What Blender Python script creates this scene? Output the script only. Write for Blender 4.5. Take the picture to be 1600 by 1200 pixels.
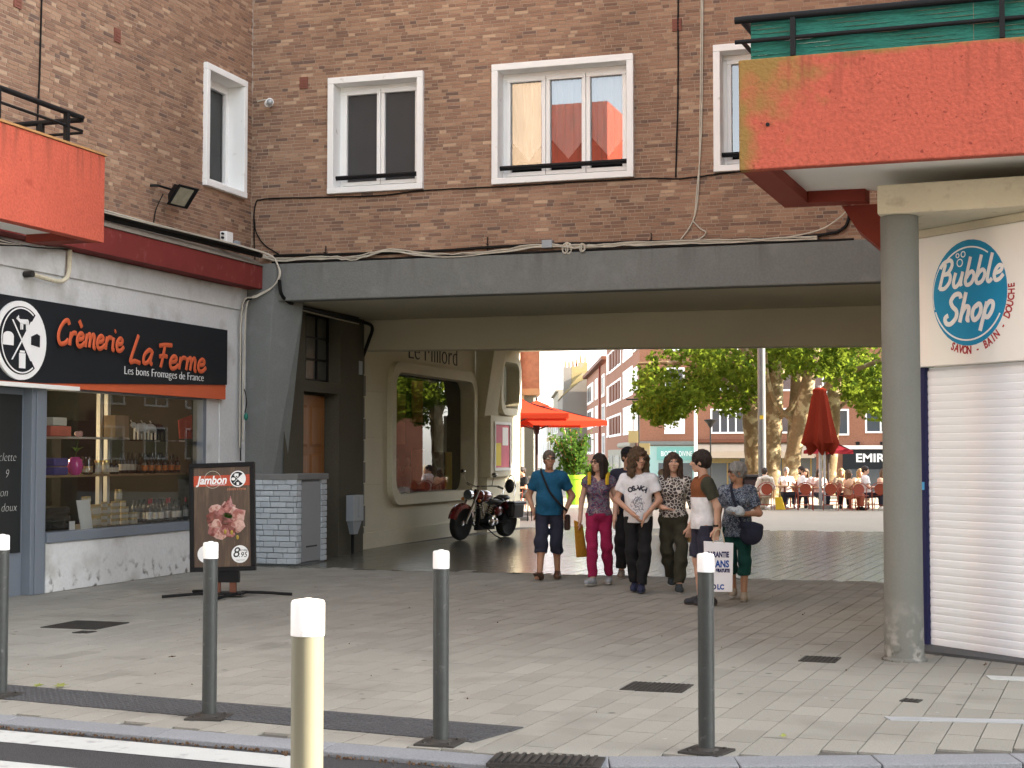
import bpy, bmesh, math, random
import numpy as np
from mathutils import Vector, Matrix
from mathutils.bvhtree import BVHTree
for _o in list(bpy.data.objects): bpy.data.objects.remove(_o)
SC = bpy.context.scene; COL = SC.collection
R = math.radians
random.seed(7); np.random.seed(7)

# ------------------------------------------------------------------ camera, sky, sun, exposure
cam = bpy.data.cameras.new('camera'); camo = bpy.data.objects.new('camera', cam); COL.objects.link(camo)
cam.sensor_width = 36; cam.lens = 53.55; cam.clip_start = .1; cam.clip_end = 2000
camo.location = (0, 0, 1.7); camo.rotation_euler = (R(90+2.645), 0, R(17.8)); SC.camera = camo
SUN_EL, SUN_AZ = 25.0, 10.0          # azimuth measured from +X towards +Y
w = bpy.data.worlds.new('World'); SC.world = w; w.use_nodes = True
nt = w.node_tree; nt.nodes.clear()
sky = nt.nodes.new('ShaderNodeTexSky'); sky.sky_type = 'NISHITA'; sky.sun_disc = False
sky.sun_elevation = R(SUN_EL); sky.sun_rotation = R(90-SUN_AZ); sky.air_density = 1.0; sky.dust_density = 1.6; sky.ozone_density = 1.0
# thin high cloud over the blue: the sky keeps about half its colour, patchily
_tc = nt.nodes.new('ShaderNodeTexCoord'); _cn = nt.nodes.new('ShaderNodeTexNoise'); _cn.inputs['Scale'].default_value = 2.6; _cn.inputs['Detail'].default_value = 8
nt.links.new(_tc.outputs['Generated'], _cn.inputs['Vector'])
_cm = nt.nodes.new('ShaderNodeMapRange'); _cm.inputs[1].default_value = .35; _cm.inputs[2].default_value = .65; _cm.inputs[3].default_value = .55; _cm.inputs[4].default_value = .95; nt.links.new(_cn.outputs['Fac'], _cm.inputs[0])
_bw = nt.nodes.new('ShaderNodeRGBToBW'); nt.links.new(sky.outputs[0], _bw.inputs[0])
_cl = nt.nodes.new('ShaderNodeCombineColor')
for _i, _k in enumerate((.985, 1.0, 1.0)):
    _m = nt.nodes.new('ShaderNodeMath'); _m.operation = 'MULTIPLY'; _m.inputs[1].default_value = _k*1.15; nt.links.new(_bw.outputs[0], _m.inputs[0]); nt.links.new(_m.outputs[0], _cl.inputs[_i])
_mx = nt.nodes.new('ShaderNodeMix'); _mx.data_type = 'RGBA'; nt.links.new(_cm.outputs[0], _mx.inputs[0]); nt.links.new(sky.outputs[0], _mx.inputs[6]); nt.links.new(_cl.outputs[0], _mx.inputs[7])
bg = nt.nodes.new('ShaderNodeBackground'); bg.inputs[1].default_value = .13
wo = nt.nodes.new('ShaderNodeOutputWorld'); nt.links.new(_mx.outputs[2], bg.inputs[0]); nt.links.new(bg.outputs[0], wo.inputs[0])
sl = bpy.data.lights.new('sun', 'SUN'); sl.energy = 4.2; sl.angle = R(.55); sl.color = (1, .86, .66)
slo = bpy.data.objects.new('sun', sl); COL.objects.link(slo); slo.location = (40, 8, 30)
_d = Vector((math.cos(R(SUN_EL))*math.cos(R(SUN_AZ)), math.cos(R(SUN_EL))*math.sin(R(SUN_AZ)), math.sin(R(SUN_EL))))
slo.rotation_euler = _d.to_track_quat('Z', 'Y').to_euler()
vs = SC.view_settings; vs.view_transform = 'Standard'; vs.look = 'None'; vs.gamma = 1; vs.exposure = 2.85; vs.use_curve_mapping = False
SC.cycles.use_denoising = True
SC.cycles.max_bounces = 8; SC.cycles.diffuse_bounces = 5; SC.cycles.transparent_max_bounces = 12
SC.cycles.caustics_reflective = False; SC.cycles.caustics_refractive = False

# ------------------------------------------------------------------ materials
def _in(b, names, v):
    for n in names:
        if n in b.inputs: b.inputs[n].default_value = v; return
def mat(name, col, rough=.75, var=.15, scale=2.5, bump=0, bscale=60, spec=.3, metal=0, tint=0, coat=0, stain=None, ramp=None, fine=.0, emit=None, stain_lim=(.52,.75), stretch=None):
    m = bpy.data.materials.new(name); m.use_nodes = True; n = m.node_tree.nodes; l = m.node_tree.links
    b = n['Principled BSDF']; b.inputs['Roughness'].default_value = rough; b.inputs['Metallic'].default_value = metal
    _in(b, ['Specular IOR Level', 'Specular'], spec)
    if coat: _in(b, ['Coat Weight'], coat)
    g = n.new('ShaderNodeNewGeometry'); vec = g.outputs['Position']
    if stretch:
        mp = n.new('ShaderNodeVectorMath'); mp.operation = 'MULTIPLY'; mp.inputs[1].default_value = stretch
        l.new(vec, mp.inputs[0]); vec = mp.outputs[0]
    def noise(s, d=4):
        t = n.new('ShaderNodeTexNoise'); t.inputs['Scale'].default_value = s; t.inputs['Detail'].default_value = d; l.new(vec, t.inputs['Vector']); return t.outputs['Fac']
    def mix(f, a, bb, typ='MIX'):
        x = n.new('ShaderNodeMix'); x.data_type = 'RGBA'; x.blend_type = typ
        for sock, v in ((x.inputs[0], f), (x.inputs[6], a), (x.inputs[7], bb)):
            if hasattr(v, 'links'): l.new(v, sock)
            else: sock.default_value = v if not isinstance(v, tuple) else (v + (1,))[:4]
        return x.outputs[2]
    col = tuple(col)
    if ramp:
        at = n.new('ShaderNodeAttribute'); at.attribute_name = 'tint'
        cr = n.new('ShaderNodeValToRGB'); e = cr.color_ramp.elements
        while len(e) < len(ramp): e.new(.5)
        for k, (p, c) in enumerate(ramp): e[k].position = p; e[k].color = tuple(c) + (1,)
        l.new(at.outputs['Fac'], cr.inputs[0]); c = cr.outputs[0]
    else:
        c = None
    lo = tuple(x*(1-var) for x in col); hi = tuple(min(1, x*(1+var)) for x in col)
    if c is None: c = mix(noise(scale), lo, hi)
    elif var:
        k = noise(scale); k2 = n.new('ShaderNodeMapRange'); l.new(k, k2.inputs[0]); k2.inputs[1].default_value = .3; k2.inputs[2].default_value = .7
        k2.inputs[3].default_value = 1-var; k2.inputs[4].default_value = 1+var
        cc = n.new('ShaderNodeCombineColor'); [l.new(k2.outputs[0], cc.inputs[i]) for i in range(3)]
        c = mix(1.0, c, cc.outputs[0], 'MULTIPLY')
    if fine:
        k = noise(bscale, 6); k2 = n.new('ShaderNodeMapRange'); l.new(k, k2.inputs[0]); k2.inputs[1].default_value = .3; k2.inputs[2].default_value = .7
        k2.inputs[3].default_value = 1-fine; k2.inputs[4].default_value = 1+fine
        cc = n.new('ShaderNodeCombineColor'); [l.new(k2.outputs[0], cc.inputs[i]) for i in range(3)]
        c = mix(1.0, c, cc.outputs[0], 'MULTIPLY')
    if tint:
        at = n.new('ShaderNodeAttribute'); at.attribute_name = 'tint'
        k2 = n.new('ShaderNodeMapRange'); l.new(at.outputs['Fac'], k2.inputs[0]); k2.inputs[3].default_value = 1-tint; k2.inputs[4].default_value = 1+tint
        cc = n.new('ShaderNodeCombineColor'); [l.new(k2.outputs[0], cc.inputs[i]) for i in range(3)]
        c = mix(1.0, c, cc.outputs[0], 'MULTIPLY')
    if stain:
        sc_, ss = stain
        k = noise(ss, 8); k2 = n.new('ShaderNodeMapRange'); l.new(k, k2.inputs[0]); k2.inputs[1].default_value = stain_lim[0]; k2.inputs[2].default_value = stain_lim[1]
        c = mix(k2.outputs[0], c, tuple(sc_))
    if hasattr(c, 'links'): l.new(c, b.inputs['Base Color'])
    if bump:
        bp = n.new('ShaderNodeBump'); bp.inputs['Strength'].default_value = bump; bp.inputs['Distance'].default_value = .02
        l.new(noise(bscale, 6), bp.inputs['Height']); l.new(bp.outputs[0], b.inputs['Normal'])
    if emit:
        _in(b, ['Emission Color'], tuple(emit[0]) + (1,)); _in(b, ['Emission Strength'], emit[1])
    return m
def worn(m, z0, z1, col, scale, lo, hi, st=(1,1,1)):
    # wear that sits on the lowest part of a thing: patches of another colour, thinning out upwards
    n = m.node_tree.nodes; l = m.node_tree.links; b = n['Principled BSDF']; src = b.inputs['Base Color'].links[0].from_socket
    g = n.new('ShaderNodeNewGeometry'); sp = n.new('ShaderNodeSeparateXYZ'); l.new(g.outputs['Position'], sp.inputs[0]); r = n.new('ShaderNodeMapRange'); l.new(sp.outputs['Z'], r.inputs[0])
    r.inputs[1].default_value = z0; r.inputs[2].default_value = z1; r.inputs[3].default_value = 1; r.inputs[4].default_value = 0
    t = n.new('ShaderNodeTexNoise'); t.inputs['Scale'].default_value = scale; t.inputs['Detail'].default_value = 8; vm = n.new('ShaderNodeVectorMath'); vm.operation = 'MULTIPLY'; vm.inputs[1].default_value = st; l.new(g.outputs['Position'], vm.inputs[0]); l.new(vm.outputs[0], t.inputs['Vector'])
    k = n.new('ShaderNodeMapRange'); l.new(t.outputs['Fac'], k.inputs[0]); k.inputs[1].default_value = lo; k.inputs[2].default_value = hi
    mu = n.new('ShaderNodeMath'); mu.operation = 'MULTIPLY'; l.new(r.outputs[0], mu.inputs[0]); l.new(k.outputs[0], mu.inputs[1])
    x = n.new('ShaderNodeMix'); x.data_type = 'RGBA'; l.new(mu.outputs[0], x.inputs[0]); l.new(src, x.inputs[6]); x.inputs[7].default_value = tuple(col)+(1,); l.new(x.outputs[2], b.inputs['Base Color'])
def glassmat(name, tintc=(.92, .95, .95), ior=1.5, rough=.0, boost=0.0):
    m = bpy.data.materials.new(name); m.use_nodes = True; n = m.node_tree.nodes; l = m.node_tree.links; n.clear()
    o = n.new('ShaderNodeOutputMaterial'); mx = n.new('ShaderNodeMixShader'); t = n.new('ShaderNodeBsdfTransparent'); g = n.new('ShaderNodeBsdfGlossy')
    t.inputs[0].default_value = tintc + (1,); g.inputs['Roughness'].default_value = rough
    f = n.new('ShaderNodeFresnel'); f.inputs[0].default_value = ior
    ad = n.new('ShaderNodeMath'); ad.operation = 'ADD'; ad.inputs[1].default_value = boost; l.new(f.outputs[0], ad.inputs[0])
    l.new(ad.outputs[0], mx.inputs[0]); l.new(t.outputs[0], mx.inputs[1]); l.new(g.outputs[0], mx.inputs[2]); l.new(mx.outputs[0], o.inputs[0])
    return m
BRICK_RAMP = [(0, (.17,.112,.09)), (.15, (.22,.132,.096)), (.5, (.315,.186,.126)), (.82, (.385,.243,.162)), (1, (.48,.33,.225))]
M = {}
M['brick'] = mat('brick', (.3,.15,.1), .85, ramp=BRICK_RAMP, var=.15, scale=.9, stretch=(1,1,.3), bump=.25, bscale=90, fine=.10, spec=.12)
M['mortar'] = mat('mortar', (.37,.285,.215), .95, .35, .8, bump=.3, bscale=70)
M['plain_brick'] = mat('plain_brick', (.26,.14,.095), .9, .2, 1)
M['red'] = mat('red_render', (.44,.088,.052), .85, .1, 1.5, bump=.5, bscale=38, fine=.12, stain=((.34,.06,.035), 9), stain_lim=(.64,.74))
M['redpaint'] = mat('red_paint', (.20,.036,.032), .7, .2, 3, spec=.15, stain=((.28,.11,.10), 6), stain_lim=(.6,.8))
M['darkred'] = mat('dark_red_paint', (.22,.035,.02), .7, .15, 3)
M['moss'] = None
M['offwhite'] = mat('off_white_paint', (.84,.83,.79), .7, .06, 2)
M['plaster'] = mat('weathered_plaster', (.66,.67,.67), .9, .1, 1.4, bump=.25, bscale=25, stain=((.46,.455,.43), 2.2), fine=.05)
M['concrete'] = mat('grey_concrete', (.18,.187,.178), .85, .08, 1.2, bump=.25, bscale=40, spec=.15, stain=((.235,.243,.235), 3.2), stain_lim=(.55,.9), fine=.08)
M['soffit'] = mat('grey_soffit', (.56,.53,.41), .85, .08, 1)
M['column'] = mat('column_concrete', (.185,.188,.168), .75, .06, 1.6, bump=.12, bscale=60, stain=((.21,.212,.195), 2.5), stain_lim=(.55,.9), fine=.04, spec=.2)
worn(M['column'], .1, .55, (.34,.33,.30), 9, .48, .62); worn(M['column'], .0, .18, (.09,.08,.07), 14, .55, .63); worn(M['plaster'], .05, .42, (.16,.15,.135), 7, .55, .66); worn(M['concrete'], 4.68, 4.15, (.14,.14,.132), 7, .54, .72, (1,1,.12)); worn(M['red'], 4.92, 4.45, (.26,.06,.036), 11, .53, .68, (1,1,.08)); worn(M['concrete'], .0, .4, (.28,.28,.27), 9, .5, .65)
M['cream'] = mat('cream_stone', (.60,.555,.42), .8, .08, 1.5, bump=.2, bscale=35, fine=.05)
M['slabcream'] = mat('cream_render', (.66,.60,.45), .85, .1, 2.5, bump=.7, bscale=35, stain=((.42,.36,.25), 7), stain_lim=(.6,.8))
M['pvc'] = mat('white_window_paint', (.88,.88,.87), .4, .03, 3, spec=.4)
M['surround'] = mat('white_surround', (.88,.88,.87), .7, .03, 3, stain=((.5,.47,.42), 7), stain_lim=(.68,.80))
M['black'] = mat('black_metal', (.008,.008,.009), .5, .2, 6, spec=.2)
M['cable_b'] = mat('black_cable', (.010,.0095,.009), .6, .2, 9, spec=.15)
M['cable_w'] = mat('beige_cable', (.52,.48,.40), .55, .2, 9)
M['greyblue'] = mat('grey_blue_paint', (.17,.195,.23), .55, .08, 2, spec=.35)
M['glass'] = glassmat('window_glass', boost=.03)
M['glass_r'] = glassmat('reflective_glass', ior=1.75, boost=.17)
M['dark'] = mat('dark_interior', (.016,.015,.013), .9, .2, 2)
M['wood'] = mat('varnished_wood', (.30,.13,.045), .45, .25, 3, stretch=(6,6,1), spec=.4)
M['asphalt'] = mat('asphalt', (.055,.055,.057), .9, .15, 3, spec=.15, bump=.6, bscale=120, fine=.35)
M['roadwhite'] = mat('white_road_paint', (.46,.475,.46), .8, .06, 3, bump=.3, bscale=90, stain=((.33,.33,.33), 9), stain_lim=(.58,.72))
M['slab'] = mat('paving_slab', (.278,.268,.235), .85, .08, .8, tint=.115, spec=.15, bump=.22, bscale=110, fine=.13, stain=((.175,.168,.148), 1.4), stain_lim=(.55,.9))
def spots(m, scale, thr, col, keep):
    # chewing-gum and oil spots: small round blots, here and there
    n = m.node_tree.nodes; l = m.node_tree.links; b = n['Principled BSDF']; src = b.inputs['Base Color'].links[0].from_socket; g = n.new('ShaderNodeNewGeometry')
    v = n.new('ShaderNodeTexVoronoi'); v.inputs['Scale'].default_value = scale; l.new(g.outputs['Position'], v.inputs['Vector']); k = n.new('ShaderNodeMapRange'); l.new(v.outputs['Distance'], k.inputs[0]); k.inputs[1].default_value = thr*.6; k.inputs[2].default_value = thr; k.inputs[3].default_value = 1; k.inputs[4].default_value = 0
    sp = n.new('ShaderNodeSeparateColor'); l.new(v.outputs['Color'], sp.inputs[0]); c = n.new('ShaderNodeMath'); c.operation = 'LESS_THAN'; c.inputs[1].default_value = keep; l.new(sp.outputs[0], c.inputs[0]); mu = n.new('ShaderNodeMath'); mu.operation = 'MULTIPLY'; l.new(k.outputs[0], mu.inputs[0]); l.new(c.outputs[0], mu.inputs[1])
    x = n.new('ShaderNodeMix'); x.data_type = 'RGBA'; l.new(mu.outputs[0], x.inputs[0]); l.new(src, x.inputs[6]); x.inputs[7].default_value = tuple(col)+(1,); l.new(x.outputs[2], b.inputs['Base Color'])
spots(M['slab'], 3.2, .10, (.13,.125,.11), .45); spots(M['slab'], 4.1, .07, (.36,.355,.33), .25)
M['slabd'] = mat('joint_dirt', (.10,.093,.083), .95, .3, 6)
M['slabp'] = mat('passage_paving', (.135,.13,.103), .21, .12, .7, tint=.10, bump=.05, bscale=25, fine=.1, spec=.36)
M['kerb'] = mat('blue_stone', (.22,.23,.245), .8, .12, 4, bump=.3, bscale=80, fine=.15, tint=.08)
M['tact'] = mat('dark_tactile_paving', (.062,.063,.066), .8, .15, 4, bump=.4, bscale=90, fine=.2)
M['iron'] = mat('cast_iron', (.05,.047,.043), .6, .3, 9, metal=.4, bump=.4, bscale=90)

# ------------------------------------------------------------------ mesh helpers
class Fr:                                   # a wall's own axes: u along it, n outward, z up
    def __init__(s, o, u, n): s.o = Vector(o); s.u = Vector(u).normalized(); s.n = Vector(n).normalized()
    def p(s, u, n, z): return s.o + s.u*u + s.n*n + Vector((0, 0, z))
ORG = {}
class MB:
    def __init__(s): s.v = []; s.f = []; s.t = []; s.cur = .5
    def add(s, vs, fs):
        b = len(s.v); s.v += [tuple(x) for x in vs]; s.f += [tuple(b+i for i in f) for f in fs]; s.t += [s.cur]*len(fs)
    def quad(s, a, b, c, d): s.add([a, b, c, d], [(0, 1, 2, 3)])
    def hexa(s, p, skip=()):                # p: 8 points, bottom ring then top ring
        fs = [(3, 2, 1, 0), (4, 5, 6, 7), (0, 1, 5, 4), (1, 2, 6, 5), (2, 3, 7, 6), (3, 0, 4, 7)]
        s.add(p, [f for k, f in enumerate(fs) if k not in skip])
    def box(s, x0, x1, y0, y1, z0, z1, skip=()):
        s.hexa([(x0,y0,z0),(x1,y0,z0),(x1,y1,z0),(x0,y1,z0),(x0,y0,z1),(x1,y0,z1),(x1,y1,z1),(x0,y1,z1)], skip)
    def fbox(s, F, u0, u1, n0, n1, z0, z1, skip=()):
        s.hexa([F.p(u0,n0,z0),F.p(u1,n0,z0),F.p(u1,n1,z0),F.p(u0,n1,z0),F.p(u0,n0,z1),F.p(u1,n0,z1),F.p(u1,n1,z1),F.p(u0,n1,z1)], skip)
    def mbox(s, Mx, sx, sy, sz):
        p = [(-sx,-sy,-sz),(sx,-sy,-sz),(sx,sy,-sz),(-sx,sy,-sz),(-sx,-sy,sz),(sx,-sy,sz),(sx,sy,sz),(-sx,sy,sz)]
        s.hexa([Mx @ Vector(q) for q in p])
    def tube(s, pts, r, n=6, caps=True, flat=None):
        pts = [Vector(p) for p in pts]; N = len(pts)
        rr = r if isinstance(r, (list, tuple)) else [r]*N
        vs = []; up = None
        for i, p in enumerate(pts):
            t = (pts[min(i+1, N-1)] - pts[max(i-1, 0)])
            if t.length < 1e-9: t = Vector((0, 0, 1))
            t.normalize()
            if flat is not None: a = Vector(flat).normalized(); a = (a - t*a.dot(t)).normalized()
            else:
                if up is None: up = Vector((0, 0, 1)) if abs(t.z) < .9 else Vector((1, 0, 0))
                a = (up - t*up.dot(t)); a.normalize(); up = a
            b = t.cross(a)
            for k in range(n):
                an = 2*math.pi*k/n
                vs.append(p + (a*math.cos(an) + b*math.sin(an))*rr[i])
        fs = [(i*n+k, i*n+(k+1) % n, (i+1)*n+(k+1) % n, (i+1)*n+k) for i in range(N-1) for k in range(n)]
        if caps: fs += [tuple(range(n-1, -1, -1)), tuple((N-1)*n+k for k in range(n))]
        s.add(vs, fs)
    def cyl(s, a, b, r0, r1=None, n=16, caps=True): s.tube([a, b], [r0, r0 if r1 is None else r1], n, caps)
    def lathe(s, prof, c=(0, 0, 0), n=20, ax=None):
        c = Vector(c); vs = []; Mx = ax or Matrix.Identity(3)
        for r, z in prof:
            for k in range(n):
                an = 2*math.pi*k/n; vs.append(c + Mx @ Vector((r*math.cos(an), r*math.sin(an), z)))
        m = len(prof)
        fs = [(i*n+k, i*n+(k+1) % n, (i+1)*n+(k+1) % n, (i+1)*n+k) for i in range(m-1) for k in range(n)]
        if prof[0][0] > 1e-5: fs.append(tuple(range(n-1, -1, -1)))
        if prof[-1][0] > 1e-5: fs.append(tuple((m-1)*n+k for k in range(n)))
        s.add(vs, fs)
    def ell(s, c, r, nu=14, nv=9, Mx=None):
        c = Vector(c); Mx = Mx or Matrix.Identity(3); vs = []
        for i in range(nv+1):
            th = math.pi*i/nv
            for k in range(nu):
                an = 2*math.pi*k/nu; vs.append(c + Mx @ Vector((r[0]*math.sin(th)*math.cos(an), r[1]*math.sin(th)*math.sin(an), r[2]*math.cos(th))))
        s.add(vs, [(i*nu+k, i*nu+(k+1) % nu, (i+1)*nu+(k+1) % nu, (i+1)*nu+k) for i in range(nv) for k in range(nu)])
    def prism(s, poly, F, n0, n1, back=True):          # poly in (u, z) of frame F
        k = len(poly); vs = [F.p(u, n0, z) for u, z in poly] + [F.p(u, n1, z) for u, z in poly]
        fs = [tuple(range(k, 2*k))] + ([tuple(range(k-1, -1, -1))] if back else []) + [(i, (i+1) % k, k+(i+1) % k, k+i) for i in range(k)]
        s.add(vs, fs)
    def plate(s, poly, z0, z1):                        # poly in (x, y)
        k = len(poly); vs = [(x, y, z0) for x, y in poly] + [(x, y, z1) for x, y in poly]
        s.add(vs, [tuple(range(k-1, -1, -1)), tuple(range(k, 2*k))] + [(i, (i+1) % k, k+(i+1) % k, k+i) for i in range(k)])
    def xf(s, Mx): s.v = [tuple(Mx @ Vector(p)) for p in s.v]; return s
    def mesh(s, name, m, smooth=False, off=(0, 0, 0)):
        me = bpy.data.meshes.new(name)
        me.from_pydata([(x-off[0], y-off[1], z-off[2]) for x, y, z in s.v], [], s.f)
        at = me.attributes.new('tint', 'FLOAT', 'FACE'); at.data.foreach_set('value', s.t)
        if smooth: me.polygons.foreach_set('use_smooth', [True]*len(s.f))
        ml = m if isinstance(m, (list, tuple)) else [m]
        for x in ml: me.materials.append(x)
        me.update(); return me
    def build(s, name, m, parent=None, smooth=False, bevel=0, local=False, kind=None, angle=40):
        off = (0, 0, 0) if (parent is None or local) else ORG.get(parent.name, (0, 0, 0))
        o = bpy.data.objects.new(name, s.mesh(name, m, smooth, off)); COL.objects.link(o)
        if parent is not None: o.parent = parent
        ORG[o.name] = off
        if bevel:
            b = o.modifiers.new('edge', 'BEVEL'); b.width = bevel; b.segments = 2; b.limit_method = 'ANGLE'; b.angle_limit = R(angle)
        if smooth:
            try: o.data.set_sharp_from_angle(angle=R(angle))
            except Exception: pass
        if kind: o['kind'] = kind
        return o
def tag(o, label=None, cat=None, group=None, kind=None):
    if label: o['label'] = label
    if cat: o['category'] = cat
    if group: o['group'] = group
    if kind: o['kind'] = kind
    return o
def thing(name, label, cat, loc=(0, 0, 0), rz=0, group=None, kind=None):
    o = bpy.data.objects.new(name, None); COL.objects.link(o); o.location = loc; o.rotation_euler = (0, 0, rz); o.empty_display_size = .2
    ORG[o.name] = tuple(loc); return tag(o, label, cat, group, kind)
def sub(name, parent):                                 # an Empty that is a part carrying sub-parts
    o = bpy.data.objects.new(name, None); COL.objects.link(o); o.parent = parent; ORG[o.name] = ORG.get(parent.name, (0, 0, 0)); return o
CH = {}
def copy_tree(o, loc=None, rz=None, label=None, group=None, parent=None, scale=None):
    c = o.copy(); COL.objects.link(c); c.parent = parent
    if loc is not None: c.location = loc
    if rz is not None: c.rotation_euler = (0, 0, rz)
    if scale is not None: c.scale = (scale,)*3
    if label: c['label'] = label
    if group: c['group'] = group
    if o.name not in CH: CH[o.name] = [x for x in o.children]
    for ch in CH[o.name]: copy_tree(ch, parent=c)
    ORG[c.name] = ORG.get(o.name, (0, 0, 0))
    return c
def smoothpts(pts, k=5):                               # Catmull-Rom
    P = [Vector(p) for p in pts]; out = []
    for i in range(len(P)-1):
        a, b, c, d = P[max(i-1, 0)], P[i], P[i+1], P[min(i+2, len(P)-1)]
        for j in range(k):
            t = j/k; out.append(.5*((2*b) + (c-a)*t + (2*a-5*b+4*c-d)*t*t + (3*b-a-3*c+d)*t**3))
    out.append(P[-1]); return out
def text_geo(s, size=1, extrude=0, shear=0, offset=0, align='CENTER', space=1):
    cu = bpy.data.curves.new('t', 'FONT'); cu.body = s; cu.size = size; cu.extrude = extrude; cu.shear = shear; cu.offset = offset
    cu.align_x = align; cu.space_character = space; cu.resolution_u = 3
    ob = bpy.data.objects.new('t', cu); me = bpy.data.meshes.new_from_object(ob)
    vs = [tuple(v.co) for v in me.vertices]; fs = [tuple(p.vertices) for p in me.polygons]
    bpy.data.objects.remove(ob); bpy.data.curves.remove(cu); bpy.data.meshes.remove(me); return vs, fs
def text_on(mb, F, s, u, n, z, size, width=None, **kw):
    vs, fs = text_geo(s, size, **kw)
    if not vs: return
    k = 1
    if width: x0 = min(v[0] for v in vs); x1 = max(v[0] for v in vs); k = width/(x1-x0)
    mb.add([F.p(u + v[0]*k, n + v[2], z + v[1]) for v in vs], fs)
GL = {
 'u': ([[(.1,1),(.06,.35),(.22,0),(.45,.12),(.6,.55),(.63,1)], [(.63,1),(.62,.3),(.72,.0)]], .92),
 'b': ([[(.1,1.95),(.06,.9),(.05,.25),(.25,0),(.55,.15),(.62,.6),(.42,.9),(.2,.75),(.08,.5)]], .8),
 'l': ([[(.1,1.95),(.06,.9),(.08,.2),(.25,0),(.42,.18)]], .5),
 'e': ([[(.05,.5),(.45,.6),(.5,.88),(.28,1),(.08,.75),(.05,.35),(.22,.02),(.5,.08),(.7,.35)]], .75),
 'o': ([[(.35,1),(.1,.8),(.05,.4),(.25,0),(.5,.12),(.62,.5),(.52,.9),(.35,1),(.2,.85)]], .8),
 'p': ([[(.14,1.05),(.1,.3),(.04,-.8)], [(.1,.6),(.3,1),(.58,.9),(.62,.45),(.4,.02),(.12,.2)]], .8),
 'h': ([[(.1,1.95),(.07,.9),(.05,0)], [(.06,.5),(.25,.95),(.5,.9),(.55,.5),(.55,.1),(.72,.05)]], .8),
 'S': ([[(.85,1.6),(.7,1.9),(.35,1.9),(.15,1.55),(.35,1.15),(.7,.8),(.75,.35),(.45,0),(.1,.1),(-.05,.45),(.15,.6)]], 1.05),
 'B': ([[(.22,1.75),(.15,.9),(.1,0)], [(-.15,1.5),(.1,1.85),(.55,1.95),(.75,1.6),(.55,1.1),(.2,1.)], [(.25,1.),(.7,.95),(.8,.45),(.5,.02),(.1,.05)]], 1.05),
 'C': ([[(.8,1.55),(.65,1.85),(.35,1.7),(.08,1.1),(.05,.5),(.25,.05),(.6,.1),(.85,.4)]], .95),
 'r': ([[(.08,1),(.07,0)], [(.07,.55),(.25,.95),(.5,.95)]], .6),
 'm': ([[(.06,1),(.05,0)], [(.05,.6),(.22,1),(.38,.85),(.38,0)], [(.38,.6),(.56,1),(.72,.85),(.74,.1),(.88,.0)]], .98),
 'i': ([[(.08,1),(.08,.15),(.22,0)], [(.12,1.5),(.17,1.55)]], .38),
 'E': ([[(.05,.5),(.45,.6),(.5,.88),(.28,1),(.08,.75),(.05,.35),(.22,.02),(.5,.08),(.7,.35)], [(.02,1.95),(.3,1.5)]], .75),
 'L': ([[(.22,1.95),(.12,1),(.05,.05),(.35,.1),(.72,.0)]], .85),
 'a': ([[(.55,.9),(.3,1),(.06,.6),(.12,.08),(.38,.1),(.55,.6),(.57,.95)], [(.57,.95),(.56,.2),(.72,0)]], .82),
 'F': ([[(.0,1.7),(.4,1.82),(.95,1.85)], [(.42,1.82),(.38,.9),(.3,0)], [(.1,.85),(.4,.95),(.7,.9)]], .95),
 ' ': ([], .45)}
def strokes(mb, F, word, u, n, z, size, wd, slant=.15, drop=0, width=None, depth=.35):
    W = sum(GL[c][1] for c in word); k = 1 if not width else width/(W*size); x = 0
    for c in word:
        for st in GL[c][0]:
            pts = smoothpts([Vector(((x+px+py*slant)*size*k, py*size, 0)) for px, py in st], 4)
            P = [F.p(u+p.x, n, z+p.y+drop*p.x) for p in pts]
            m2 = MB(); m2.tube(P, wd, 8, flat=F.n)
            mb.add([Vector(q) + F.n*((Vector(q)-F.o).dot(F.n)-n)*(depth-1) for q in m2.v], m2.f)
        x += GL[c][1]
def disc(mb, F, u, z, r, n0, n1, k=40, ru=None):
    mb.prism([(u+(ru or r)*math.cos(2*math.pi*i/k), z+r*math.sin(2*math.pi*i/k)) for i in range(k)], F, n0, n1, back=False)
def ring(mb, F, u, z, r0, r1, n0, n1, a0=0, a1=360, k=40):
    for i in range(k):
        a, b = R(a0+(a1-a0)*i/k), R(a0+(a1-a0)*(i+1)/k)
        q = [(u+r0*math.cos(a), z+r0*math.sin(a)), (u+r1*math.cos(a), z+r1*math.sin(a)), (u+r1*math.cos(b), z+r1*math.sin(b)), (u+r0*math.cos(b), z+r0*math.sin(b))]
        mb.prism(q, F, n0, n1, back=False)
# camera-independent helper used to decide which repeats get their own object
_cr = camo.rotation_euler.to_matrix(); _ci = _cr.inverted()
def seen(p, mrg=0):
    q = _ci @ (Vector(p)-camo.location)
    if q.z > -.1: return None
    x = 512 + q.x/-q.z*1523.2; y = 384 - q.y/-q.z*1523.2
    return -q.z if (-mrg < x < 1024+mrg and -mrg < y < 768+mrg) else None
def rects(mb, F, u0, u1, z0, z1, holes, n=0):          # a wall's face with openings left out
    us = sorted({u0, u1, *[h[0] for h in holes], *[h[1] for h in holes]}); zs = sorted({z0, z1, *[h[2] for h in holes], *[h[3] for h in holes]})
    us = [u for u in us if u0 <= u <= u1]; zs = [z for z in zs if z0 <= z <= z1]
    for i in range(len(us)-1):
        for j in range(len(zs)-1):
            cu, cz = (us[i]+us[i+1])/2, (zs[j]+zs[j+1])/2
            if any(h[0] < cu < h[1] and h[2] < cz < h[3] for h in holes): continue
            mb.quad(F.p(us[i], n, zs[j]), F.p(us[i+1], n, zs[j]), F.p(us[i+1], n, zs[j+1]), F.p(us[i], n, zs[j+1]))
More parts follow.
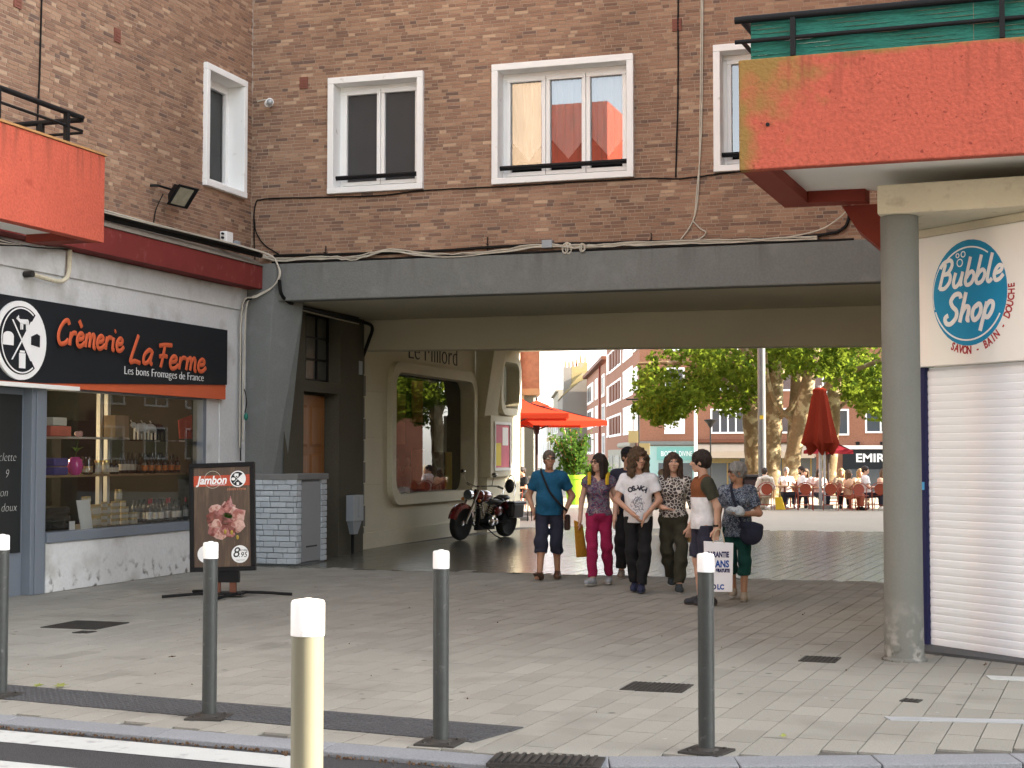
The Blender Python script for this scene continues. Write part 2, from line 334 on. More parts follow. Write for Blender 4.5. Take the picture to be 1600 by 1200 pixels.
def brickwork(parent, F, u0, u1, z0, z1, holes, m, pitch=.052, Ls=.2, Lh=.095, j=.0105, proud=.0035, single=300, hidden=None, frame_margin=70):
    org = Vector(ORG[parent.name]); rnd = random.Random(int(u0*100+z0*7)+5); allb = []
    nz = int((z1-z0)/pitch)
    for c in range(nz):
        za = z0 + c*pitch + j/2; zb = za + pitch - j; u = u0 - rnd.random()*.2
        while u < u1:
            L = Ls if rnd.random() < .62 else Lh
            a, b = max(u, u0), min(u+L, u1); u += L + j
            if b-a < .03: continue
            segs = [(a, b)]
            for h in holes:
                if zb > h[2] and za < h[3]:
                    segs = [s for (p, q) in segs for s in ((p, min(q, h[0])), (max(p, h[1]), q)) if s[1]-s[0] > .02]
            for p, q in segs: allb.append((p, q, za, zb, abs(q-p-L) < 1e-4))
    out = []; 
    for (p, q, za, zb, full) in allb:
        ctr = F.p((p+q)/2, 0, (za+zb)/2); d = seen(ctr, frame_margin)
        if d is None: continue
        out.append([d if (full and (not hidden or not hidden(ctr)) and seen(ctr) is not None) else 1e6, p, q, za, zb])
    idx = sorted(range(len(out)), key=lambda i: (out[i][0] - (3 if out[i][2]-out[i][1] > .15 else 0)))
    ones = set(i for i in idx[:single] if out[i][0] < 1e5)
    K = 14; shared = {}
    bulk = MB()
    for i, (d, p, q, za, zb) in enumerate(out):
        t = min(1, max(0, rnd.gauss(.5, .23))); pr = proud + rnd.uniform(-.002, .003)
        if i in ones:
            key = ('s' if q-p > .15 else 'h', int(t*(K-1)))
            if key not in shared:
                mb = MB(); mb.cur = t; F0 = Fr((0, 0, 0), F.u, F.n); mb.fbox(F0, -(q-p)/2, (q-p)/2, -.01, proud, -(zb-za)/2, (zb-za)/2)
                shared[key] = mb.mesh('brick', m)
            o = bpy.data.objects.new('brick', shared[key]); COL.objects.link(o); o.parent = parent
            o.location = F.p((p+q)/2, pr-proud, (za+zb)/2) - org
        else:
            bulk.cur = t; bulk.fbox(F, p, q, -.002, pr, za, zb)
    bulk.build('brickwork', m, parent, kind='stuff')
# ================================================================== GROUND
def ground_z(y): 
    t = min(1, max(0, (y-58)/45)); return -1.1*t*t*(3-2*t)
mb = MB(); ys = [-60, 0, 30, 58]+[58+4.5*i for i in range(1, 11)]+[140, 400]
for i in range(len(ys)-1):
    mb.quad((-260, ys[i], ground_z(ys[i])-.06), (140, ys[i], ground_z(ys[i])-.06), (140, ys[i+1], ground_z(ys[i+1])-.06), (-260, ys[i+1], ground_z(ys[i+1])-.06))
M['plaza'] = mat('plaza_paving', (.33,.305,.25), .8, .1, .5, bump=.2, bscale=30, fine=.1)
mb.build('ground', M['plaza'], kind='structure')
KERB = [(-40, 11.0), (-12, 8.80), (-6.1, 8.31), (-3.77, 8.1), (-2.7, 8.02), (-2.07, 8.2), (-1.39, 8.42), (.09, 8.98), (3, 10.1), (12, 13)]
def yk(x):
    for (x0, y0), (x1, y1) in zip(KERB, KERB[1:]):
        if x0 <= x <= x1: return y0+(y1-y0)*(x-x0)/(x1-x0)
    return 9
mb = MB(); mb.quad((-60, -18, -.035), (40, -18, -.035), (40, 14, -.035), (-60, 14, -.035)); mb.build('road', M['asphalt'], kind='structure')
# the pavement: its bedding sheet carries the slabs
mb = MB()
for (x0, y0), (x1, y1) in zip(KERB, KERB[1:]): mb.quad((x0, y0+.12, -.014), (x1, y1+.12, -.014), (x1, 34.3, -.014), (x0, 34.3, -.014))
pav = mb.build('pavement', M['slabd'], kind='structure'); ORG[pav.name] = (0, 0, 0)
mb = MB(); mb.quad((-30, 34.2, -.010), (20, 34.2, -.010), (20, 58, -.010), (-30, 58, -.010)); pz = mb.build('plaza', M['plaza'], kind='structure')
mb = MB(); LJ = .007
A4 = R(4); dv = Vector((math.sin(A4), math.cos(A4), 0)); av = Vector((math.cos(A4), -math.sin(A4), 0))
def slabfield(i0, i1, sfun, send, wid, lens, m, single, keep, name, LJ=LJ, tilt=0):
    rnd = random.Random(11); allp = []
    for i in range(i0, i1):
        a = av*((i+.5)*wid); s = sfun(a); s -= rnd.random()*.25
        e = send(a)
        while s < e:
            L = rnd.choice(lens); c = a + dv*(s+L/2); s += L
            if keep(c): allp.append((c, L, rnd.gauss(.5, .2), seen(c, 60)))
    order = sorted((k for k in range(len(allp)) if allp[k][3] and seen(allp[k][0])), key=lambda k: allp[k][3])[:single]
    ones = set(order); shared = {}; bulk = MB()
    for k, (c, L, t, d) in enumerate(allp):
        t = min(1, max(0, t)); h = -rnd.random()*.0022
        if k in ones:
            key = (L, int(t*6))
            if key not in shared:
                q = MB(); q.cur = t; X = av*(wid/2-LJ/2); Y = dv*(L/2-LJ/2)
                q.hexa([-X-Y+Vector((0,0,-.02)), X-Y+Vector((0,0,-.02)), X+Y+Vector((0,0,-.02)), -X+Y+Vector((0,0,-.02)), -X-Y, X-Y, X+Y, -X+Y], skip=(0,))
                shared[key] = q.mesh(name, m)
            o = bpy.data.objects.new(name, shared[key]); COL.objects.link(o); o.parent = pav; o.location = c + Vector((0, 0, h)); continue
        X = av*(wid/2-LJ/2); Y = dv*(L/2-LJ/2); bulk.cur = t; z = Vector((0, 0, h)); b = Vector((0, 0, -.02))
        t4 = [z-Vector((0, 0, rnd.random()*tilt)) for _ in range(4)]; bulk.hexa([c-X-Y+b, c+X-Y+b, c+X+Y+b, c-X+Y+b, c-X-Y+t4[0], c+X-Y+t4[1], c+X+Y+t4[2], c-X+Y+t4[3]], skip=(0,))
    bulk.build(name, m, pav, kind='stuff')
YP = 20.78
def s_kerb(a):                              # along-coordinate where a strip meets the kerb
    s = 8
    for _ in range(8): c = a+dv*s; s += (yk(c.x)+.14-c.y)/dv.y
    return s
wid = .205
slabfield(-66, 22, lambda a: s_kerb(a)+.25, lambda a: (YP-a.y)/dv.y-.02, wid, [.36,.42,.5,.56,.62], M['slab'], 300, lambda c: -11.35 < c.x < 3, 'paving_slab', tilt=.0025)
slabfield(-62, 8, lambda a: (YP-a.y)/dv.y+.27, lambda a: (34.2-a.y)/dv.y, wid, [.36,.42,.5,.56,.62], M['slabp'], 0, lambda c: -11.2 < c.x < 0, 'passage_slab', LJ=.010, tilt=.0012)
# kerb stones
kb = MB(); kt = thing('kerb', None, None, (-6, 8.3, 0), kind='structure')
pts = []; 
for (x0, y0), (x1, y1) in zip(KERB[1:], KERB[2:]):
    n = max(1, round(math.hypot(x1-x0, y1-y0)/.95)); pts += [(x0+(x1-x0)*i/n, y0+(y1-y0)*i/n) for i in range(n)]
for (x0, y0), (x1, y1) in zip(pts, pts[1:]):
    d = Vector((x1-x0, y1-y0, 0)); L = d.length; d.normalize(); n = Vector((-d.y, d.x, 0)); o = Vector((x0, y0, 0))
    q = MB(); q.cur = random.random(); a = o+d*.004; b = o+d*(L-.004); z0 = Vector((0, 0, -.08)); z1 = Vector((0, 0, .005))
    q.hexa([a+z0, b+z0, b+n*.215+z0, a+n*.215+z0, a+z1-Vector((0,0,.012)), b+z1-Vector((0,0,.012)), b+n*.215+z1, a+n*.215+z1]); q.build('kerb_stone', M['kerb'], kt, bevel=.006)
# painted bars of the crossing, along the kerb
for k, (o0, o1, x0, x1) in enumerate([(-.08, -.39, -9, -3.75), (-.84, -1.16, -9, -2.2), (-1.7, -2.1, -9, -2.0), (-2.6, -3.1, -9, -1.8)]):
    mb = MB(); xs = np.linspace(x0, x1, 14)
    for a, b in zip(xs, xs[1:]): mb.quad((a, yk(a)+o1, -.031), (b, yk(b)+o1, -.031), (b, yk(b)+o0, -.031), (a, yk(a)+o0, -.031))
    tag(mb.build('crossing_stripe', M['roadwhite']), kind='structure')
# tactile strip: a plate with raised studs
TA = [(-7.9, 9.22), (-6.66, 9.09), (-2.99, 8.58), (-2.86, 9.14), (-7.07, 9.66), (-7.9, 9.78)]
mb = MB(); mb.plate(TA, -.004, .004)
def in_poly(x, y, P):
    c = False
    for (x0, y0), (x1, y1) in zip(P, P[1:]+P[:1]):
        if (y0 > y) != (y1 > y) and x < (x1-x0)*(y-y0)/(y1-y0)+x0: c = not c
    return c
ux = Vector((.990, -.139, 0)); uy = Vector((.139, .990, 0)); o = Vector((-7.9, 9.24, 0))
for i in range(100):
    for j in range(11):
        c = o + ux*(i*.052) + uy*(j*.052-.02)
        if in_poly(c.x, c.y, TA): mb.lathe([(.017, .004), (.012, .009), (0, .009)], c, 6)
tag(mb.build('tactile_strip', M['tact']), 'dark studded tactile paving strip set behind the kerb', 'tactile paving')
# manhole covers, gully grate, steel plates
def cover(lab, cx, cy, w_, d_, rz, kind='cover', col='iron', z=.005):
    t = thing('manhole_cover', lab, 'manhole cover', (cx, cy, 0), rz)
    q = MB(); q.box(-w_/2, w_/2, -d_/2, d_/2, -.01, z); q.build('cover_plate', M[col], t, local=True)
    q = MB()
    if kind == 'cover':
        nx, ny = int(w_/.036), int(d_/.036)
        for i in range(nx):
            for j in range(ny):
                x = -w_/2+.018+i*.036; y = -d_/2+.018+j*.036; q.box(x, x+.018, y, y+.018, z, z+.003, skip=(0,))
    else:
        n = int(w_/.045)
        for i in range(n): x = -w_/2+.02+i*.045; q.box(x, x+.02, -d_/2+.02, d_/2-.02, z, z+.012, skip=(0,))
    tag(q.build('tread', M[col], t, local=True), kind='stuff'); return t
cover('square dark iron manhole cover between the middle bollards and the column', -2.42, 11.0, .46, .40, -.02)
cover('small dark iron cover in the paving beside the round column', -1.46, 12.9, .30, .34, -.05)
cover('large dark iron cover in the paving before the cheese shop', -8.72, 13.25, .62, .62, .02)
cover('little iron valve cover next to the large one before the cheese shop', -8.38, 12.72, .17, .16, 0)
cover('iron gully grate let into the kerb at the road edge', -2.42, 8.16, .62, .30, .12, 'grate', z=.012)
cover('tiny oval iron lid in the paving before the white shutter', -.62, 10.95, .13, .12, -.2)
M['steel'] = mat('worn_steel', (.42,.44,.46), .45, .15, 5, metal=.3)
mb = MB(); mb.plate([(-.75, 10.22), (1.2, 10.55), (1.2, 10.44), (-.70, 10.10)], -.004, .005); tag(mb.build('drain_channel', M['steel']), 'flat grey steel drain channel across the paving in front of the shutter', 'drain')
mb = MB(); mb.plate([(-.14, 12.34), (.6, 12.36), (.6, 12.18), (-.10, 12.14)], -.004, .005); tag(mb.build('metal_plate', M['roadwhite']), 'pale metal plate let into the paving close to the shutter', 'plate')

# ================================================================== windows
def window(parent, F, u0, u1, z0, z1, sash, bar=None, depth=.24, interior='dark', curtain=None, glass='glass', dark=()):
    wn = sub('window', parent); sw = .10
    q = MB()                                                 # projecting painted surround with its reveals
    q.fbox(F, u0, u1, -depth, .07, z1-sw, z1); q.fbox(F, u0, u1, -depth, .075, z0, z0+sw*.9)
    q.fbox(F, u0, u0+sw, -depth, .068, z0+sw*.9, z1-sw); q.fbox(F, u1-sw, u1, -depth, .068, z0+sw*.9, z1-sw)
    q.build('surround', M['surround'], wn, bevel=.008)
    a, b, c, d = u0+sw, u1-sw, z0+sw*.9, z1-sw; fw = .055
    q = MB(); n0, n1 = -depth-.02, -depth+.045
    q.fbox(F, a, b, n0, n1, d-fw-.02, d); q.fbox(F, a, b, n0, n1, c, c+fw); q.fbox(F, a, a+fw, n0, n1-.002, c+fw, d-fw-.02); q.fbox(F, b-fw, b, n0, n1-.002, c+fw, d-fw-.02)
    q.build('frame', M['pvc'], wn, bevel=.006)
    A, B, C_, D = a+fw, b-fw, c+fw, d-fw-.02; W = (B-A)/sash
    for k in range(sash):
        x0, x1 = A+W*k+.004, A+W*(k+1)-.004; s = .062; m0, m1 = n0+.01, n1+.022
        q = MB(); q.fbox(F, x0, x1, m0, m1, D-s, D-.003); q.fbox(F, x0, x1, m0, m1, C_+.003, C_+s); q.fbox(F, x0, x0+s, m0, m1-.002, C_+s, D-s); q.fbox(F, x1-s, x1, m0, m1-.002, C_+s, D-s)
        q.build('sash', M['pvc'], wn, bevel=.008)
        q = MB(); q.quad(F.p(x0+s, m0+.02, C_+s), F.p(x1-s, m0+.02, C_+s), F.p(x1-s, m0+.02, D-s), F.p(x0+s, m0+.02, D-s)); q.build('pane', M[glass] if k not in dark else M['screen'], wn)
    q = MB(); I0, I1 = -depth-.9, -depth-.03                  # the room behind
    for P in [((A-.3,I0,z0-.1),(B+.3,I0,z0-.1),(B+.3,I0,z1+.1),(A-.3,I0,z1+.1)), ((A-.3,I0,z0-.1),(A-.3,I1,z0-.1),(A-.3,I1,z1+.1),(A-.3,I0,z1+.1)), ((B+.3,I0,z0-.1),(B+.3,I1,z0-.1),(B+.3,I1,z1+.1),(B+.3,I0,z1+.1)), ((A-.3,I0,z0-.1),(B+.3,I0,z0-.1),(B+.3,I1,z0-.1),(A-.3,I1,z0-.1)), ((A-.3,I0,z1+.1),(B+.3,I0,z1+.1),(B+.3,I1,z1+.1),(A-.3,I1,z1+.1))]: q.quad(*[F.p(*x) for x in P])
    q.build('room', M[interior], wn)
    if bar:
        q = MB(); q.cyl(F.p(a-.02, -.05, bar), F.p(b+.02, -.05, bar), .026, n=10); q.cyl(F.p(a-.02, -.05, bar-.035), F.p(b+.02, -.05, bar-.035), .012, n=8); q.build('guard_bar', M['black'], wn, smooth=True)
    if curtain:
        for k in range(sash):
            x0, x1 = A+W*k+.05, A+W*(k+1)-.05; q = MB(); zt = D-.03; zb = C_+.55; zp = C_+.25; n = 16
            for i in range(n):
                f0, f1 = i/n, (i+1)/n; e = lambda f: zb-(zb-zp)*(1-abs(2*f-1)); wv = lambda f: -depth-.09+.012*math.sin(f*38)
                q.quad(F.p(x0+(x1-x0)*f0, wv(f0), e(f0)), F.p(x0+(x1-x0)*f1, wv(f1), e(f1)), F.p(x0+(x1-x0)*f1, wv(f1), zt), F.p(x0+(x1-x0)*f0, wv(f0), zt))
            q.build('curtain', M['lace'], wn)
    return wn
M['screen'] = mat('insect_screen', (.045,.045,.048), .5, .15, 3, spec=.4)
M['screen2'] = mat('slatted_blind', (.085,.078,.07), .6, .1, 3)
M['lace'] = mat('lace_curtain', (.78,.77,.74), .9, .05, 4)
n_ = M['lace'].node_tree; _b = n_.nodes['Principled BSDF']; _b.inputs['Alpha'].default_value = .62
FW = Fr((0, 21.45, 0), (1, 0, 0), (0, -1, 0)); LW = Fr((-11.2, 0, 0), (0, 1, 0), (1, 0, 0))

# ================================================================== BUILDING OVER THE PASSAGE
arch = thing('passage_building', 'brick building with white framed windows bridging over the covered passage', 'building', (-5.5, 21.45, 0))
W1, W2, W3 = (-9.87, -8.29, 5.72, 7.53), (-7.19, -5.02, 5.72, 7.53), (-3.85, -2.2, 5.72, 7.55)
holes = [(a+.02, b-.02, c+.02, d-.02) for a, b, c, d in (W1, W2, W3)]
mb = MB(); rects(mb, FW, -11.2, .6, 4.62, 14, holes); mb.quad((-11.2, 21.45, 14), (.6, 21.45, 14), (.6, 23, 14), (-11.2, 23, 14)); mb.build('wall', M['mortar'], arch)
mb = MB(); mb.box(-11.2, .6, 22.72, 34, 4.22, 14.01); mb.box(-11.2, .6, 21.62, 22.72, 4.22, 4.6); mb.build('upper_storeys', M['plain_brick'], arch)
brickwork(arch, FW, -11.19, .4, 4.68, 9.0, holes, M['brick'], single=300, hidden=lambda c: c.x > -3.9)
window(arch, FW, *W1, 2, bar=5.985, dark=(0, 1))
window(arch, FW, *W2, 3, bar=5.985, curtain=True, glass='glass_r')
window(arch, FW, *W3, 2, bar=5.985, glass='glass_r')
# grey concrete edge beam, soffits, cross beam
mb = MB(); mb.hexa([(-10.77,21.36,4.08),(.6,21.36,4.06),(.6,21.62,4.06),(-10.77,21.62,4.08),(-10.80,21.37,4.665),(.6,21.37,4.66),(.6,21.62,4.66),(-10.80,21.62,4.665)]); mb.build('edge_beam', M['concrete'], arch, bevel=.02)
mb = MB(); mb.box(-11.2, .6, 21.62, 34, 4.10, 4.22); mb.build('soffit', M['soffit'], arch)
mb = MB(); mb.hexa([(-10.96,25.1,3.56),(.6,25.1,3.42),(.6,25.5,3.42),(-10.96,25.5,3.56),(-10.96,25.1,4.1),(.6,25.1,4.1),(.6,25.5,4.1),(-10.96,25.5,4.1)]); mb.build('cross_beam', M['soffit'], arch, bevel=.015)
# leaning concrete fin at the corner
mb = MB(); mb.hexa([(-11.25,21.30,0),(-10.98,21.30,0),(-10.86,21.75,0),(-11.25,21.75,0),(-11.25,21.30,4.67),(-10.70,21.30,4.67),(-10.42,21.75,4.1),(-11.25,21.75,4.67)]); mb.build('fin', M['concrete'], arch, bevel=.012)
# passage side: dim rendered wall with recessed door and transom light
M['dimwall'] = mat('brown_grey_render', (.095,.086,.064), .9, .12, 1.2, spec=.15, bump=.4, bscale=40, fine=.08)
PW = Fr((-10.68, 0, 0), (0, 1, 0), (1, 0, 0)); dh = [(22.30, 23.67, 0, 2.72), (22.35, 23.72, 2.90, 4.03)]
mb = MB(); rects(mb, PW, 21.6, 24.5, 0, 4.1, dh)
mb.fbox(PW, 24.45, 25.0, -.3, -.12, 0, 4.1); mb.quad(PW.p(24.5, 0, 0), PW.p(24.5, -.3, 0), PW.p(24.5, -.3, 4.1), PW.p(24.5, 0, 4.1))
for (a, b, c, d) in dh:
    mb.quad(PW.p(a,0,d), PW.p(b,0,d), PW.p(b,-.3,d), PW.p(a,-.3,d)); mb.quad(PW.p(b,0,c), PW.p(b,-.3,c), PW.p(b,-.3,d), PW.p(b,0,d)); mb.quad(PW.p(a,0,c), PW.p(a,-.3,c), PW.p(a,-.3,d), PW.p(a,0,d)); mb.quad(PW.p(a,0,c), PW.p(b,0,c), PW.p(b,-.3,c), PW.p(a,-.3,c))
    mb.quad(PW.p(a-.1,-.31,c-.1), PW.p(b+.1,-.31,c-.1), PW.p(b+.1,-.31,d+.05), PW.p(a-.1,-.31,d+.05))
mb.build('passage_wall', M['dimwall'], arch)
dr = sub('door', arch); q = MB(); q.fbox(PW, 22.33, 23.6, -.29, -.235, .02, 2.68); q.build('door_leaf', M['wood'], dr)
for z0, z1 in ((.2, 1.0), (1.15, 1.72), (1.82, 2.52)):
    for a, b in ((22.45, 22.93), (23.02, 23.5)):
        q = MB(); q.hexa([PW.p(a,-.236,z0),PW.p(b,-.236,z0),PW.p(b-.05,-.215,z0+.05),PW.p(a+.05,-.215,z0+.05),PW.p(a,-.236,z1),PW.p(b,-.236,z1),PW.p(b-.05,-.215,z1-.05),PW.p(a+.05,-.215,z1-.05)]); q.build('door_panel', M['wood'], dr, bevel=.006)
q = MB(); q.ell(PW.p(22.42, -.19, 1.08), (.03, .03, .03)); q.build('door_knob', M['steel'], dr, smooth=True)
tr = sub('transom_window', arch); q = MB()
for a in (22.36, 22.80, 23.25, 23.68): q.fbox(PW, a-.02, a+.02, -.25, -.21, 2.93, 4.0)
for z in (2.93, 3.28, 3.64, 4.0): q.fbox(PW, 22.36, 23.7, -.252, -.212, z-.018, z+.018)
q.build('glazing_bars', M['black'], tr); q = MB(); q.quad(PW.p(22.36,-.24,2.93), PW.p(23.7,-.24,2.93), PW.p(23.7,-.24,4), PW.p(22.36,-.24,4)); q.build('pane', mat('frosted_pane', (.10,.10,.085), .25, .2, 5, spec=.5), tr)
# rounded shop window in the cream wall further in
CW = Fr((-10.95, 0, 0), (0, 1, 0), (1, 0, 0))
def rrect(u0, u1, z0, z1, r, k=8):
    P = []
    for cx, cz, a0 in ((u1-r, z1-r, 0), (u0+r, z1-r, 90), (u0+r, z0+r, 180), (u1-r, z0+r, 270)):
        P += [(cx+r*math.cos(R(a0+90*i/k)), cz+r*math.sin(R(a0+90*i/k))) for i in range(k+1)]
    return P
def rframe(mb, F, u0, u1, z0, z1, r, wd, n0, n1, nin):
    O = rrect(u0, u1, z0, z1, r); I = rrect(u0+wd, u1-wd, z0+wd, z1-wd, max(.02, r-wd*.6)); k = len(O)
    for i in range(k):
        j = (i+1) % k
        mb.quad(F.p(O[i][0],n1,O[i][1]), F.p(O[j][0],n1,O[j][1]), F.p(I[j][0],n1,I[j][1]), F.p(I[i][0],n1,I[i][1]))
        mb.quad(F.p(O[i][0],n0,O[i][1]), F.p(O[j][0],n0,O[j][1]), F.p(O[j][0],n1,O[j][1]), F.p(O[i][0],n1,O[i][1]))
        mb.quad(F.p(I[i][0],n1,I[i][1]), F.p(I[j][0],n1,I[j][1]), F.p(I[j][0],nin,I[j][1]), F.p(I[i][0],nin,I[i][1]))
    return I
mb = MB(); SW = (26.45, 31.32, .74, 3.46); rects(mb, CW, 25.0, 31.45, 0, 4.1, [(SW[0]+.12, SW[1]-.12, SW[2]+.12, SW[3]-.12)])
mb.fbox(CW, 25.02, 31.43, 0, .05, 0, .28); mb.quad(CW.p(25,0,0), CW.p(25,-.4,0), CW.p(25,-.4,4.1), CW.p(25,0,4.1)); mb.build('cream_wall', M['cream'], arch)
for z in (.30, 1.15, 2.0, 2.85): mb = MB(); mb.fbox(CW, 25.0, 26.3, -.01, .006, z, z+.83); mb.build('stone_facing', M['cream'], arch, bevel=.006)
mb = MB(); mb.fbox(CW, 31.35, 31.449, -.01, .006, .3, 3.7); mb.build('stone_facing', M['cream'], arch, bevel=.006)
M['quoin'] = mat('grey_stone', (.19,.18,.165), .9, .2, 4, bump=.5, bscale=40)
for k in range(9): q = MB(); q.fbox(CW, 24.99, 25.32+.05*(k % 2), .006, .035, .02+k*.39, .39+k*.39); q.build('stone', M['quoin'], arch, bevel=.012)
sw = sub('shop_window', arch); q = MB(); I = rframe(q, CW, *SW, .42, .2, 0, .11, -.22); q.build('window_frame', M['cream'], sw)
q = MB(); q.add([CW.p(u, -.2, z) for u, z in I], [tuple(range(len(I)))]); q.build('pane', glassmat('shop_pane', ior=1.6, boost=.05), sw)
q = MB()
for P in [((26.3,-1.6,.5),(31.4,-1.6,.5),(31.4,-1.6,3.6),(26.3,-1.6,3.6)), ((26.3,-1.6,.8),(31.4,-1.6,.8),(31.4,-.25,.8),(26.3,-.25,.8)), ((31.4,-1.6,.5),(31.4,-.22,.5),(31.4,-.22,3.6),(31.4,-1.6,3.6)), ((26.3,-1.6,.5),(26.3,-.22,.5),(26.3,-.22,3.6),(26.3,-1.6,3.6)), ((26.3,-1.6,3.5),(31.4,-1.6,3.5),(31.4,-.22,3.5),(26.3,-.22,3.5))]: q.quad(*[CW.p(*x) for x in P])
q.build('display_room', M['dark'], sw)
pm = [mat('poster_brown', (.30,.14,.06), .6, .3, 6), mat('poster_yellow', (.62,.44,.03), .6, .2, 5), mat('poster_grey', (.30,.31,.30), .6, .5, 8), mat('poster_orange', (.45,.17,.06), .6, .3, 7)]
for k, (u, wd, z0, z1, m_) in enumerate([(28.1, .55, 1.9, 2.9, 0), (29.05, .6, 2.35, 3.2, 3), (29.1, .7, 1.0, 1.8, 3), (30.4, .7, 1.75, 2.75, 2), (27.3, .6, 1.2, 1.7, 0), (30.9, .4, .95, 1.75, 1)]):
    q = MB(); q.fbox(CW, u-wd/2, u+wd/2, -.42, -.40, z0, z1); q.fbox(CW, u-wd/2+.04, u+wd/2-.04, -.40, -.396, z0+(z1-z0)*.55, z1-.05); q.build('window_poster', pm[m_], sw)
for k, u in enumerate((27.6, 28.3, 28.9, 29.5)):
    q = MB(); q.lathe([(.05,.8),(.05,1.0),(.11,1.05),(.13,1.25),(.09,1.4),(.03,1.45),(.055,1.52),(.05,1.6),(0,1.63)], CW.p(u, -.8, 0), 10); q.build('display_bust', M['cream'], sw, smooth=True)
q = MB(); text_on(q, CW, 'Le Millord', 28.9, .008, 3.56, .6, width=2.75, extrude=.006, offset=-.012); q.build('shop_name', M['black'], arch, kind='stuff')
# far end: fin, notice case, second rounded window and the passage corner in the sun
mb = MB(); mb.hexa([(-11.3,31.46,2.5),(-10.74,31.46,2.5),(-10.62,32.0,2.5),(-11.3,32.0,2.5),(-11.3,31.46,4.1),(-10.48,31.46,4.1),(-10.40,32.0,4.1),(-11.3,32.0,4.1)]); mb.build('fin', M['cream'], arch, bevel=.01)
EW = Fr((-10.72, 0, 0), (0, 1, 0), (1, 0, 0)); mb = MB(); rects(mb, EW, 31.6, 34, 0, 4.1, [(32.35, 33.65, 2.62, 3.9)]); mb.quad(EW.p(34,0,0), EW.p(34,-1,0), EW.p(34,-1,4.1), EW.p(34,0,4.1)); mb.quad(EW.p(31.6,0,0), EW.p(31.6,-.4,0), EW.p(31.6,-.4,4.1), EW.p(31.6,0,4.1)); mb.build('end_wall', M['cream'], arch)
w2 = sub('side_window', arch); q = MB(); I = rframe(q, EW, 32.25, 33.75, 2.58, 3.95, .35, .16, 0, .12, -.2); q.build('window_frame', M['cream'], w2); q = MB(); q.add([EW.p(u, -.18, z) for u, z in I], [tuple(range(len(I)))]); q.build('pane', M['glass_r'], w2); q = MB(); q.add([EW.p(u, -.5, z) for u, z in rrect(32.2,33.8,2.5,4.0,.1)], [tuple(range(36))]); q.build('room', M['dark'], w2)
nc = thing('notice_case', 'cream notice case with a pink and yellow poster at the far passage corner', 'notice case', (-10.8, 32.3, 1.2))
NF = Fr((-10.60, 0, 0), (0, 1, 0), (1, 0, 0)); q = MB(); q.box(-10.948, -10.60, 31.5, 33.1, 1.2, 2.55); q.build('case', M['cream'], nc, bevel=.012)
q = MB(); q.fbox(NF, 31.72, 32.86, .002, .03, 1.34, 1.40); q.fbox(NF, 31.72, 32.86, .002, .03, 2.36, 2.42); q.fbox(NF, 31.72, 31.78, .002, .03, 1.40, 2.36); q.fbox(NF, 32.80, 32.86, .002, .03, 1.40, 2.36); q.build('frame', M['offwhite'], nc)
q = MB(); q.fbox(NF, 31.79, 32.79, .002, .006, 1.41, 2.35); q.build('poster', mat('poster_pink', (.62,.16,.20), .6, .3, 3), nc)
q = MB(); q.fbox(NF, 31.79, 32.2, .006, .009, 1.45, 1.95); q.build('poster', mat('poster_sun', (.75,.58,.06), .6, .2, 3), nc)
q = MB(); q.fbox(NF, 32.3, 32.7, .006, .009, 1.9, 2.3); q.build('poster', M['offwhite'], nc)

# painted brick housing with the grey meter door
mc = thing('meter_housing', 'low white painted brick housing with a grey metal door under the concrete fin', 'meter housing', (-10.6, 21.7, 0))
q = MB(); q.box(-11.0, -10.30, 21.24, 22.3, 0, 1.30); q.build('core', M['greyblue'], mc)
M['wbrick'] = mat('painted_brick', (.50,.55,.59), .7, .08, 4, tint=.1, bump=.5, bscale=50, fine=.05)
BF = Fr((0, 21.24, 0), (1, 0, 0), (0, -1, 0)); BS = Fr((-10.30, 0, 0), (0, 1, 0), (1, 0, 0)); rnd = random.Random(4)
for c in range(15):
    z0 = .02+c*.0865; u = -10.99 + (0 if c % 2 else -.12)
    while u < -10.26:
        L = rnd.choice((.17, .23, .27)); a, b = max(u, -10.99), min(u+L, -10.257); u += L
        if b-a > .03: q = MB(); q.cur = rnd.random(); n = .042+rnd.uniform(-.006, .006); q.fbox(BF, a+.004, b-.004, -.01, n, z0+.004, z0+.081+rnd.uniform(-.004, .004)); q.build('brick', M['wbrick'], mc, bevel=.008)
    for a, b in ((21.25, 21.37), (22.1, 22.3)): q = MB(); q.cur = rnd.random(); q.fbox(BS, a, b, -.01, .04+rnd.uniform(-.004, .004), z0+.004, z0+.081); q.build('brick', M['wbrick'], mc, bevel=.008)
q = MB(); q.box(-11.02, -10.245, 21.19, 22.33, 1.305, 1.40); q.build('cap', mat('grey_cap', (.2,.2,.195), .85, .1, 3, bump=.3), mc, bevel=.01)
q = MB(); q.fbox(BS, 21.40, 22.07, .012, .035, .04, 1.27); q.build('meter_door', mat('grey_door_paint', (.24,.25,.265), .5, .06, 2), mc, bevel=.006)
q = MB(); q.fbox(BS, 21.55, 21.93, .036, .042, .26, .285); q.build('vent_slot', M['black'], mc)
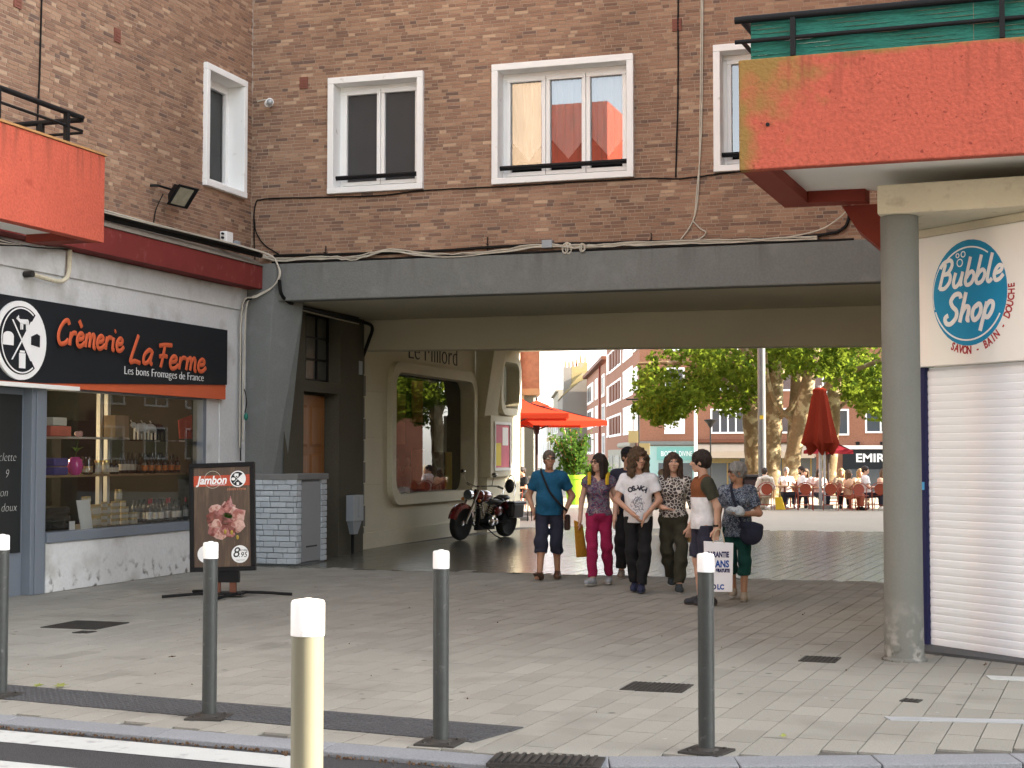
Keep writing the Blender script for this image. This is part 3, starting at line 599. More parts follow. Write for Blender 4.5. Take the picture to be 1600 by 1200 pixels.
# grey wall boxes, pipe and black cables in the passage
mbx = thing('meter_box', 'small grey plastic meter box fixed on the dim passage wall', 'meter box', (-10.62, 24.1, .55))
GR = mat('grey_plastic', (.33,.36,.39), .5, .06, 3)
q = MB(); q.fbox(PW, 23.98, 24.42, .002, .14, .55, 1.0); q.build('box', GR, mbx, bevel=.01); q = MB(); q.fbox(PW, 24.2, 24.39, .141, .15, .62, .97); q.build('lid', GR, mbx, bevel=.004)
q = MB(); q.hexa([PW.p(24.12,.01,.33),PW.p(24.28,.01,.33),PW.p(24.28,.09,.33),PW.p(24.12,.09,.33),PW.p(24.0,.01,.545),PW.p(24.38,.01,.545),PW.p(24.38,.12,.545),PW.p(24.0,.12,.545)]); q.build('hopper', GR, mbx); q = MB(); q.cyl(PW.p(24.16,.05,0), PW.p(24.16,.05,.33), .03); q.build('conduit', M['black'], mbx)
q = MB(); q.fbox(PW, 24.56, 24.72, -.12, -.02, 3.1, 3.34); tag(q.build('junction_box', GR, bevel=.01), 'grey junction box high on the passage wall under the cross beam', 'junction box')
# ================================================================== CHEESE SHOP WING (left of the passage)
M['moss'] = None
chb = thing('cheese_shop_building', 'brick wing with the cheese shop below and a red balcony above', 'building', (-11.2, 16.5, 0))
LWIN = (19.9, 21.18, 5.68, 7.52)
mb = MB(); rects(mb, LW, 6, 21.449, 4.7, 14, [(LWIN[0]+.02, LWIN[1]-.02, LWIN[2]+.02, LWIN[3]-.02)]); mb.quad((-11.2,6,14),(-11.2,21.449,14),(-13,21.449,14),(-13,6,14)); mb.quad((-11.2,6,4.7),(-11.2,6,14),(-13,6,14),(-13,6,4.7)); mb.build('wall', M['mortar'], chb)
mb = MB(); mb.box(-22, -12.6, 6, 22, 3.9, 14.01); mb.box(-22, -14.6, 6, 25, 0, 3.9); mb.box(-12.6, -11.5, 6, 21.4, 3.95, 4.65); mb.build('upper_storeys', M['plain_brick'], chb)
brickwork(chb, LW, 11.3, 21.44, 4.79, 9.0, [(LWIN[0], LWIN[1], LWIN[2], LWIN[3])], M['brick'], single=300, hidden=lambda c: c.y < 16 and c.z < 6.4)
window(chb, LW, *LWIN, 1, glass='glass', depth=.26)
# shop front wall
PF = LW; DOOR = (13.6, 15.80, 0, 2.52); WIN = (16.08, 20.02, .70, 2.6)
mb = MB(); rects(mb, LW, 6, 21.3, 0, 4.27, [DOOR, WIN]); mb.build('shop_wall', M['plaster'], chb)
mb = MB(); mb.fbox(LW, 6, 21.28, .002, .03, 3.93, 4.26); mb.fbox(LW, 20.45, 20.95, .002, .02, 0, 3.5); mb.fbox(LW, 16.12, 19.98, .002, .025, 0, .60); mb.build('plaster_band', M['plaster'], chb, bevel=.008)
q = MB(); q.hexa([(-11.19,6,4.27),(-10.92,6,4.27),(-10.92,21.37,4.27),(-11.19,21.37,4.27),(-11.19,6,4.62),(-10.92,6,4.62),(-10.92,21.37,4.62),(-11.19,21.37,4.62)]); q.build('red_fascia', M['redpaint'], chb, bevel=.006)
q = MB(); q.hexa([(-11.19,6,4.624),(-10.90,6,4.624),(-10.90,21.37,4.624),(-11.19,21.37,4.624),(-11.19,6,4.79),(-11.05,6,4.72),(-11.05,21.37,4.72),(-11.19,21.37,4.79)]); q.build('coping', mat('dirty_coping', (.20,.17,.135), .9, .2, 3, bump=.3), chb)
# grey-blue joinery
q = MB(); q.fbox(LW, 15.80, 16.10, -.15, .02, 0, 2.55); q.fbox(LW, 15.87, 16.03, .02, .04, .0, 2.5); q.build('door_post', M['greyblue'], chb, bevel=.008)
wn = sub('display_window', chb)
q = MB(); q.fbox(LW, 16.11, 20.05, -.16, .05, .61, .735); q.fbox(LW, 19.97, 20.07, -.16, .01, .737, 2.56); q.fbox(LW, 16.11, 19.96, -.16, .008, 2.5, 2.58); q.build('frame', M['greyblue'], wn, bevel=.008)
q = MB(); q.quad(LW.p(16.1,-.09,.73), LW.p(19.98,-.09,.73), LW.p(19.98,-.09,2.5), LW.p(16.1,-.09,2.5)); q.build('pane', glassmat('display_glass', ior=1.42), wn)
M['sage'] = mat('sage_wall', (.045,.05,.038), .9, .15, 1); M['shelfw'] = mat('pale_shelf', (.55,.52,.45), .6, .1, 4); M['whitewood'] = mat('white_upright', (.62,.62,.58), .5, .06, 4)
q = MB()
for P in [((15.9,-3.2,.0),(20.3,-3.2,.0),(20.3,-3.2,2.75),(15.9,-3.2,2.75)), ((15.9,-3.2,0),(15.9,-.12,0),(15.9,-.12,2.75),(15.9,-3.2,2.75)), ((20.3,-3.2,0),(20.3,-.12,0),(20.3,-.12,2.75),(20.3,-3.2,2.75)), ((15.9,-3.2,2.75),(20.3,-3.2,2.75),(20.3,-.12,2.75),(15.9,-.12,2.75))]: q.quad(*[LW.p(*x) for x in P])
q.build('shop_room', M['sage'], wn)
q = MB(); q.fbox(LW, 16.0, 20.1, -1.0, -.17, .66, .735); q.build('display_ledge', mat('ledge_grey', (.13,.13,.125), .7, .1, 4), wn)
q = MB(); q.fbox(LW, 16.15, 20.0, -.62, -.28, 1.405, 1.43); q.build('shelf', mat('oak_shelf', (.30,.21,.11), .6, .2, 4), wn); q = MB(); q.fbox(LW, 16.15, 18.45, -.62, -.28, 1.905, 1.93); q.build('shelf', M['shelfw'], wn)
q = MB(); q.fbox(LW, 18.45, 20.0, -.62, -.3, 1.885, 1.905); q.build('shelf', M['glass'], wn)
for u in (18.28, 18.47): q = MB(); q.fbox(LW, u, u+.07, -.70, -.64, .74, 2.62); q.build('upright', M['whitewood'], wn)
# back furniture in the shop: cupboards, posts, a warm wall
for u0, u1, n0, n1, z0, z1, m_ in ((16.3,18.2,-2.9,-2.6,0,2.0,'wood'), (18.6,20.0,-2.4,-2.1,0,1.0,'dark'), (19.0,20.2,-1.9,-1.75,.75,2.2,'dark'), (17.3,17.36,-1.3,-1.24,0,2.7,'shelfw'), (18.0,18.08,-1.9,-1.8,0,2.7,'greyblue')):
    q = MB(); q.fbox(LW, u0, u1, n0, n1, z0, z1); q.build('shop_furniture', M[m_], wn)
for k, (z, n) in enumerate(((.9,-2.55),(1.3,-2.55),(1.68,-2.55))): q = MB(); q.fbox(LW, 16.3, 18.2, n-.1, n+.16, z, z+.025); q.build('back_shelf', M['shelfw'], wn)
# door with its blackboard
dr = sub('shop_door', chb); q = MB(); q.fbox(LW, 14.2, 15.79, -.16, -.10, 0, 2.5); q.build('door_leaf', M['greyblue'], dr)
q = MB(); q.fbox(LW, 14.4, 15.74, -.098, -.08, .52, 2.42); q.build('blackboard', mat('blackboard', (.018,.02,.02), .6, .2, 4), dr)
q = MB(); CK = mat('chalk', (.55,.55,.53), .9, .2, 30)
for s, u, z in (('Raclette', 15.38, 1.62), ('9', 15.45, 1.42), ('Lyon', 15.33, 1.2), ('doux', 15.5, 1.02)): text_on(q, LW, s, u, -.077, z, .15, extrude=.001, shear=.25, offset=-.004)
q.build('chalk_writing', CK, dr, kind='stuff')
q = MB(); q.fbox(LW, 13.6, 15.79, -.30, -.17, 0, 2.5); q.build('door_backing', M['dark'], dr)
# balcony
b = sub('balcony', chb); BX, BY = -9.15, 14.16
q = MB(); q.box(BX-.13, BX, 8, BY, 3.97, 4.905); q.build('parapet', M['red'], b, bevel=.008)
q = MB(); q.box(BX-.8, BX-.132, BY-.13, BY-.002, 4.10, 4.9); q.box(BX-.8, BX-.132, BY-.26, BY-.004, 3.975, 4.098); q.build('end_parapet', M['darkred'], b, bevel=.006)
q = MB(); q.box(BX-.8, BX-.134, 8, BY-.262, 4.06, 4.2); q.box(-11.2, BX-.802, 8, 12.1, 4.06, 4.2); q.build('balcony_floor', M['offwhite'], b)
q = MB(); q.box(BX-.16, BX+.02, 8, BY+.015, 4.907, 4.93); q.build('parapet_coping', mat('ochre_coping', (.38,.2,.08), .9, .3, 5), b)
rl = MB(); 
for z, r in ((5.26, .03), (5.12, .016)):
    rl.cyl((BX-.07, 8, z), (BX-.07, BY-.33, z), r, n=10); rl.cyl((BX-.07, BY-.33, z-.02), (BX-.95, BY-.33, z-.02), r, n=10)
rl.build('handrail', M['black'], b, smooth=True)
for y in (9.4, 10.9, 12.4, 13.55): q = MB(); q.box(BX-.095, BX-.045, y-.025, y+.025, 4.93, 5.25); q.build('railing_post', M['black'], b)
q = MB(); q.box(BX-.6, BX-.55, BY-.355, BY-.305, 4.93, 5.24); q.build('railing_post', M['black'], b)

# ------------------------------------------------------------------ shop sign
SF = Fr((-11.08, 0, 0), (0, 1, 0), (1, 0, 0))
sg = thing('shop_sign', 'long anthracite shop sign with orange raised lettering above the cheese shop window', 'shop sign', (-11.15, 16.5, 2.53))
M['anth'] = mat('anthracite', (.014,.017,.021), .55, .1, 2, spec=.2); M['orange'] = mat('orange_sign', (.62,.12,.045), .5, .08, 4, spec=.35); M['signwhite'] = mat('sign_white', (.9,.9,.89), .5, .03, 4)
q = MB(); q.fbox(SF, 8, 20.48, -.118, -.02, 2.525, 3.56); q.build('orange_board', M['orange'], sg)
q = MB(); q.prism([(8,2.55),(15.9,2.565),(20.49,2.745),(20.49,3.57),(8,3.57)], SF, -.118, 0); q.build('dark_panel', M['anth'], sg, bevel=.004)
q = MB(); q.fbox(SF, 8, 16.6, -.1, .03, 2.50, 2.55); q.build('light_trim', M['offwhite'], sg)
q = MB(); strokes(q, SF, 'CrEmerie', 16.09, .035, 3.06, .165, .03, slant=.12, width=1.50); strokes(q, SF, 'La', 17.73, .035, 2.93, .19, .032, slant=.2, width=.60); strokes(q, SF, 'Ferme', 18.42, .035, 2.90, .175, .031, slant=.12, width=1.36); q.build('lettering', M['orange'], sg, smooth=True, kind='stuff')
q = MB(); text_on(q, SF, 'Les bons Fromages de France', 18.71, .005, 2.765, .16, width=2.1, extrude=.003, offset=-.003); q.build('small_lettering', M['signwhite'], sg, kind='stuff')
# round logo: white disc, dark quarters, cow, cheeses and milk can
lg = sub('round_logo', sg); lu, lz = 15.38, 3.05
q = MB(); disc(q, SF, lu, lz, .47, .0, .03, ru=.50); q.build('logo_disc', M['signwhite'], lg)
q = MB()
for a0, a1 in ((52, 180), (180, 308)):
    P = [(lu+.43*math.cos(R(a0+(a1-a0)*i/20)), lz+.405*math.sin(R(a0+(a1-a0)*i/20))) for i in range(21)]; q.prism([(lu, lz)]+P, SF, .03, .036, back=False)
q.build('logo_quarters', M['anth'], lg)
q = MB(); ring(q, SF, lu, lz, .375, .392, .037, .041, 55, 305); 
for a in (52, 128): q.hexa([SF.p(lu+du+t*.30*math.cos(R(a)), n, lz+t*.30*math.sin(R(a))) for n in (.037, .042) for t, du in ((-1,-.012),(-1,.012),(1,.012),(1,-.012))])
def cow(q, u, z, s):
    for P in ([(-.5,.2),(.5,.25),(.55,-.15),(-.45,-.15)], [(-.5,.2),(-.85,.38),(-.95,.2),(-.7,.05),(-.45,-.1)], [(-.45,-.1),(-.42,-.62),(-.3,-.62),(-.28,-.1)], [(-.22,-.1),(-.2,-.6),(-.1,-.6),(-.08,-.1)], [(.28,-.1),(.32,-.62),(.43,-.62),(.46,-.1)], [(.44,-.1),(.5,-.58),(.58,-.58),(.56,0)], [(.5,.24),(.64,.1),(.66,-.3),(.6,-.3),(.56,.05)], [(-.75,.33),(-.7,.5),(-.62,.33)]):
        q.prism([(u+a*s, z+b*s) for a, b in P], SF, .037, .041+.0004*len(P), back=False)
cow(q, lu+.03, lz+.22, .15)
disc(q, SF, lu-.26, lz+.03, .06, .037, .043, ru=.10); q.fbox(SF, lu-.36, lu-.16, .037, .042, lz-.07, lz+.03); q.fbox(SF, lu-.05, lu+.07, .037, .043, lz-.33, lz-.15); q.fbox(SF, lu-.035, lu+.055, .037, .0425, lz-.145, lz-.12)
q.build('logo_drawings', M['signwhite'], lg)
q = MB(); q.prism([(lu+.19,lz-.04),(lu+.36,lz-.06),(lu+.36,lz+.08),(lu+.30,lz+.10),(lu+.19,lz+.06)], SF, .03, .036, back=False); q.build('logo_cheese', M['anth'], lg)

# ================================================================== BUBBLE SHOP CORNER (right of the passage)
cb = thing('corner_building', 'wing with the white shutter shop, round column and big red balcony', 'building', (-.3, 14, 0))
mb = MB(); plan = [(-.55,14.45),(1.3,12.75),(60,12.1),(60,21.45),(.62,21.45),(.62,21.4),(-.55,21.4)]
mb.plate(plan, 3.72, 16); mb.build('upper_storeys', M['plain_brick'], cb)
mb = MB(); mb.plate([(-.58,14.45),(1.3,12.9),(60,12.3),(60,33),(-.58,33)], -.02, 3.715); mb.plate([(.62,21.46),(60,21.46),(60,32.9),(.62,32.9)], 3.72, 15.9); mb.build('lower_walls', M['soffit'], cb)
q = MB(); q.lathe([(.185,-.01),(.185,.015),(.162,.03),(.158,.6),(.156,3.69)], (-.79, 13.09, 0), 40); q.build('column', M['column'], cb, smooth=True, angle=50)
q = MB(); q.hexa([(-.955,12.90,3.69),(7,12.28,3.69),(7,18,3.69),(-.58,18,3.69),(-.955,12.90,3.935),(7,12.28,3.935),(7,18,3.935),(-.58,18,3.935)]); q.build('canopy_slab', M['slabcream'], cb, bevel=.012)
SH = Fr((-.63, 14.07, 0), (.731, -.682, 0), (-.682, -.731, 0))
q = MB(); q.fbox(SH, -.045, 3.2, -.02, .10, 2.475, 3.62); q.build('sign_board', mat('sign_board_white', (.92,.905,.86), .5, .02, 2), cb, bevel=.005)
q = MB(); q.fbox(SH, -.06, 3.2, -.02, .14, 3.622, 3.685); q.build('sign_top_trim', M['slabcream'], cb)
dc = sub('round_emblem', cb); M['bubble'] = mat('sign_blue', (.012,.27,.50), .5, .08, 3); bu, bz, br = .62, 3.085, .455
q = MB(); disc(q, SH, bu, bz, br, .10, .106, ru=.425); q.build('blue_disc', M['bubble'], dc)
q = MB(); ring(q, SH, bu-.005, bz, .400, .414, .107, .110, 200, 330); ring(q, SH, bu-.005, bz, .405, .413, .107, .110, 135, 197); ring(q, SH, bu, bz, .385, .398, .107, .110, 55, 130)
for du, dz, r in ((-.12,.33,.022),(-.055,.335,.028),(-.095,.265,.036)): ring(q, SH, bu+du, bz+dz, r-.009, r, .107, .110, k=16)
strokes(q, SH, 'Bubble', bu-.35, .112, bz+.055, .122, .018, slant=.22, drop=.03, width=.74, depth=.15); strokes(q, SH, 'Shop', bu-.28, .112, bz-.26, .128, .021, slant=.22, drop=.06, width=.56, depth=.15)
q.build('white_lettering', M['signwhite'], dc, kind='stuff')
q = MB(); RD = mat('sign_red', (.42,.03,.035), .5, .05, 4); word = 'SAVON - BAIN - DOUCHE'; n = len(word)
for k, c in enumerate(word):
    a = R(-114 + k*(116/(n-1))); rr = .525
    if c == ' ': continue
    vs, fs = text_geo(c, .098, extrude=.002, offset=.0018); vs = [(v[0]*.74, v[1], v[2]) for v in vs]; t = a+math.pi/2
    q.add([SH.p(bu+rr*math.cos(a)*.96+v[0]*math.cos(t)-v[1]*math.sin(t), .103+v[2], bz+rr*math.sin(a)+v[0]*math.sin(t)+v[1]*math.cos(t)) for v in vs], fs)
q.build('red_lettering', RD, dc, kind='stuff')
st = sub('roller_shutter', cb); M['shut'] = mat('white_shutter', (.90,.93,.97), .45, .02, 2, spec=.3); ns = 35; ph = 2.43/ns; sm = None
for k in range(ns):
    if sm is None:
        q = MB(); prof = [(0,.0),(.006,.004),(.030,.0065),(.056,.0055),(.0655,.003),(.0695,0)]; F0 = Fr((0,0,0), SH.u, SH.n)
        for (z0, d0), (z1, d1) in zip(prof, prof[1:]): q.quad(F0.p(.02,d0,z0), F0.p(2.4,d0,z0), F0.p(2.4,d1,z1), F0.p(.02,d1,z1))
        sm = q.mesh('slat', M['shut'], smooth=True)
    o = bpy.data.objects.new('slat', sm); COL.objects.link(o); o.parent = st; o.location = Vector((-.63, 14.07, .012+k*ph))-Vector(ORG[cb.name])
q = MB(); q.fbox(SH, .0, 3, -.06, -.012, 0, 2.47); q.build('shutter_backing', M['shut'], st)
q = MB(); q.fbox(SH, -.085, .02, -.05, .045, 0, 2.474); q.build('door_jamb', mat('navy_paint', (.012,.014,.075), .45, .1, 3), cb)
q = MB(); q.fbox(SH, -.075, .008, .046, .049, 1.385, 1.455); q.build('sticker', mat('sticker_blue', (.09,.42,.75), .5, .05, 3), cb)
q = MB(); q.plate([(-.74,13.62),(-.66,14.3),(-.55,14.05),(1.6,12.05),(.9,11.9),(.22,13.02)], -.004, .022); q.build('doorstep', mat('dark_step', (.075,.077,.08), .7, .12, 2), cb)
# balcony with moss-stained render
def mossmat():
    m = mat('mossy_red_render', (.42,.092,.058), .88, .09, 1.3, bump=.55, bscale=34, fine=.14, stain=((.24,.045,.03), 24), stain_lim=(.64,.69))
    n = m.node_tree.nodes; l = m.node_tree.links; b = n['Principled BSDF']; src = b.inputs['Base Color'].links[0].from_socket
    g = n.new('ShaderNodeNewGeometry'); sp = n.new('ShaderNodeSeparateXYZ'); l.new(g.outputs['Position'], sp.inputs[0])
    def mr(s, a, b_, c, d):
        k = n.new('ShaderNodeMapRange'); l.new(s, k.inputs[0]); k.inputs[1].default_value = a; k.inputs[2].default_value = b_; k.inputs[3].default_value = c; k.inputs[4].default_value = d; return k.outputs[0]
    def mm(op, a, b_):
        k = n.new('ShaderNodeMath'); k.operation = op
        for i, v in enumerate((a, b_)):
            if hasattr(v, 'links'): l.new(v, k.inputs[i])
            else: k.inputs[i].default_value = v
        return k.outputs[0]
    nz = n.new('ShaderNodeTexNoise'); nz.inputs['Scale'].default_value = 5; nz.inputs['Detail'].default_value = 8; l.new(g.outputs['Position'], nz.inputs['Vector'])
    fx = mr(sp.outputs['X'], -1.95, -1.0, 1, 0); fz = mr(sp.outputs['Z'], 4.0, 4.84, .05, 1); f1 = mm('MULTIPLY', fx, fz)
    edge = mr(sp.outputs['X'], -1.95, -1.72, .75, 0); top = mr(sp.outputs['Z'], 4.76, 4.84, 0, .75); f = mm('MAXIMUM', mm('MAXIMUM', f1, edge), mm('MULTIPLY', top, .9))
    f = mm('ADD', mm('MULTIPLY', f, 1.5), mm('MULTIPLY', mr(nz.outputs[0], .3, .7, -1, 1), .35)); f = mr(f, .35, 1.0, 0, .85)
    x = n.new('ShaderNodeMix'); x.data_type = 'RGBA'; l.new(f, x.inputs[0]); l.new(src, x.inputs[6]); x.inputs[7].default_value = (.21,.155,.04,1); l.new(x.outputs[2], b.inputs['Base Color']); return m
M['moss'] = mossmat(); worn(M['moss'], 4.84, 4.35, (.25,.058,.036), 11, .53, .68, (1,1,.08))
bl = sub('balcony', cb)
def yf(x): return 11.97-.02*(x+1.95)
q = MB(); q.hexa([(-1.95,11.97,3.95),(9,yf(9),3.95),(9,yf(9)+.11,3.95),(-1.95,12.08,3.95),(-1.95,11.97,4.835),(9,yf(9),4.835),(9,yf(9)+.11,4.835),(-1.95,12.08,4.835)]); q.build('parapet', M['moss'], bl, bevel=.012)
q = MB(); q.hexa([(-1.948,12.082,3.953),(-1.72,12.082,3.953),(-1.62,13.74,3.953),(-1.86,13.95,3.953),(-1.948,12.082,4.83),(-1.80,12.082,4.83),(-1.72,13.74,4.83),(-1.86,13.95,4.83)]); q.hexa([(-1.86,13.952,3.955),(-1.62,13.742,3.955),(-1.12,13.76,3.955),(-1.10,13.99,3.955),(-1.86,13.952,4.1),(-1.62,13.742,4.1),(-1.12,13.76,4.1),(-1.10,13.99,4.1)]); q.build('side_parapet', M['darkred'], bl, bevel=.006)
q = MB(); q.plate([(-1.74,12.082),(9,yf(9)+.112),(9,14.2),(-.58,14.2),(-1.2,13.8),(-1.66,13.76)], 4.06, 4.3); q.build('balcony_floor', M['offwhite'], bl)
q = MB(); q.cyl((-1.72, 11.95, 4.30), (-1.72, 11.99, 4.30), .016, n=8); q.build('drain_hole', M['black'], bl)
q = MB()
for z, r in ((5.16, .03), (4.985, .018)): q.cyl((-1.98, 11.99, z), (9, 11.99-.02*11, z), r, n=10); q.cyl((-1.92, 11.99, z), (-1.80, 13.9, z), r, n=10)
q.build('handrail', M['black'], bl, smooth=True)
for x in (-1.52, .05, 1.6, 3.2): q = MB(); q.box(x-.02, x+.02, yf(x)-.002, yf(x)+.045, 4.84, 5.15); q.build('railing_post', M['black'], bl)
GRN = mat('green_wind_screen', (.018,.14,.105), .75, .2, 3, bump=.5, bscale=30, fine=.25, stretch=(.6,.6,4))
for x0, x1 in ((-1.86, -.158), (-.156, 1.5), (1.51, 3.2), (3.21, 5)):
    q = MB(); nn = 14
    for i in range(nn):
        for j in range(9):
            a, b_ = x0+(x1-x0)*i/nn, x0+(x1-x0)*(i+1)/nn; za, zb = 4.838+.035*j, 4.838+.035*j+.0365; w_ = lambda x: yf(x)+.06+.006*math.sin(x*9+j); q.quad((a, w_(a), za), (b_, w_(b_), za), (b_, w_(b_)+.006, zb), (a, w_(a)+.006, zb))
    q.build('wind_screen', GRN, bl)
q = MB(); q.hexa([(-1.22,13.98,3.74),(-.96,13.98,3.5),(-.96,14.4,3.5),(-1.22,14.4,3.74),(-1.35,13.98,3.953),(-.96,13.98,3.953),(-.96,14.4,3.953),(-1.35,14.4,3.953)]); q.build('red_bracket', M['darkred'], cb)

# ------------------------------------------------------------------ the far side of the street, behind the viewer (seen only as reflections)
op = thing('street_building', 'red rendered building across the street, mirrored in the windows', 'building', (-20, -16, 0))
q = MB(); q.box(-60, -20.5, -26, -16, 0, 16); q.build('wall', M['plaster'], op); q = MB(); q.box(-20.49, -15.0, -25, -15.98, 0, 16); q.build('red_bay', M['red'], op); q = MB()
for k in range(4):
    q.box(-60, -14.9, -15.99, -15.85, 3.6+3*k, 3.9+3*k)
q.build('string_course', M['offwhite'], op)
for k in range(4):
    for i in range(12): q = MB(); x = -57+i*3.7; q.box(x, x+1.6, -15.995, -15.9, 1.0+3*k, 2.8+3*k); q.build('window', M['pvc'] if (i+k) % 3 == 0 else M['dark'], op)
op2 = thing('street_building', 'pale rendered building across the street, mirrored in the shop glass', 'building', (0, -18, 0))
q = MB(); q.box(-13, 40, -30, -18, 0, 11); q.build('wall', M['cream'], op2)
for k in range(3):
    for i in range(13): q = MB(); x = -11+i*3.7; q.box(x, x+1.5, -17.995, -17.9, 1.0+3.2*k, 2.9+3.2*k); q.build('window', M['dark'], op2)
# ================================================================== THE SQUARE BEYOND THE PASSAGE
M['fbrick'] = mat('far_brick', (.27,.125,.078), .9, .15, .5, fine=.15, bscale=9)
M['fbrick2'] = mat('far_pale_brick', (.30,.15,.10), .9, .12, .4, fine=.12, bscale=9)
M['shutb'] = mat('brown_shutter', (.16,.06,.035), .7, .15, 3)
M['fwall'] = mat('pale_wall', (.30,.275,.225), .9, .1, .4); M['fgrey'] = mat('grey_gable', (.22,.20,.175), .9, .1, .3, stain=((.25,.22,.19), .5))
M['fyel'] = mat('far_ochre', (.30,.235,.11), .9, .15, .8, stain=((.28,.25,.2), 1.2)); M['fglass'] = mat('far_glass', (.06,.075,.09), .12, .2, .5, spec=.8)
M['slate'] = mat('slate', (.10,.10,.11), .7, .15, 1); M['terracotta'] = mat('terracotta', (.40,.17,.09), .8, .15, 3)
def fwin(parent, F, u0, u1, z0, z1, fr=.12, split=2, style='glass', pr=.08):
    wn = sub('window', parent); q = MB()
    q.fbox(F, u0-fr, u1+fr, -.05, pr, z1, z1+fr); q.fbox(F, u0-fr, u1+fr, -.05, pr*1.5, z0-fr, z0); q.fbox(F, u0-fr, u0, -.05, pr-.002, z0, z1); q.fbox(F, u1, u1+fr, -.05, pr-.002, z0, z1)
    if style == 'glass':
        for k in range(1, split): u = u0+(u1-u0)*k/split; q.fbox(F, u-.05, u+.05, -.04, pr*.75, z0, z1)
    q.build('frame', M['pvc'], wn)
    q = MB(); q.quad(F.p(u0,.01,z0), F.p(u1,.01,z0), F.p(u1,.01,z1), F.p(u0,.01,z1)); q.build('pane', M['fglass'] if style == 'glass' else M['offwhite'], wn)
    if style == 'slat':
        n = 4
        for k in range(n): a = u0+(u1-u0)*(k+.25)/n; b_ = u0+(u1-u0)*(k+.85)/n; q = MB(); q.fbox(F, a, b_, .011, .12, z0+.03, z1-.03); q.build('shutter', M['shutb'], wn)
    return wn
# arcade building on the near left of the square
ab = thing('arcade_building', 'red brick building on square concrete columns behind the red parasols', 'building', (-17, 52, 0))
AE = Fr((-15.9, 0, 0), (0, 1, 0), (1, 0, 0)); AF = Fr((0, 50.5, 0), (1, 0, 0), (0, -1, 0)); AW = Fr((-15.2, 0, 0), (0, 1, 0), (1, 0, 0))
q = MB(); q.box(-34, -15.9, 43, 50.5, 3.9, 13); q.hexa([(-34,50.5,3.9),(-15.2,50.5,3.9),(-15.2-.34*14,64.5,3.9),(-34,64.5,3.9),(-34,50.5,13),(-15.2,50.5,13),(-15.2-.34*14,64.5,13),(-34,64.5,13)]); q.build('wall', M['fbrick'], ab)
q = MB(); q.hexa([(-34,43,-.02),(-18.5,43,-.02),(-21,64,-.02),(-34,64,-.02),(-34,43,3.7),(-18.5,43,3.7),(-21,64,3.7),(-34,64,3.7)]); q.build('ground_floor', M['fwall'], ab)
q = MB(); q.box(-34, -15.82, 43, 50.4, 3.75, 3.98); q.hexa([(-34,50.42,3.75),(-15.17,50.42,3.75),(-15.17-.34*14,64.4,3.75),(-34,64.4,3.75),(-34,50.42,3.98),(-15.17,50.42,3.98),(-15.17-.34*14,64.4,3.98),(-34,64.4,3.98)]); q.build('band', mat('brick_band', (.36,.22,.13), .9, .1, 1), ab)
for y0, y1 in ((49.0, 50.0), (46.5, 47.6), (44, 45.2)): fwin(ab, AE, y0, y1, 4.15, 5.75); fwin(ab, AE, y0, y1, 7.2, 8.7)
for x, y in ((-15.62, 50.75), (-17.4, 55), (-19, 59.5), (-16.3, 44.5)): q = MB(); q.box(x-.18, x+.18, y-.18, y+.18, -.05, 3.75); q.build('column', M['column'], ab, bevel=.02)
for k in range(2): q = MB(); q.fbox(Fr((-18.49,43,0),(-2.5,21,0),(21,2.5,0)), 1+k*3.6, 3.6+k*3.6, .005, .04, .3, 3.0); q.build('shop_front', M['fglass'], ab)
# corner building across the square and its row along the side street
D_ = Vector((-.3057, .952, 0)); CFr = Fr((0, 105, 0), (1, 0, 0), (0, -1, 0)); C0 = Vector((-24.24, 105, 0)); SFr = Fr(C0, D_, (-.952, -.3057, 0)); rv = Vector((.952, .3057, 0))
bb = thing('corner_shop_building', 'brick corner building with brown shutters and a turquoise tea shop across the square', 'building', (-22, 107, -1.1))
def block(mb, F, t0, t1, depth, z0, z1): mb.fbox(F, t0, t1, -depth, 0, z0, z1)
q = MB(); q.add([(-24.24,105,-1.3),(12,105,-1.3),(12,120,-1.3)]+[tuple(C0+D_*37.5+Vector((0,0,-1.3)))]+[(-24.24,105,15),(12,105,15),(12,120,15)]+[tuple(C0+D_*37.5+Vector((0,0,15)))], [(0,1,5,4),(1,2,6,5),(2,3,7,6),(3,0,4,7),(4,5,6,7)]); q.build('wall', M['fbrick'], bb)
for zz in (3.33, 6.25, 9.2):
    fwin(bb, SFr, 18.5, 33.3, zz+.1, zz+1.65, fr=.18, style='slat', pr=.03); fwin(bb, SFr, 34, 36.4, zz+.1, zz+1.65, fr=.15, style='blind'); fwin(bb, SFr, 6.5, 16, zz+.1, zz+1.9, fr=.2, style='glass', split=3, pr=.02); fwin(bb, SFr, 1.5, 4.5, zz+.1, zz+1.65, style='blind')
for zz in (3.25, 6.15, 9.05):
    fwin(bb, CFr, -22.35, -21.15, zz, zz+1.5, style='blind' if zz < 4 else 'glass', split=1); fwin(bb, CFr, -19.1, -16.9, zz, zz+1.5, split=4)
    fwin(bb, CFr, -15.2, -13.6, zz, zz+1.5, split=2); fwin(bb, CFr, -12.3, -9.9, zz-.15, zz+1.4, split=3); fwin(bb, CFr, -8.6, -6.8, zz, zz+1.5, split=2); fwin(bb, CFr, -5, -3, zz, zz+1.5, split=2)
q = MB(); q.fbox(CFr, -24.2, -20.2, .002, .25, 2.36, 2.62); q.build('cornice', M['concrete'], bb)
tq = mat('turquoise_front', (.17,.40,.36), .5, .06, 1); tq2 = mat('pale_turquoise', (.32,.48,.45), .5, .06, 1)
sf = sub('tea_shop_front', bb); q = MB(); q.fbox(CFr, -24.2, -20.25, .002, .10, -1.1, 2.3); q.build('front_panel', tq2, sf)
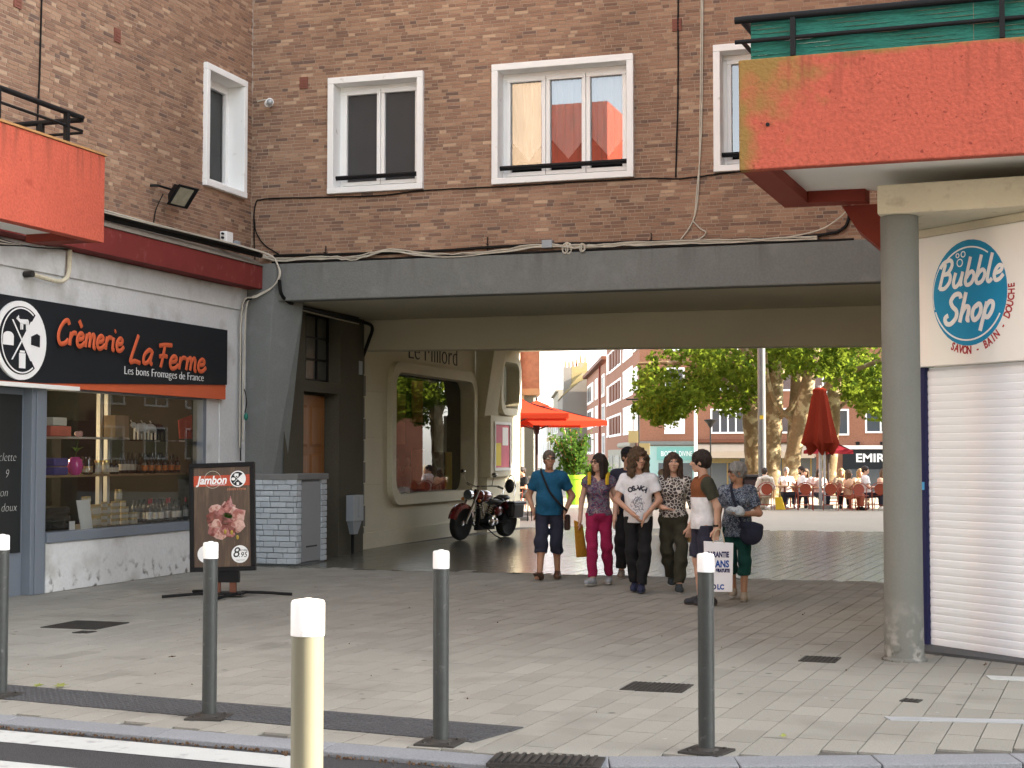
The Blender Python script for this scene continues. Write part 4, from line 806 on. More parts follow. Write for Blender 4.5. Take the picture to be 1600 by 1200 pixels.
q = MB(); q.fbox(CFr, -23.0, -20.3, .101, .16, 1.3, 2.2); q.build('fascia', tq, sf); q = MB(); text_on(q, CFr, "BIO'THÉ  DIVINE", -21.6, .165, 1.58, .5, width=2.2, extrude=.01); q.build('fascia_lettering', M['signwhite'], sf, kind='stuff')
q = MB(); q.fbox(CFr, -22.9, -20.5, .101, .13, -.7, 1.1); q.build('shop_glass', M['fglass'], sf)
q = MB(); q.cyl(C0+D_*3+SFr.n*.3+Vector((0,0,2.4)), C0+D_*16+SFr.n*.3+Vector((0,0,2.4)), .22); q.build('rolled_awning', M['fwall'], bb, smooth=True)
q = MB(); q.fbox(SFr, 1, 34, .01, .12, -1.1, 2.1); q.build('street_shop_front', M['fwall'], bb)
for k in range(4): q = MB(); q.fbox(SFr, 3+k*8, 8.5+k*8, .121, .16, -.8, 1.6); q.build('shop_glass', M['fglass'], bb)
M['beige_awn'] = mat('beige_awning', (.46,.37,.28), .85, .08, 1.5)
aw = sub('cafe_front', bb); q = MB(); q.hexa([CFr.p(-20.1,.02,1.55),CFr.p(-12,.02,1.55),CFr.p(-12,1.3,1.45),CFr.p(-20.1,1.3,1.45),CFr.p(-20.1,.02,2.5),CFr.p(-12,.02,2.5),CFr.p(-12,1.3,1.9),CFr.p(-20.1,1.3,1.9)]); q.build('awning', M['beige_awn'], aw)
q = MB(); q.fbox(CFr, -20.1, -12, .02, .4, 2.52, 2.75); q.build('awning_housing', M['shutb'], aw); q = MB(); q.fbox(CFr, -20.1, -12, .003, .015, -1.1, 1.5); q.build('cafe_glass', M['fglass'], aw)
for k in range(5): q = MB(); x = -20+k*1.9; q.fbox(CFr, x, x+.1, .016, .06, -1.1, 1.5); q.build('cafe_post', mat('ochre_frame', (.30,.2,.07), .6) if k == 0 else bpy.data.materials['ochre_frame'], aw)
q = MB(); q.fbox(CFr, -19.9, -17.2, .065, .10, 1.1, 1.42); q.build('cafe_sign', M['fyel'], aw)
em = sub('dark_shop_front', bb); q = MB(); q.fbox(CFr, -10.2, -4, .003, .35, -1.1, 2.0); q.build('front_panel', M['anth'], em); q = MB(); q.fbox(CFr, -10.3, -4, .0, .5, 2.05, 2.3); q.build('front_cornice', M['offwhite'], em)
q = MB(); text_on(q, CFr, 'EMIR', -8.4, .36, 1.2, .78, width=1.9, extrude=.01, offset=.02); q.build('fascia_lettering', M['signwhite'], em, kind='stuff')
q = MB(); q.fbox(CFr, -9.8, -5, .351, .37, -1.0, .7); q.build('shop_glass', M['fglass'], em)
for x in (-9.2, -7.6): q = MB(); q.lathe([(.12,0),(.16,.2),(.0,.25)], CFr.p(x, .3, 2.32), 8); q.build('spot_lamp', M['black'], em)
b2 = thing('street_building', 'pale brick house with white windows and a dark red downpipe along the side street', 'building', (-36, 141, -1.1))
q = MB(); P = [C0+D_*37.6, C0+D_*76, C0+D_*76+rv*12, C0+D_*37.6+rv*12]; H_ = (10.5, 11.0, 11.0, 10.5); q.hexa([p+Vector((0,0,-1.3)) for p in P]+[p+Vector((0,0,h)) for p, h in zip(P, H_)]); q.build('wall', M['fbrick2'], b2)
for zz in (2.0, 4.9, 7.8):
    fwin(b2, SFr, 66, 74.5, zz, zz+1.7, fr=.3, split=2, pr=.03); fwin(b2, SFr, 61.5, 64.5, zz, zz+1.7, fr=.25, style='blind', pr=.03); fwin(b2, SFr, 53, 57.5, zz, zz+1.7, fr=.25, style='blind', pr=.03); fwin(b2, SFr, 40.5, 44, zz-.2, zz+1.5, fr=.25, split=1)
q = MB(); q.fbox(SFr, 47.5, 48.2, .01, .16, -1.1, 10.7); q.build('downpipe', M['darkred'], b2); q = MB(); q.fbox(SFr, 37.7, 76, -.4, .5, 10.75, 11.1); q.build('gutter', M['shutb'], b2)
GFr = Fr(C0+D_*76.5-rv*2.9, rv, -D_)
b3 = thing('gable_house', 'old house with a bare grey gable and chimneys coloured as lit and shaded', 'building', tuple(C0+D_*78-rv*2+Vector((0,0,-1.1))))
q = MB(); q.prism([(0,-1.3),(3.1,-1.3),(3.1,11.0),(2.0,10.4),(0,8.7)], GFr, -20, 0); q.build('wall', M['fgrey'], b3)
q = MB(); q.prism([(-.15,8.72),(1.7,10.9),(2.5,11.6),(3.2,11.8),(3.2,11.05),(2.0,10.45),(0,8.75)], GFr, -18, -.3); q.build('roof', M['fyel'], b3)
for a, b_, zt, m_, pots in ((.15,1.1,12.3,'fgrey',2), (1.12,2.0,12.4,'fyel',2), (2.0,3.1,12.9,'fyel',2)):  # shaded stack grey, sunlit ones ochre: the light is in the colour
    q = MB(); q.fbox(GFr, a, b_, -3, -1, 8.5, zt); c = q.build('chimney', M[m_], b3)
    for k in range(pots): q = MB(); u = a+(b_-a)*(k+.5)/pots; q.lathe([(.12,0),(.14,.5),(.1,.85),(0,.86)], GFr.p(u,-2,zt), 8); q.build('chimney_pot', M['terracotta'], c)
RFr = Fr(C0+D_*80-rv*2.75, D_, (-.952, -.3057, 0))
for i, (t0, t1, h, m_, lab) in enumerate([(18, 45, 10.2, 'fwall', 'narrow pale house with a moulded cornice beyond the grey gable'), (45.2, 90, 8.2, 'fyel', 'ochre house with red shutters far down the side street'), (90.2, 140, 9.5, 'offwhite', 'white house far down the side street beyond the ochre one')]):
    h3 = thing('street_house', lab, 'building', tuple(RFr.p(t0, 0, -1.1)))
    q = MB(); q.fbox(RFr, t0, t1, -8, 0, -1.3, h); q.build('wall', M[m_], h3); q = MB(); q.fbox(RFr, t0, t1, -8.2, .35, h+.002, h+.3); q.build('cornice', M['fwall'], h3)
    for zz in (1.9, 4.8):
        for k in range(3): u = t0+(t1-t0)*(k+.25)/3; fwin(h3, RFr, u, u+(t1-t0)*.14, zz, zz+1.8, fr=.2)
EFr = Fr(C0+D_*215-rv*9, rv, -D_)
h4 = thing('street_house', 'tall white and yellow house closing the far end of the street', 'building', tuple(EFr.p(0, 0, -1.1)))
q = MB(); q.fbox(EFr, -6, 1.8, -10, 0, -1.3, 16.5); q.fbox(EFr, 1.82, 4.5, -10, 0, -1.3, 13.5); q.build('wall', mat('sunny_white', (.40,.36,.25), .9, .08, .3), h4)
for k in range(5): q = MB(); q.lathe([(.2,0),(.22,.8),(.15,1.3),(0,1.31)], EFr.p(-2+k*.9, -2, 16.5), 8); q.build('chimney_pot', M['terracotta'], h4)
for zz in (4, 8, 12): fwin(h4, EFr, -1.5, .2, zz, zz+2, fr=.2); fwin(h4, EFr, 2.4, 3.6, zz-1, zz+1, fr=.2)
# unseen building added on the right of the square to shade the near paving
sb = thing('unseen_square_building', 'unseen brick block added beside the square to shade its near paving', 'building', (20, 43, 0))
q = MB(); q.box(13, 40, 36.7, 51.9, -.05, 12.4); q.build('wall', M['fbrick'], sb)
WB = Fr((13, 0, 0), (0, 1, 0), (-1, 0, 0))
for zz in (1.0, 4.2, 7.4): 
    for y0 in (37.6, 40.5, 43.5, 46.5): fwin(sb, WB, y0, y0+1.5, zz, zz+1.7)

sb2 = thing('unseen_square_building', 'long pale building closing the far right of the square', 'building', (34, 85, 0))
q = MB(); q.box(28, 50, 51, 130, -1.3, 12.8); q.build('wall', M['fbrick2'], sb2); WB2 = Fr((28, 0, 0), (0, 1, 0), (-1, 0, 0))
for zz in (1.5, 4.8, 8.1):
    for k in range(9): fwin(sb2, WB2, 53+k*5, 55.5+k*5, zz, zz+1.8)
# ------------------------------------------------------------------ parasols
def transl(name, col, tcol, fac):
    m = bpy.data.materials.new(name); m.use_nodes = True; n = m.node_tree.nodes; l = m.node_tree.links; n.clear()
    o = n.new('ShaderNodeOutputMaterial'); mx = n.new('ShaderNodeMixShader'); d = n.new('ShaderNodeBsdfDiffuse'); t = n.new('ShaderNodeBsdfTranslucent')
    at = n.new('ShaderNodeAttribute'); at.attribute_name = 'tint'; k = n.new('ShaderNodeMapRange'); l.new(at.outputs['Fac'], k.inputs[0]); k.inputs[3].default_value = .6; k.inputs[4].default_value = 1.4
    for nd, c in ((d, col), (t, tcol)):
        v = n.new('ShaderNodeVectorMath'); v.operation = 'SCALE'; v.inputs[0].default_value = c; l.new(k.outputs[0], v.inputs['Scale']); l.new(v.outputs[0], nd.inputs[0])
    mx.inputs[0].default_value = fac; l.new(d.outputs[0], mx.inputs[1]); l.new(t.outputs[0], mx.inputs[2]); l.new(mx.outputs[0], o.inputs[0]); return m
M['canvas'] = transl('orange_red_canvas', (.48,.058,.030), (.48,.045,.02), .3); M['canvas2'] = transl('shaded_red_canvas', (.15,.022,.013), (.15,.02,.01), .12); M['canvas3'] = transl('wine_red_canvas', (.18,.02,.03), (.18,.02,.03), .15)  # the folded parasol's red is darkened in place of shade
M['pole'] = mat('dark_brown_pole', (.035,.022,.024), .5, .1, 4)
def parasol(label, loc, half, rim, apex, rz, m, group='open parasols'):
    t = thing('parasol', label, 'parasol', loc, rz, group); q = MB(); n = 6
    def pt(sx, sy, f): return Vector((sx*half*f, sy*half*f, rim + (apex-rim)*(1-f)**1.0 - .10*math.sin(math.pi*f)*(.5)))
    cs = [(-1,-1),(1,-1),(1,1),(-1,1)]
    for k in range(4):
        a, b_ = cs[k], cs[(k+1) % 4]
        for i in range(n):
            f0, f1 = .12+.88*i/n, .12+.88*(i+1)/n
            for j in range(6):
                g0, g1 = j/6, (j+1)/6; L = lambda f, g: pt(a[0],a[1],f)*(1-g)+pt(b_[0],b_[1],f)*g - Vector((0,0,.06*math.sin(math.pi*g)*f))
                q.quad(L(f0,g0), L(f1,g0), L(f1,g1), L(f0,g1))
        e0, e1 = pt(*a,1), pt(*b_,1); q.quad(e0, e1, e1-Vector((0,0,.13)), e0-Vector((0,0,.13)))
    q.build('canopy', m, t, local=True, smooth=True); q = MB()
    for k in range(4):
        a, b_ = cs[k], cs[(k+1) % 4]; q.add([pt(a[0],a[1],.2)+Vector((0,0,.02)), pt(b_[0],b_[1],.2)+Vector((0,0,.02)), (0,0,apex+.05)], [(0,1,2)])
    q.build('vent', m, t, local=True)
    q = MB(); q.cyl((0,0,0), (0,0,apex), .045); q.lathe([(.07,rim-.35),(.11,rim-.1),(.05,rim)], (0,0,0), 10); q.build('pole', M['pole'], t, local=True, smooth=True)
    for k in range(4):
        a = cs[k]; q = MB(); q.tube([pt(a[0],a[1],.1)-Vector((0,0,.04)), pt(a[0],a[1],.99)-Vector((0,0,.03))], .018, 5); q.tube([(0,0,rim-.25), pt(a[0],a[1],.55)-Vector((0,0,.05))], .014, 5); q.build('rib', M['pole'], t, local=True)
    q = MB(); q.box(-.4,.4,-.4,.4,-.01,.09); q.build('base', M['concrete'], t, local=True, bevel=.02)
    q = MB(); q.ell((0,0,apex+.1), (.03,.03,.07)); q.build('finial', M['pole'], t, local=True); return t
parasol('open orange red parasol nearest the notice case', (-12.15, 38.0, 0), 1.40, 2.74, 3.22, R(17), M['canvas'])
parasol('open orange red parasol with a slim dark pole, behind the man in blue', (-12.5, 41.2, 0), 1.65, 2.62, 3.18, R(28), M['canvas'])
parasol('small open wine red parasol near the dark shop front', (-6.4, 60.0, 0), .78, 1.85, 2.35, R(20), M['canvas3'])
cp = thing('parasol', 'folded brick red parasol standing among the café chairs', 'parasol', (-5.43, 48.6, 0)); q = MB(); nn = 32; prof = [(.10,3.80),(.22,3.74),(.20,3.60),(.24,3.5),(.34,2.9),(.46,2.3),(.52,2.05)]
rings = []
for j, (r, z) in enumerate(prof):
    rings.append([(r*(1+.16*(j/6)*math.cos(8*2*math.pi*k/nn))*math.cos(2*math.pi*k/nn), r*(1+.16*(j/6)*math.cos(8*2*math.pi*k/nn))*math.sin(2*math.pi*k/nn), z) for k in range(nn)])
rings.append([((.30+.12*math.cos(5*2*math.pi*k/nn+.6))*math.cos(2*math.pi*k/nn), (.30+.12*math.cos(5*2*math.pi*k/nn+.6))*math.sin(2*math.pi*k/nn), 1.78-.12*math.cos(5*2*math.pi*k/nn)) for k in range(nn)])
q.add([p for r_ in rings for p in r_], [(i*nn+k, i*nn+(k+1) % nn, (i+1)*nn+(k+1) % nn, (i+1)*nn+k) for i in range(len(rings)-1) for k in range(nn)]); q.build('folded_canopy', M['canvas2'], cp, local=True, smooth=True, angle=60)
q = MB(); q.cyl((0,0,0), (0,0,3.86), .05); q.cyl((.13,0,0), (.13,0,1.9), .035); q.build('pole', M['steel'], cp, local=True); q = MB(); q.box(-.35,.35,-.35,.35,-.01,.1); q.build('base', M['concrete'], cp, local=True)

# ------------------------------------------------------------------ planters and leaves
def leafmesh(pts, size, rnd, spread=1.0):
    base = np.array([(0,-.55),(.16,-.2),(.5,-.28),(.33,.05),(.52,.3),(.18,.28),(0,.62),(-.18,.28),(-.52,.3),(-.33,.05),(-.5,-.28),(-.16,-.2)])
    n = len(pts); P = np.array(pts); a = rnd.normal(size=(n, 3)); a[:, 2] += .5; a /= np.linalg.norm(a, axis=1)[:, None]
    b = rnd.normal(size=(n, 3)); b -= a*(a*b).sum(1)[:, None]; b /= np.linalg.norm(b, axis=1)[:, None]; c = np.cross(a, b)
    s = size*rnd.uniform(.6, 1.25, (n, 1, 1)); V = P[:, None, :] + s*(base[None, :, 0:1]*b[:, None, :] + base[None, :, 1:2]*c[:, None, :] - .22*(base[None, :, 0:1]**2)*a[:, None, :]*2)
    V = V.reshape(-1, 3); k = len(base); F_ = [tuple(range(i*k, i*k+k)) for i in range(n)]; return V, F_
def leaves(name, parent, pts, size, m, seed, tint=.5):
    rnd = np.random.RandomState(seed); V, F_ = leafmesh(pts, size, rnd); q = MB(); q.v = [tuple(v) for v in V]; q.f = F_; q.t = list(np.clip(rnd.normal(tint, .25, len(F_)), 0, 1)); return q.build(name, m, parent)
M['leaf'] = transl('plane_leaf', (.021,.043,.008), (.18,.24,.025), .44); M['leafd'] = transl('shrub_leaf', (.04,.085,.02), (.12,.22,.03), .35)
pl = thing('planter', 'tall lime green tapered planter with a bushy shrub', 'planter', (-13.9, 50.2, 0)); LIME = mat('lime_plastic', (.30,.62,.03), .35, .05, 3, spec=.4)
q = MB(); q.lathe([(.20,0),(.22,.02),(.36,.86),(.40,.87),(.41,1.0),(.36,1.0),(.34,.92),(0,.92)], (0,0,0), 28); q.build('pot', LIME, pl, local=True, smooth=True)
rnd = np.random.RandomState(3); pts = []; q = MB()
for k in range(14):
    a = k*2.4; r = rnd.uniform(.1, .75); tip = Vector((r*math.cos(a), r*math.sin(a), rnd.uniform(1.5, 2.7))); ctl = [(0,0,.9), tuple(tip*.45+Vector((0,0,.5))), tuple(tip)]; q.tube(smoothpts(ctl, 4), .014, 5)
    for _ in range(95): f = rnd.uniform(.25, 1.05); p = Vector(ctl[0])*(1-f)**2 + Vector(ctl[1])*2*f*(1-f) + Vector(ctl[2])*f*f; pts.append(np.array(p[:])+rnd.normal(0, .12, 3)*(1.4-.6*f))
q.build('stem', M['wood'], pl, local=True); leaves('foliage', None, pts, .13, M['leafd'], 5); o = bpy.context.scene.objects[-1] if False else [x for x in bpy.data.objects if x.name.startswith('foliage')][-1]; o.parent = pl
pl2 = thing('planter', 'black square planter with low greenery beside the lime one', 'planter', (-13.75, 52.6, 0)); q = MB(); q.hexa([(-.25,-.25,0),(.25,-.25,0),(.25,.25,0),(-.25,.25,0),(-.36,-.36,.95),(.36,-.36,.95),(.36,.36,.95),(-.36,.36,.95)]); q.build('pot', M['black'], pl2, local=True)
pts = [rnd.normal(0, .2, 3)*np.array((1.3,1.3,.7))+np.array((0,0,1.12)) for _ in range(500)]; o = leaves('foliage', None, pts, .11, M['leafd'], 8); o.parent = pl2

# ------------------------------------------------------------------ plane trees
M['bark'] = mat('plane_bark', (.15,.11,.062), .85, .3, 1.3, bump=.6, bscale=9, stain=((.32,.28,.18), 2.6), stain_lim=(.52,.60), fine=.15)
TR = [('plane tree with the thickest straight trunk, just before the grey lamp pole', (-10.25, 66, 0), [(0,0,-.2),(.05,0,1.5),(-.05,.1,3.2),(-.25,.2,5),(-.5,.3,8)], .36),
      ('plane tree with a mottled trunk directly behind the grey lamp pole', (-9.15, 63.5, 0), [(0,0,-.2),(.02,0,1.5),(.1,0,3.0),(.25,.1,5),(.6,.2,8)], .38),
      ('plane tree with a slim straight trunk left of the leaning one', (-8.55, 66.5, 0), [(0,0,-.2),(0,0,2),(.1,0,4.2),(.3,0,8)], .27),
      ('plane tree leaning strongly towards the folded parasol', (-8.05, 62, 0), [(-.25,0,-.2),(0,0,1.4),(.28,0,2.8),(.55,0,4.0),(1.3,.2,8)], .29),
      ('plane tree with a dark trunk behind the folded parasol', (-7.1, 68, 0), [(-.2,0,-.2),(-.05,0,2),(.1,0,4),(.3,0,8)], .30)]
def lowz(x): return float(np.interp(x, [-17,-16.4,-15.7,-15.0,-14,-13,-12.4,-11.6,-10.8,-10,-9,-8,-7,-6.2,-5.4,-4.6,-3], [5.6,5.1,4.2,3.0,2.9,3.4,3.7,3.4,3.3,4.4,5.0,5.0,4.7,4.2,3.2,3.0,3.0]))
trees = []; rs = np.random.RandomState(12)
for lab, loc, path, r in TR:
    t = thing('plane_tree', lab, 'tree', loc, 0, 'plane trees on the square'); q = MB(); P = smoothpts(path, 5)
    q.tube(P, [r*(1.18-.06*min(1, i/3))*(1-.55*max(0, (p.z-3)/6))*(1+.05*math.sin(i*1.9+loc[0])) for i, p in enumerate(P)], 14); q.build('trunk', M['bark'], t, local=True, smooth=True); trees.append((t, loc, path, r))
LIMBS = [(0,[(-.1,.1,3.6),(.4,-.3,4.6),(.7,-.8,6.5)],.14),(0,[(-.15,.1,4.0),(-1.2,-.8,5.0),(-2.6,-1.5,5.6),(-4.6,-2,5.6)],.15),(0,[(-.2,.1,4.6),(-1.0,.8,6),(-2.5,1.4,8)],.16),(1,[(.12,0,3.1),(.9,-.3,3.6),(1.5,-.5,4.8),(1.9,-.7,6.6)],.14),(1,[(.15,0,3.7),(-.5,-.5,5.2),(-.8,-.8,7)],.13),(2,[(.1,0,4.2),(.9,-.2,5.3),(1.4,-.2,7)],.12),
         (3,[(.5,0,3.7),(1.4,-.3,4.35),(2.3,-.5,4.9),(3.6,-.6,5.4),(5,-.7,5.7)],.15),(3,[(.3,0,2.9),(-.5,-.2,3.6),(-.9,-.3,4.8),(-1.0,-.3,6.5)],.12),(3,[(1.4,-.3,4.35),(2.2,-.8,5.6),(2.7,-1,7)],.1),(4,[(.1,0,4.0),(1.2,-.5,4.9),(2.4,-.8,6.4)],.14),(4,[(.05,0,3.4),(.9,.3,4.2),(2.5,.6,4.6),(4,.7,4.7)],.1)]
for ti, path, r in LIMBS:
    q = MB(); P = smoothpts(path, 4); q.tube(P, [r*(1-.6*i/len(P)) for i in range(len(P))], 8); q.build('limb', M['bark'], trees[ti][0], local=True, smooth=True)
crown = [[] for _ in TR]; n_cl = 0
while n_cl < 380:
    x = rs.uniform(-16.6, -3.0); y = rs.uniform(58.5, 70); r = rs.uniform(.35, .85); lz_ = 1.7+(lowz(x*66/y)-1.7)*y/66
    if x < -.2375*y+r*.7: continue
    z = lz_ + .5*r + abs(rs.normal(0, 1.6)); 
    if z > 9: continue
    if -11.2 < x < -6.6 and z < 4.6 and y < 64: continue
    n_cl += 1; i = min(range(len(TR)), key=lambda k: abs(x-(TR[k][1][0]+(0, -.0, .4, 1.2, 2.2)[k]))+rs.uniform(0, .8))
    c = np.array((x, y, z)); n = int(80*r**1.4+14); d = rs.normal(size=(n, 3)); d /= np.linalg.norm(d, axis=1)[:, None]; d *= r*rs.uniform(.25, 1, (n, 1))**.6; d[:, 2] *= .75
    crown[i] += list(c+d-np.array(TR[i][1]))
for i, (t, *_r) in enumerate(trees):
    if crown[i]: o = leaves('crown', None, crown[i], .21, M['leaf'], 40+i); o.parent = t

copy_tree(trees[1][0], (3.2, 73, 0), R(70), 'plane tree further right on the square, mirrored in the rounded shop window'); copy_tree(trees[0][0], (8.5, 82, 0), R(150), 'plane tree at the far right of the square, mirrored in the shop glass')
# ------------------------------------------------------------------ lamp posts, signs, cabinet
M['lampgrey'] = mat('grey_lamp_post', (.13,.14,.15), .45, .08, 2, metal=.3)
lp = thing('lamp_post', 'thick grey lamp post in front of the plane tree trunks', 'lamp post', (-7.46, 50, 0)); q = MB(); q.lathe([(.2,-.02),(.2,.02),(.135,.05),(.12,9)], (0,0,0), 20); q.build('pole', M['lampgrey'], lp, local=True, smooth=True); q = MB(); q.cyl((0,0,8.9), (1.2,0,9.1), .05); q.box(.9,1.6,-.12,.12,9.08,9.2); q.build('lamp_arm', M['lampgrey'], lp, local=True)
q = MB(); q.box(-.05,.07,-.135,-.128,2.85,2.97); q.build('sticker', pm[1], lp, local=True)
sl1 = thing('street_lamp', 'dark street lamp with a flat crossbar head under the leaves', 'street lamp', (-20.85, 90, -.9)); q = MB(); q.cyl((0,0,-.3), (0,0,5.9), .06, .045, n=10); q.build('pole', M['black'], sl1, local=True); q = MB(); q.box(-.75,.75,-.1,.1,5.88,5.97); q.build('lamp_head', M['black'], sl1, local=True)
for k, z in enumerate((3.3, 2.55)): q = MB(); q.box(-.62+.65*k,-.02+.72*k,-.12,-.09,z,z+.72); q.build('back_of_sign', M['fyel'], sl1, local=True)
sl2 = thing('street_lamp', 'dark street lamp with a lantern head before the café awning', 'street lamp', (-16.12, 88, -.85)); q = MB(); q.cyl((0,0,-.3), (0,0,4.4), .05, .04, n=10); q.build('pole', M['black'], sl2, local=True); q = MB(); q.lathe([(.06,4.1),(.2,4.35),(.36,4.5),(.38,4.56),(0,4.62)], (0,0,0), 12); q.build('lamp_head', M['black'], sl2, local=True)
wp = thing('flag_pole', 'white pole at the edge of the turquoise tea shop', 'pole', (-18.35, 95, -1)); q = MB(); q.cyl((0,0,-.2), (0,0,7), .11, .09); q.build('pole', M['offwhite'], wp, local=True)
bn = thing('feather_banner', 'narrow red feather banner outside the street shops', 'banner', (-23.2, 100, -1)); q = MB(); q.tube(smoothpts([(0,0,0),(0,0,2.2),(.12,0,2.9),(.5,0,3.0)], 4), .02, 5); q.build('mast', M['black'], bn, local=True); q = MB(); q.prism([(.03,.6),(.6,.8),(.65,2.4),(.45,2.95),(.1,2.85)], Fr((0,0,0),(1,0,0),(0,-1,0)), 0, .012); q.build('cloth', M['canvas'], bn, local=True)
cbx = thing('storage_cabinet', 'black café storage cabinet beside the grey lamp post', 'cabinet', (-7.72, 48.2, 0)); q = MB(); q.box(-.42,.42,-.3,.3,.06,1.0); q.build('body', M['black'], cbx, local=True, bevel=.015); q = MB(); q.box(-.45,.45,-.33,.33,1.002,1.06); q.build('top', mat('dark_grey_top', (.06,.06,.065), .5, .1, 3), cbx, local=True)
for k in range(2): q = MB(); q.box(-.38+.4*k,-.02+.4*k,-.325,-.302,.15,.9); q.build('cabinet_door', M['pole'], cbx, local=True, bevel=.01)
pb = thing('plastic_bag', 'crumpled white plastic bag on the ground by the black cabinet', 'bag', (-7.12, 47.6, 0)); q = MB(); nu, nv = 14, 8; rr = random.Random(3)
q.ell((0,0,.24), (.2,.15,.25), nu, nv); q.v = [(x*(1+rr.uniform(-.18,.18)), y*(1+rr.uniform(-.18,.18)), max(0, z+rr.uniform(-.03,.03))) for x, y, z in q.v]; q.build('bag_body', M['offwhite'], pb, local=True); q = MB(); q.tube(smoothpts([(-.08,0,.42),(-.05,0,.6),(.05,0,.62),(.08,0,.42)], 4), .02, 5); q.build('bag_handle', M['offwhite'], pb, local=True)
# ================================================================== GOODS IN THE CHEESE SHOP WINDOW
def gl(name, col, rough=.08): return mat(name, col, rough, .05, 3, spec=.7)
M['bottle'] = gl('dark_bottle_glass', (.012,.018,.012)); M['bottle2'] = gl('green_bottle_glass', (.03,.05,.02)); M['label'] = mat('cream_label', (.62,.58,.48), .7, .1, 30); M['label2'] = mat('white_label', (.8,.8,.78), .7, .08, 40)
M['gold'] = mat('gold_lid', (.55,.40,.14), .3, .1, 9, metal=.8); M['foilred'] = mat('red_foil', (.25,.02,.03), .4, .1, 9); M['orangelabel'] = mat('orange_label', (.6,.2,.05), .6, .2, 20); M['honey'] = mat('pale_preserve', (.52,.45,.28), .25, .25, 14, spec=.5)
def bottle(lab, grp, h=.30, r=.038, g='bottle', l='label2', cap='bottle'):
    t = thing('bottle', lab, 'bottle', (0,0,0), 0, grp); q = MB(); q.lathe([(r*.9,0),(r,.01),(r,h*.58),(r*.75,h*.68),(r*.36,h*.76),(r*.34,h*.97),(r*.4,h*.975),(r*.4,h),(0,h)], (0,0,0), 12); q.build('glass_body', M[g], t, local=True, smooth=True)
    q = MB(); q.lathe([(r*1.02,h*.16),(r*1.02,h*.46)], (0,0,0), 12); q.f = q.f[:12]; q.t = q.t[:12]; q.build('label', M[l], t, local=True); q = MB(); q.lathe([(r*.42,h*.80),(r*.42,h*1.005),(0,h*1.005)], (0,0,0), 10); q.build('capsule', M[cap], t, local=True); return t
def jar(lab, grp, h=.085, r=.036, c='honey'):
    t = thing('jar', lab, 'jar', (0,0,0), 0, grp); q = MB(); q.lathe([(r*.9,0),(r,.006),(r,h*.78),(r*.86,h*.85),(0,h*.85)], (0,0,0), 12); q.build('glass_body', M[c], t, local=True, smooth=True); q = MB(); q.lathe([(r*.93,h*.84),(r*.93,h),(0,h)], (0,0,0), 12); q.build('lid', M['gold'], t, local=True); q = MB(); q.lathe([(r*1.015,h*.18),(r*1.015,h*.66)], (0,0,0), 12); q.f = q.f[:12]; q.t = q.t[:12]; q.build('label', M['label'], t, local=True); return t
rnd = random.Random(21); first = {}
def put(key, mk, x, y, z, rz=None):
    rz = rnd.uniform(0, 6) if rz is None else rz
    if key not in first: first[key] = mk(); o = first[key]; o.location = (x, y, z); o.rotation_euler = (0, 0, rz); return o
    return copy_tree(first[key], (x, y, z), rz)
ZL, ZS, ZT = .735, 1.43, 1.93
for k in range(13):
    y = 18.97+.086*k; x = -11.47-.10*(k % 2)-rnd.uniform(0, .03)
    put('wineA' if k % 3 else 'wineB', (lambda: bottle('dark wine bottle with a white label in the row at the sill end', 'wine bottles on the lower ledge', .31)) if k % 3 else (lambda: bottle('red capsuled wine bottle in the row at the sill end', 'wine bottles with red capsules on the lower ledge', .33, cap='foilred')), x, y, ZL)
for k in range(12):
    y = 18.98+.09*k; put('shelfA' if k % 2 else 'shelfB', (lambda: bottle('green glass bottle with a cream label on the oak shelf', 'green bottles on the oak shelf', .27, .036, 'bottle2', 'label')) if k % 2 else (lambda: bottle('dark bottle with an orange label on the oak shelf', 'orange labelled bottles on the oak shelf', .25, .040, 'bottle', 'orangelabel')), -11.56-.12*(k % 2), y, ZS)
for k in range(3): put('oil', lambda: bottle('squat dark bottle with a pale label beside the white uprights on the oak shelf', 'squat bottles beside the uprights', .2, .045, 'bottle', 'label'), -11.55, 18.0+.11*k, ZS)
for c in range(12):
    y = 17.42+.115*c; n = [5,5,4,3,4,3,4,4,4,3,2,2][c]; big = c in (2, 3, 5)
    for j in range(n if not big else 2):
        key = 'jarL' if big else 'jarS'; h = .15 if big else .082
        put(key, (lambda: jar('large preserve jar with cream label and gold lid stacked on the ledge', 'large preserve jars on the lower ledge', .148, .05)) if big else (lambda: jar('small preserve jar with gold lid stacked on the ledge', 'small preserve jars on the lower ledge', .082, .042)), -11.50-.03*(c % 2), y, ZL+j*h)
tag(jar('single tall preserve jar on top of the stacked jars', None, .16, .05), None).location = (-11.5, 18.22, ZL+.33)
for k, y in enumerate((17.78, 17.98)): o = jar(['wide pale storage jar with a gold lid next to the glass carafe', 'tall amber storage jar next to the wide pale one on the oak shelf'][k], None, .19, .06-.01*k, 'honey'); o.location = (-11.55, y, ZS)
q = MB(); q.lathe([(.05,0),(.10,.03),(.105,.12),(.08,.2),(.085,.24),(.08,.24)], (-11.55, 17.55, ZS), 16); tag(q.build('carafe', M['glass'], smooth=True), 'clear glass carafe beside the pink vase on the oak shelf', 'carafe')
vs_ = thing('vase', 'bright pink egg shaped vase holding a rose on the oak shelf', 'vase', (-11.52, 17.22, ZS)); q = MB(); q.lathe([(.05,0),(.085,.04),(.105,.12),(.085,.2),(.05,.235),(.042,.235)], (0,0,0), 20); q.build('vase_body', mat('pink_glaze', (.62,.06,.28), .2, .05, 4, spec=.6), vs_, local=True, smooth=True)
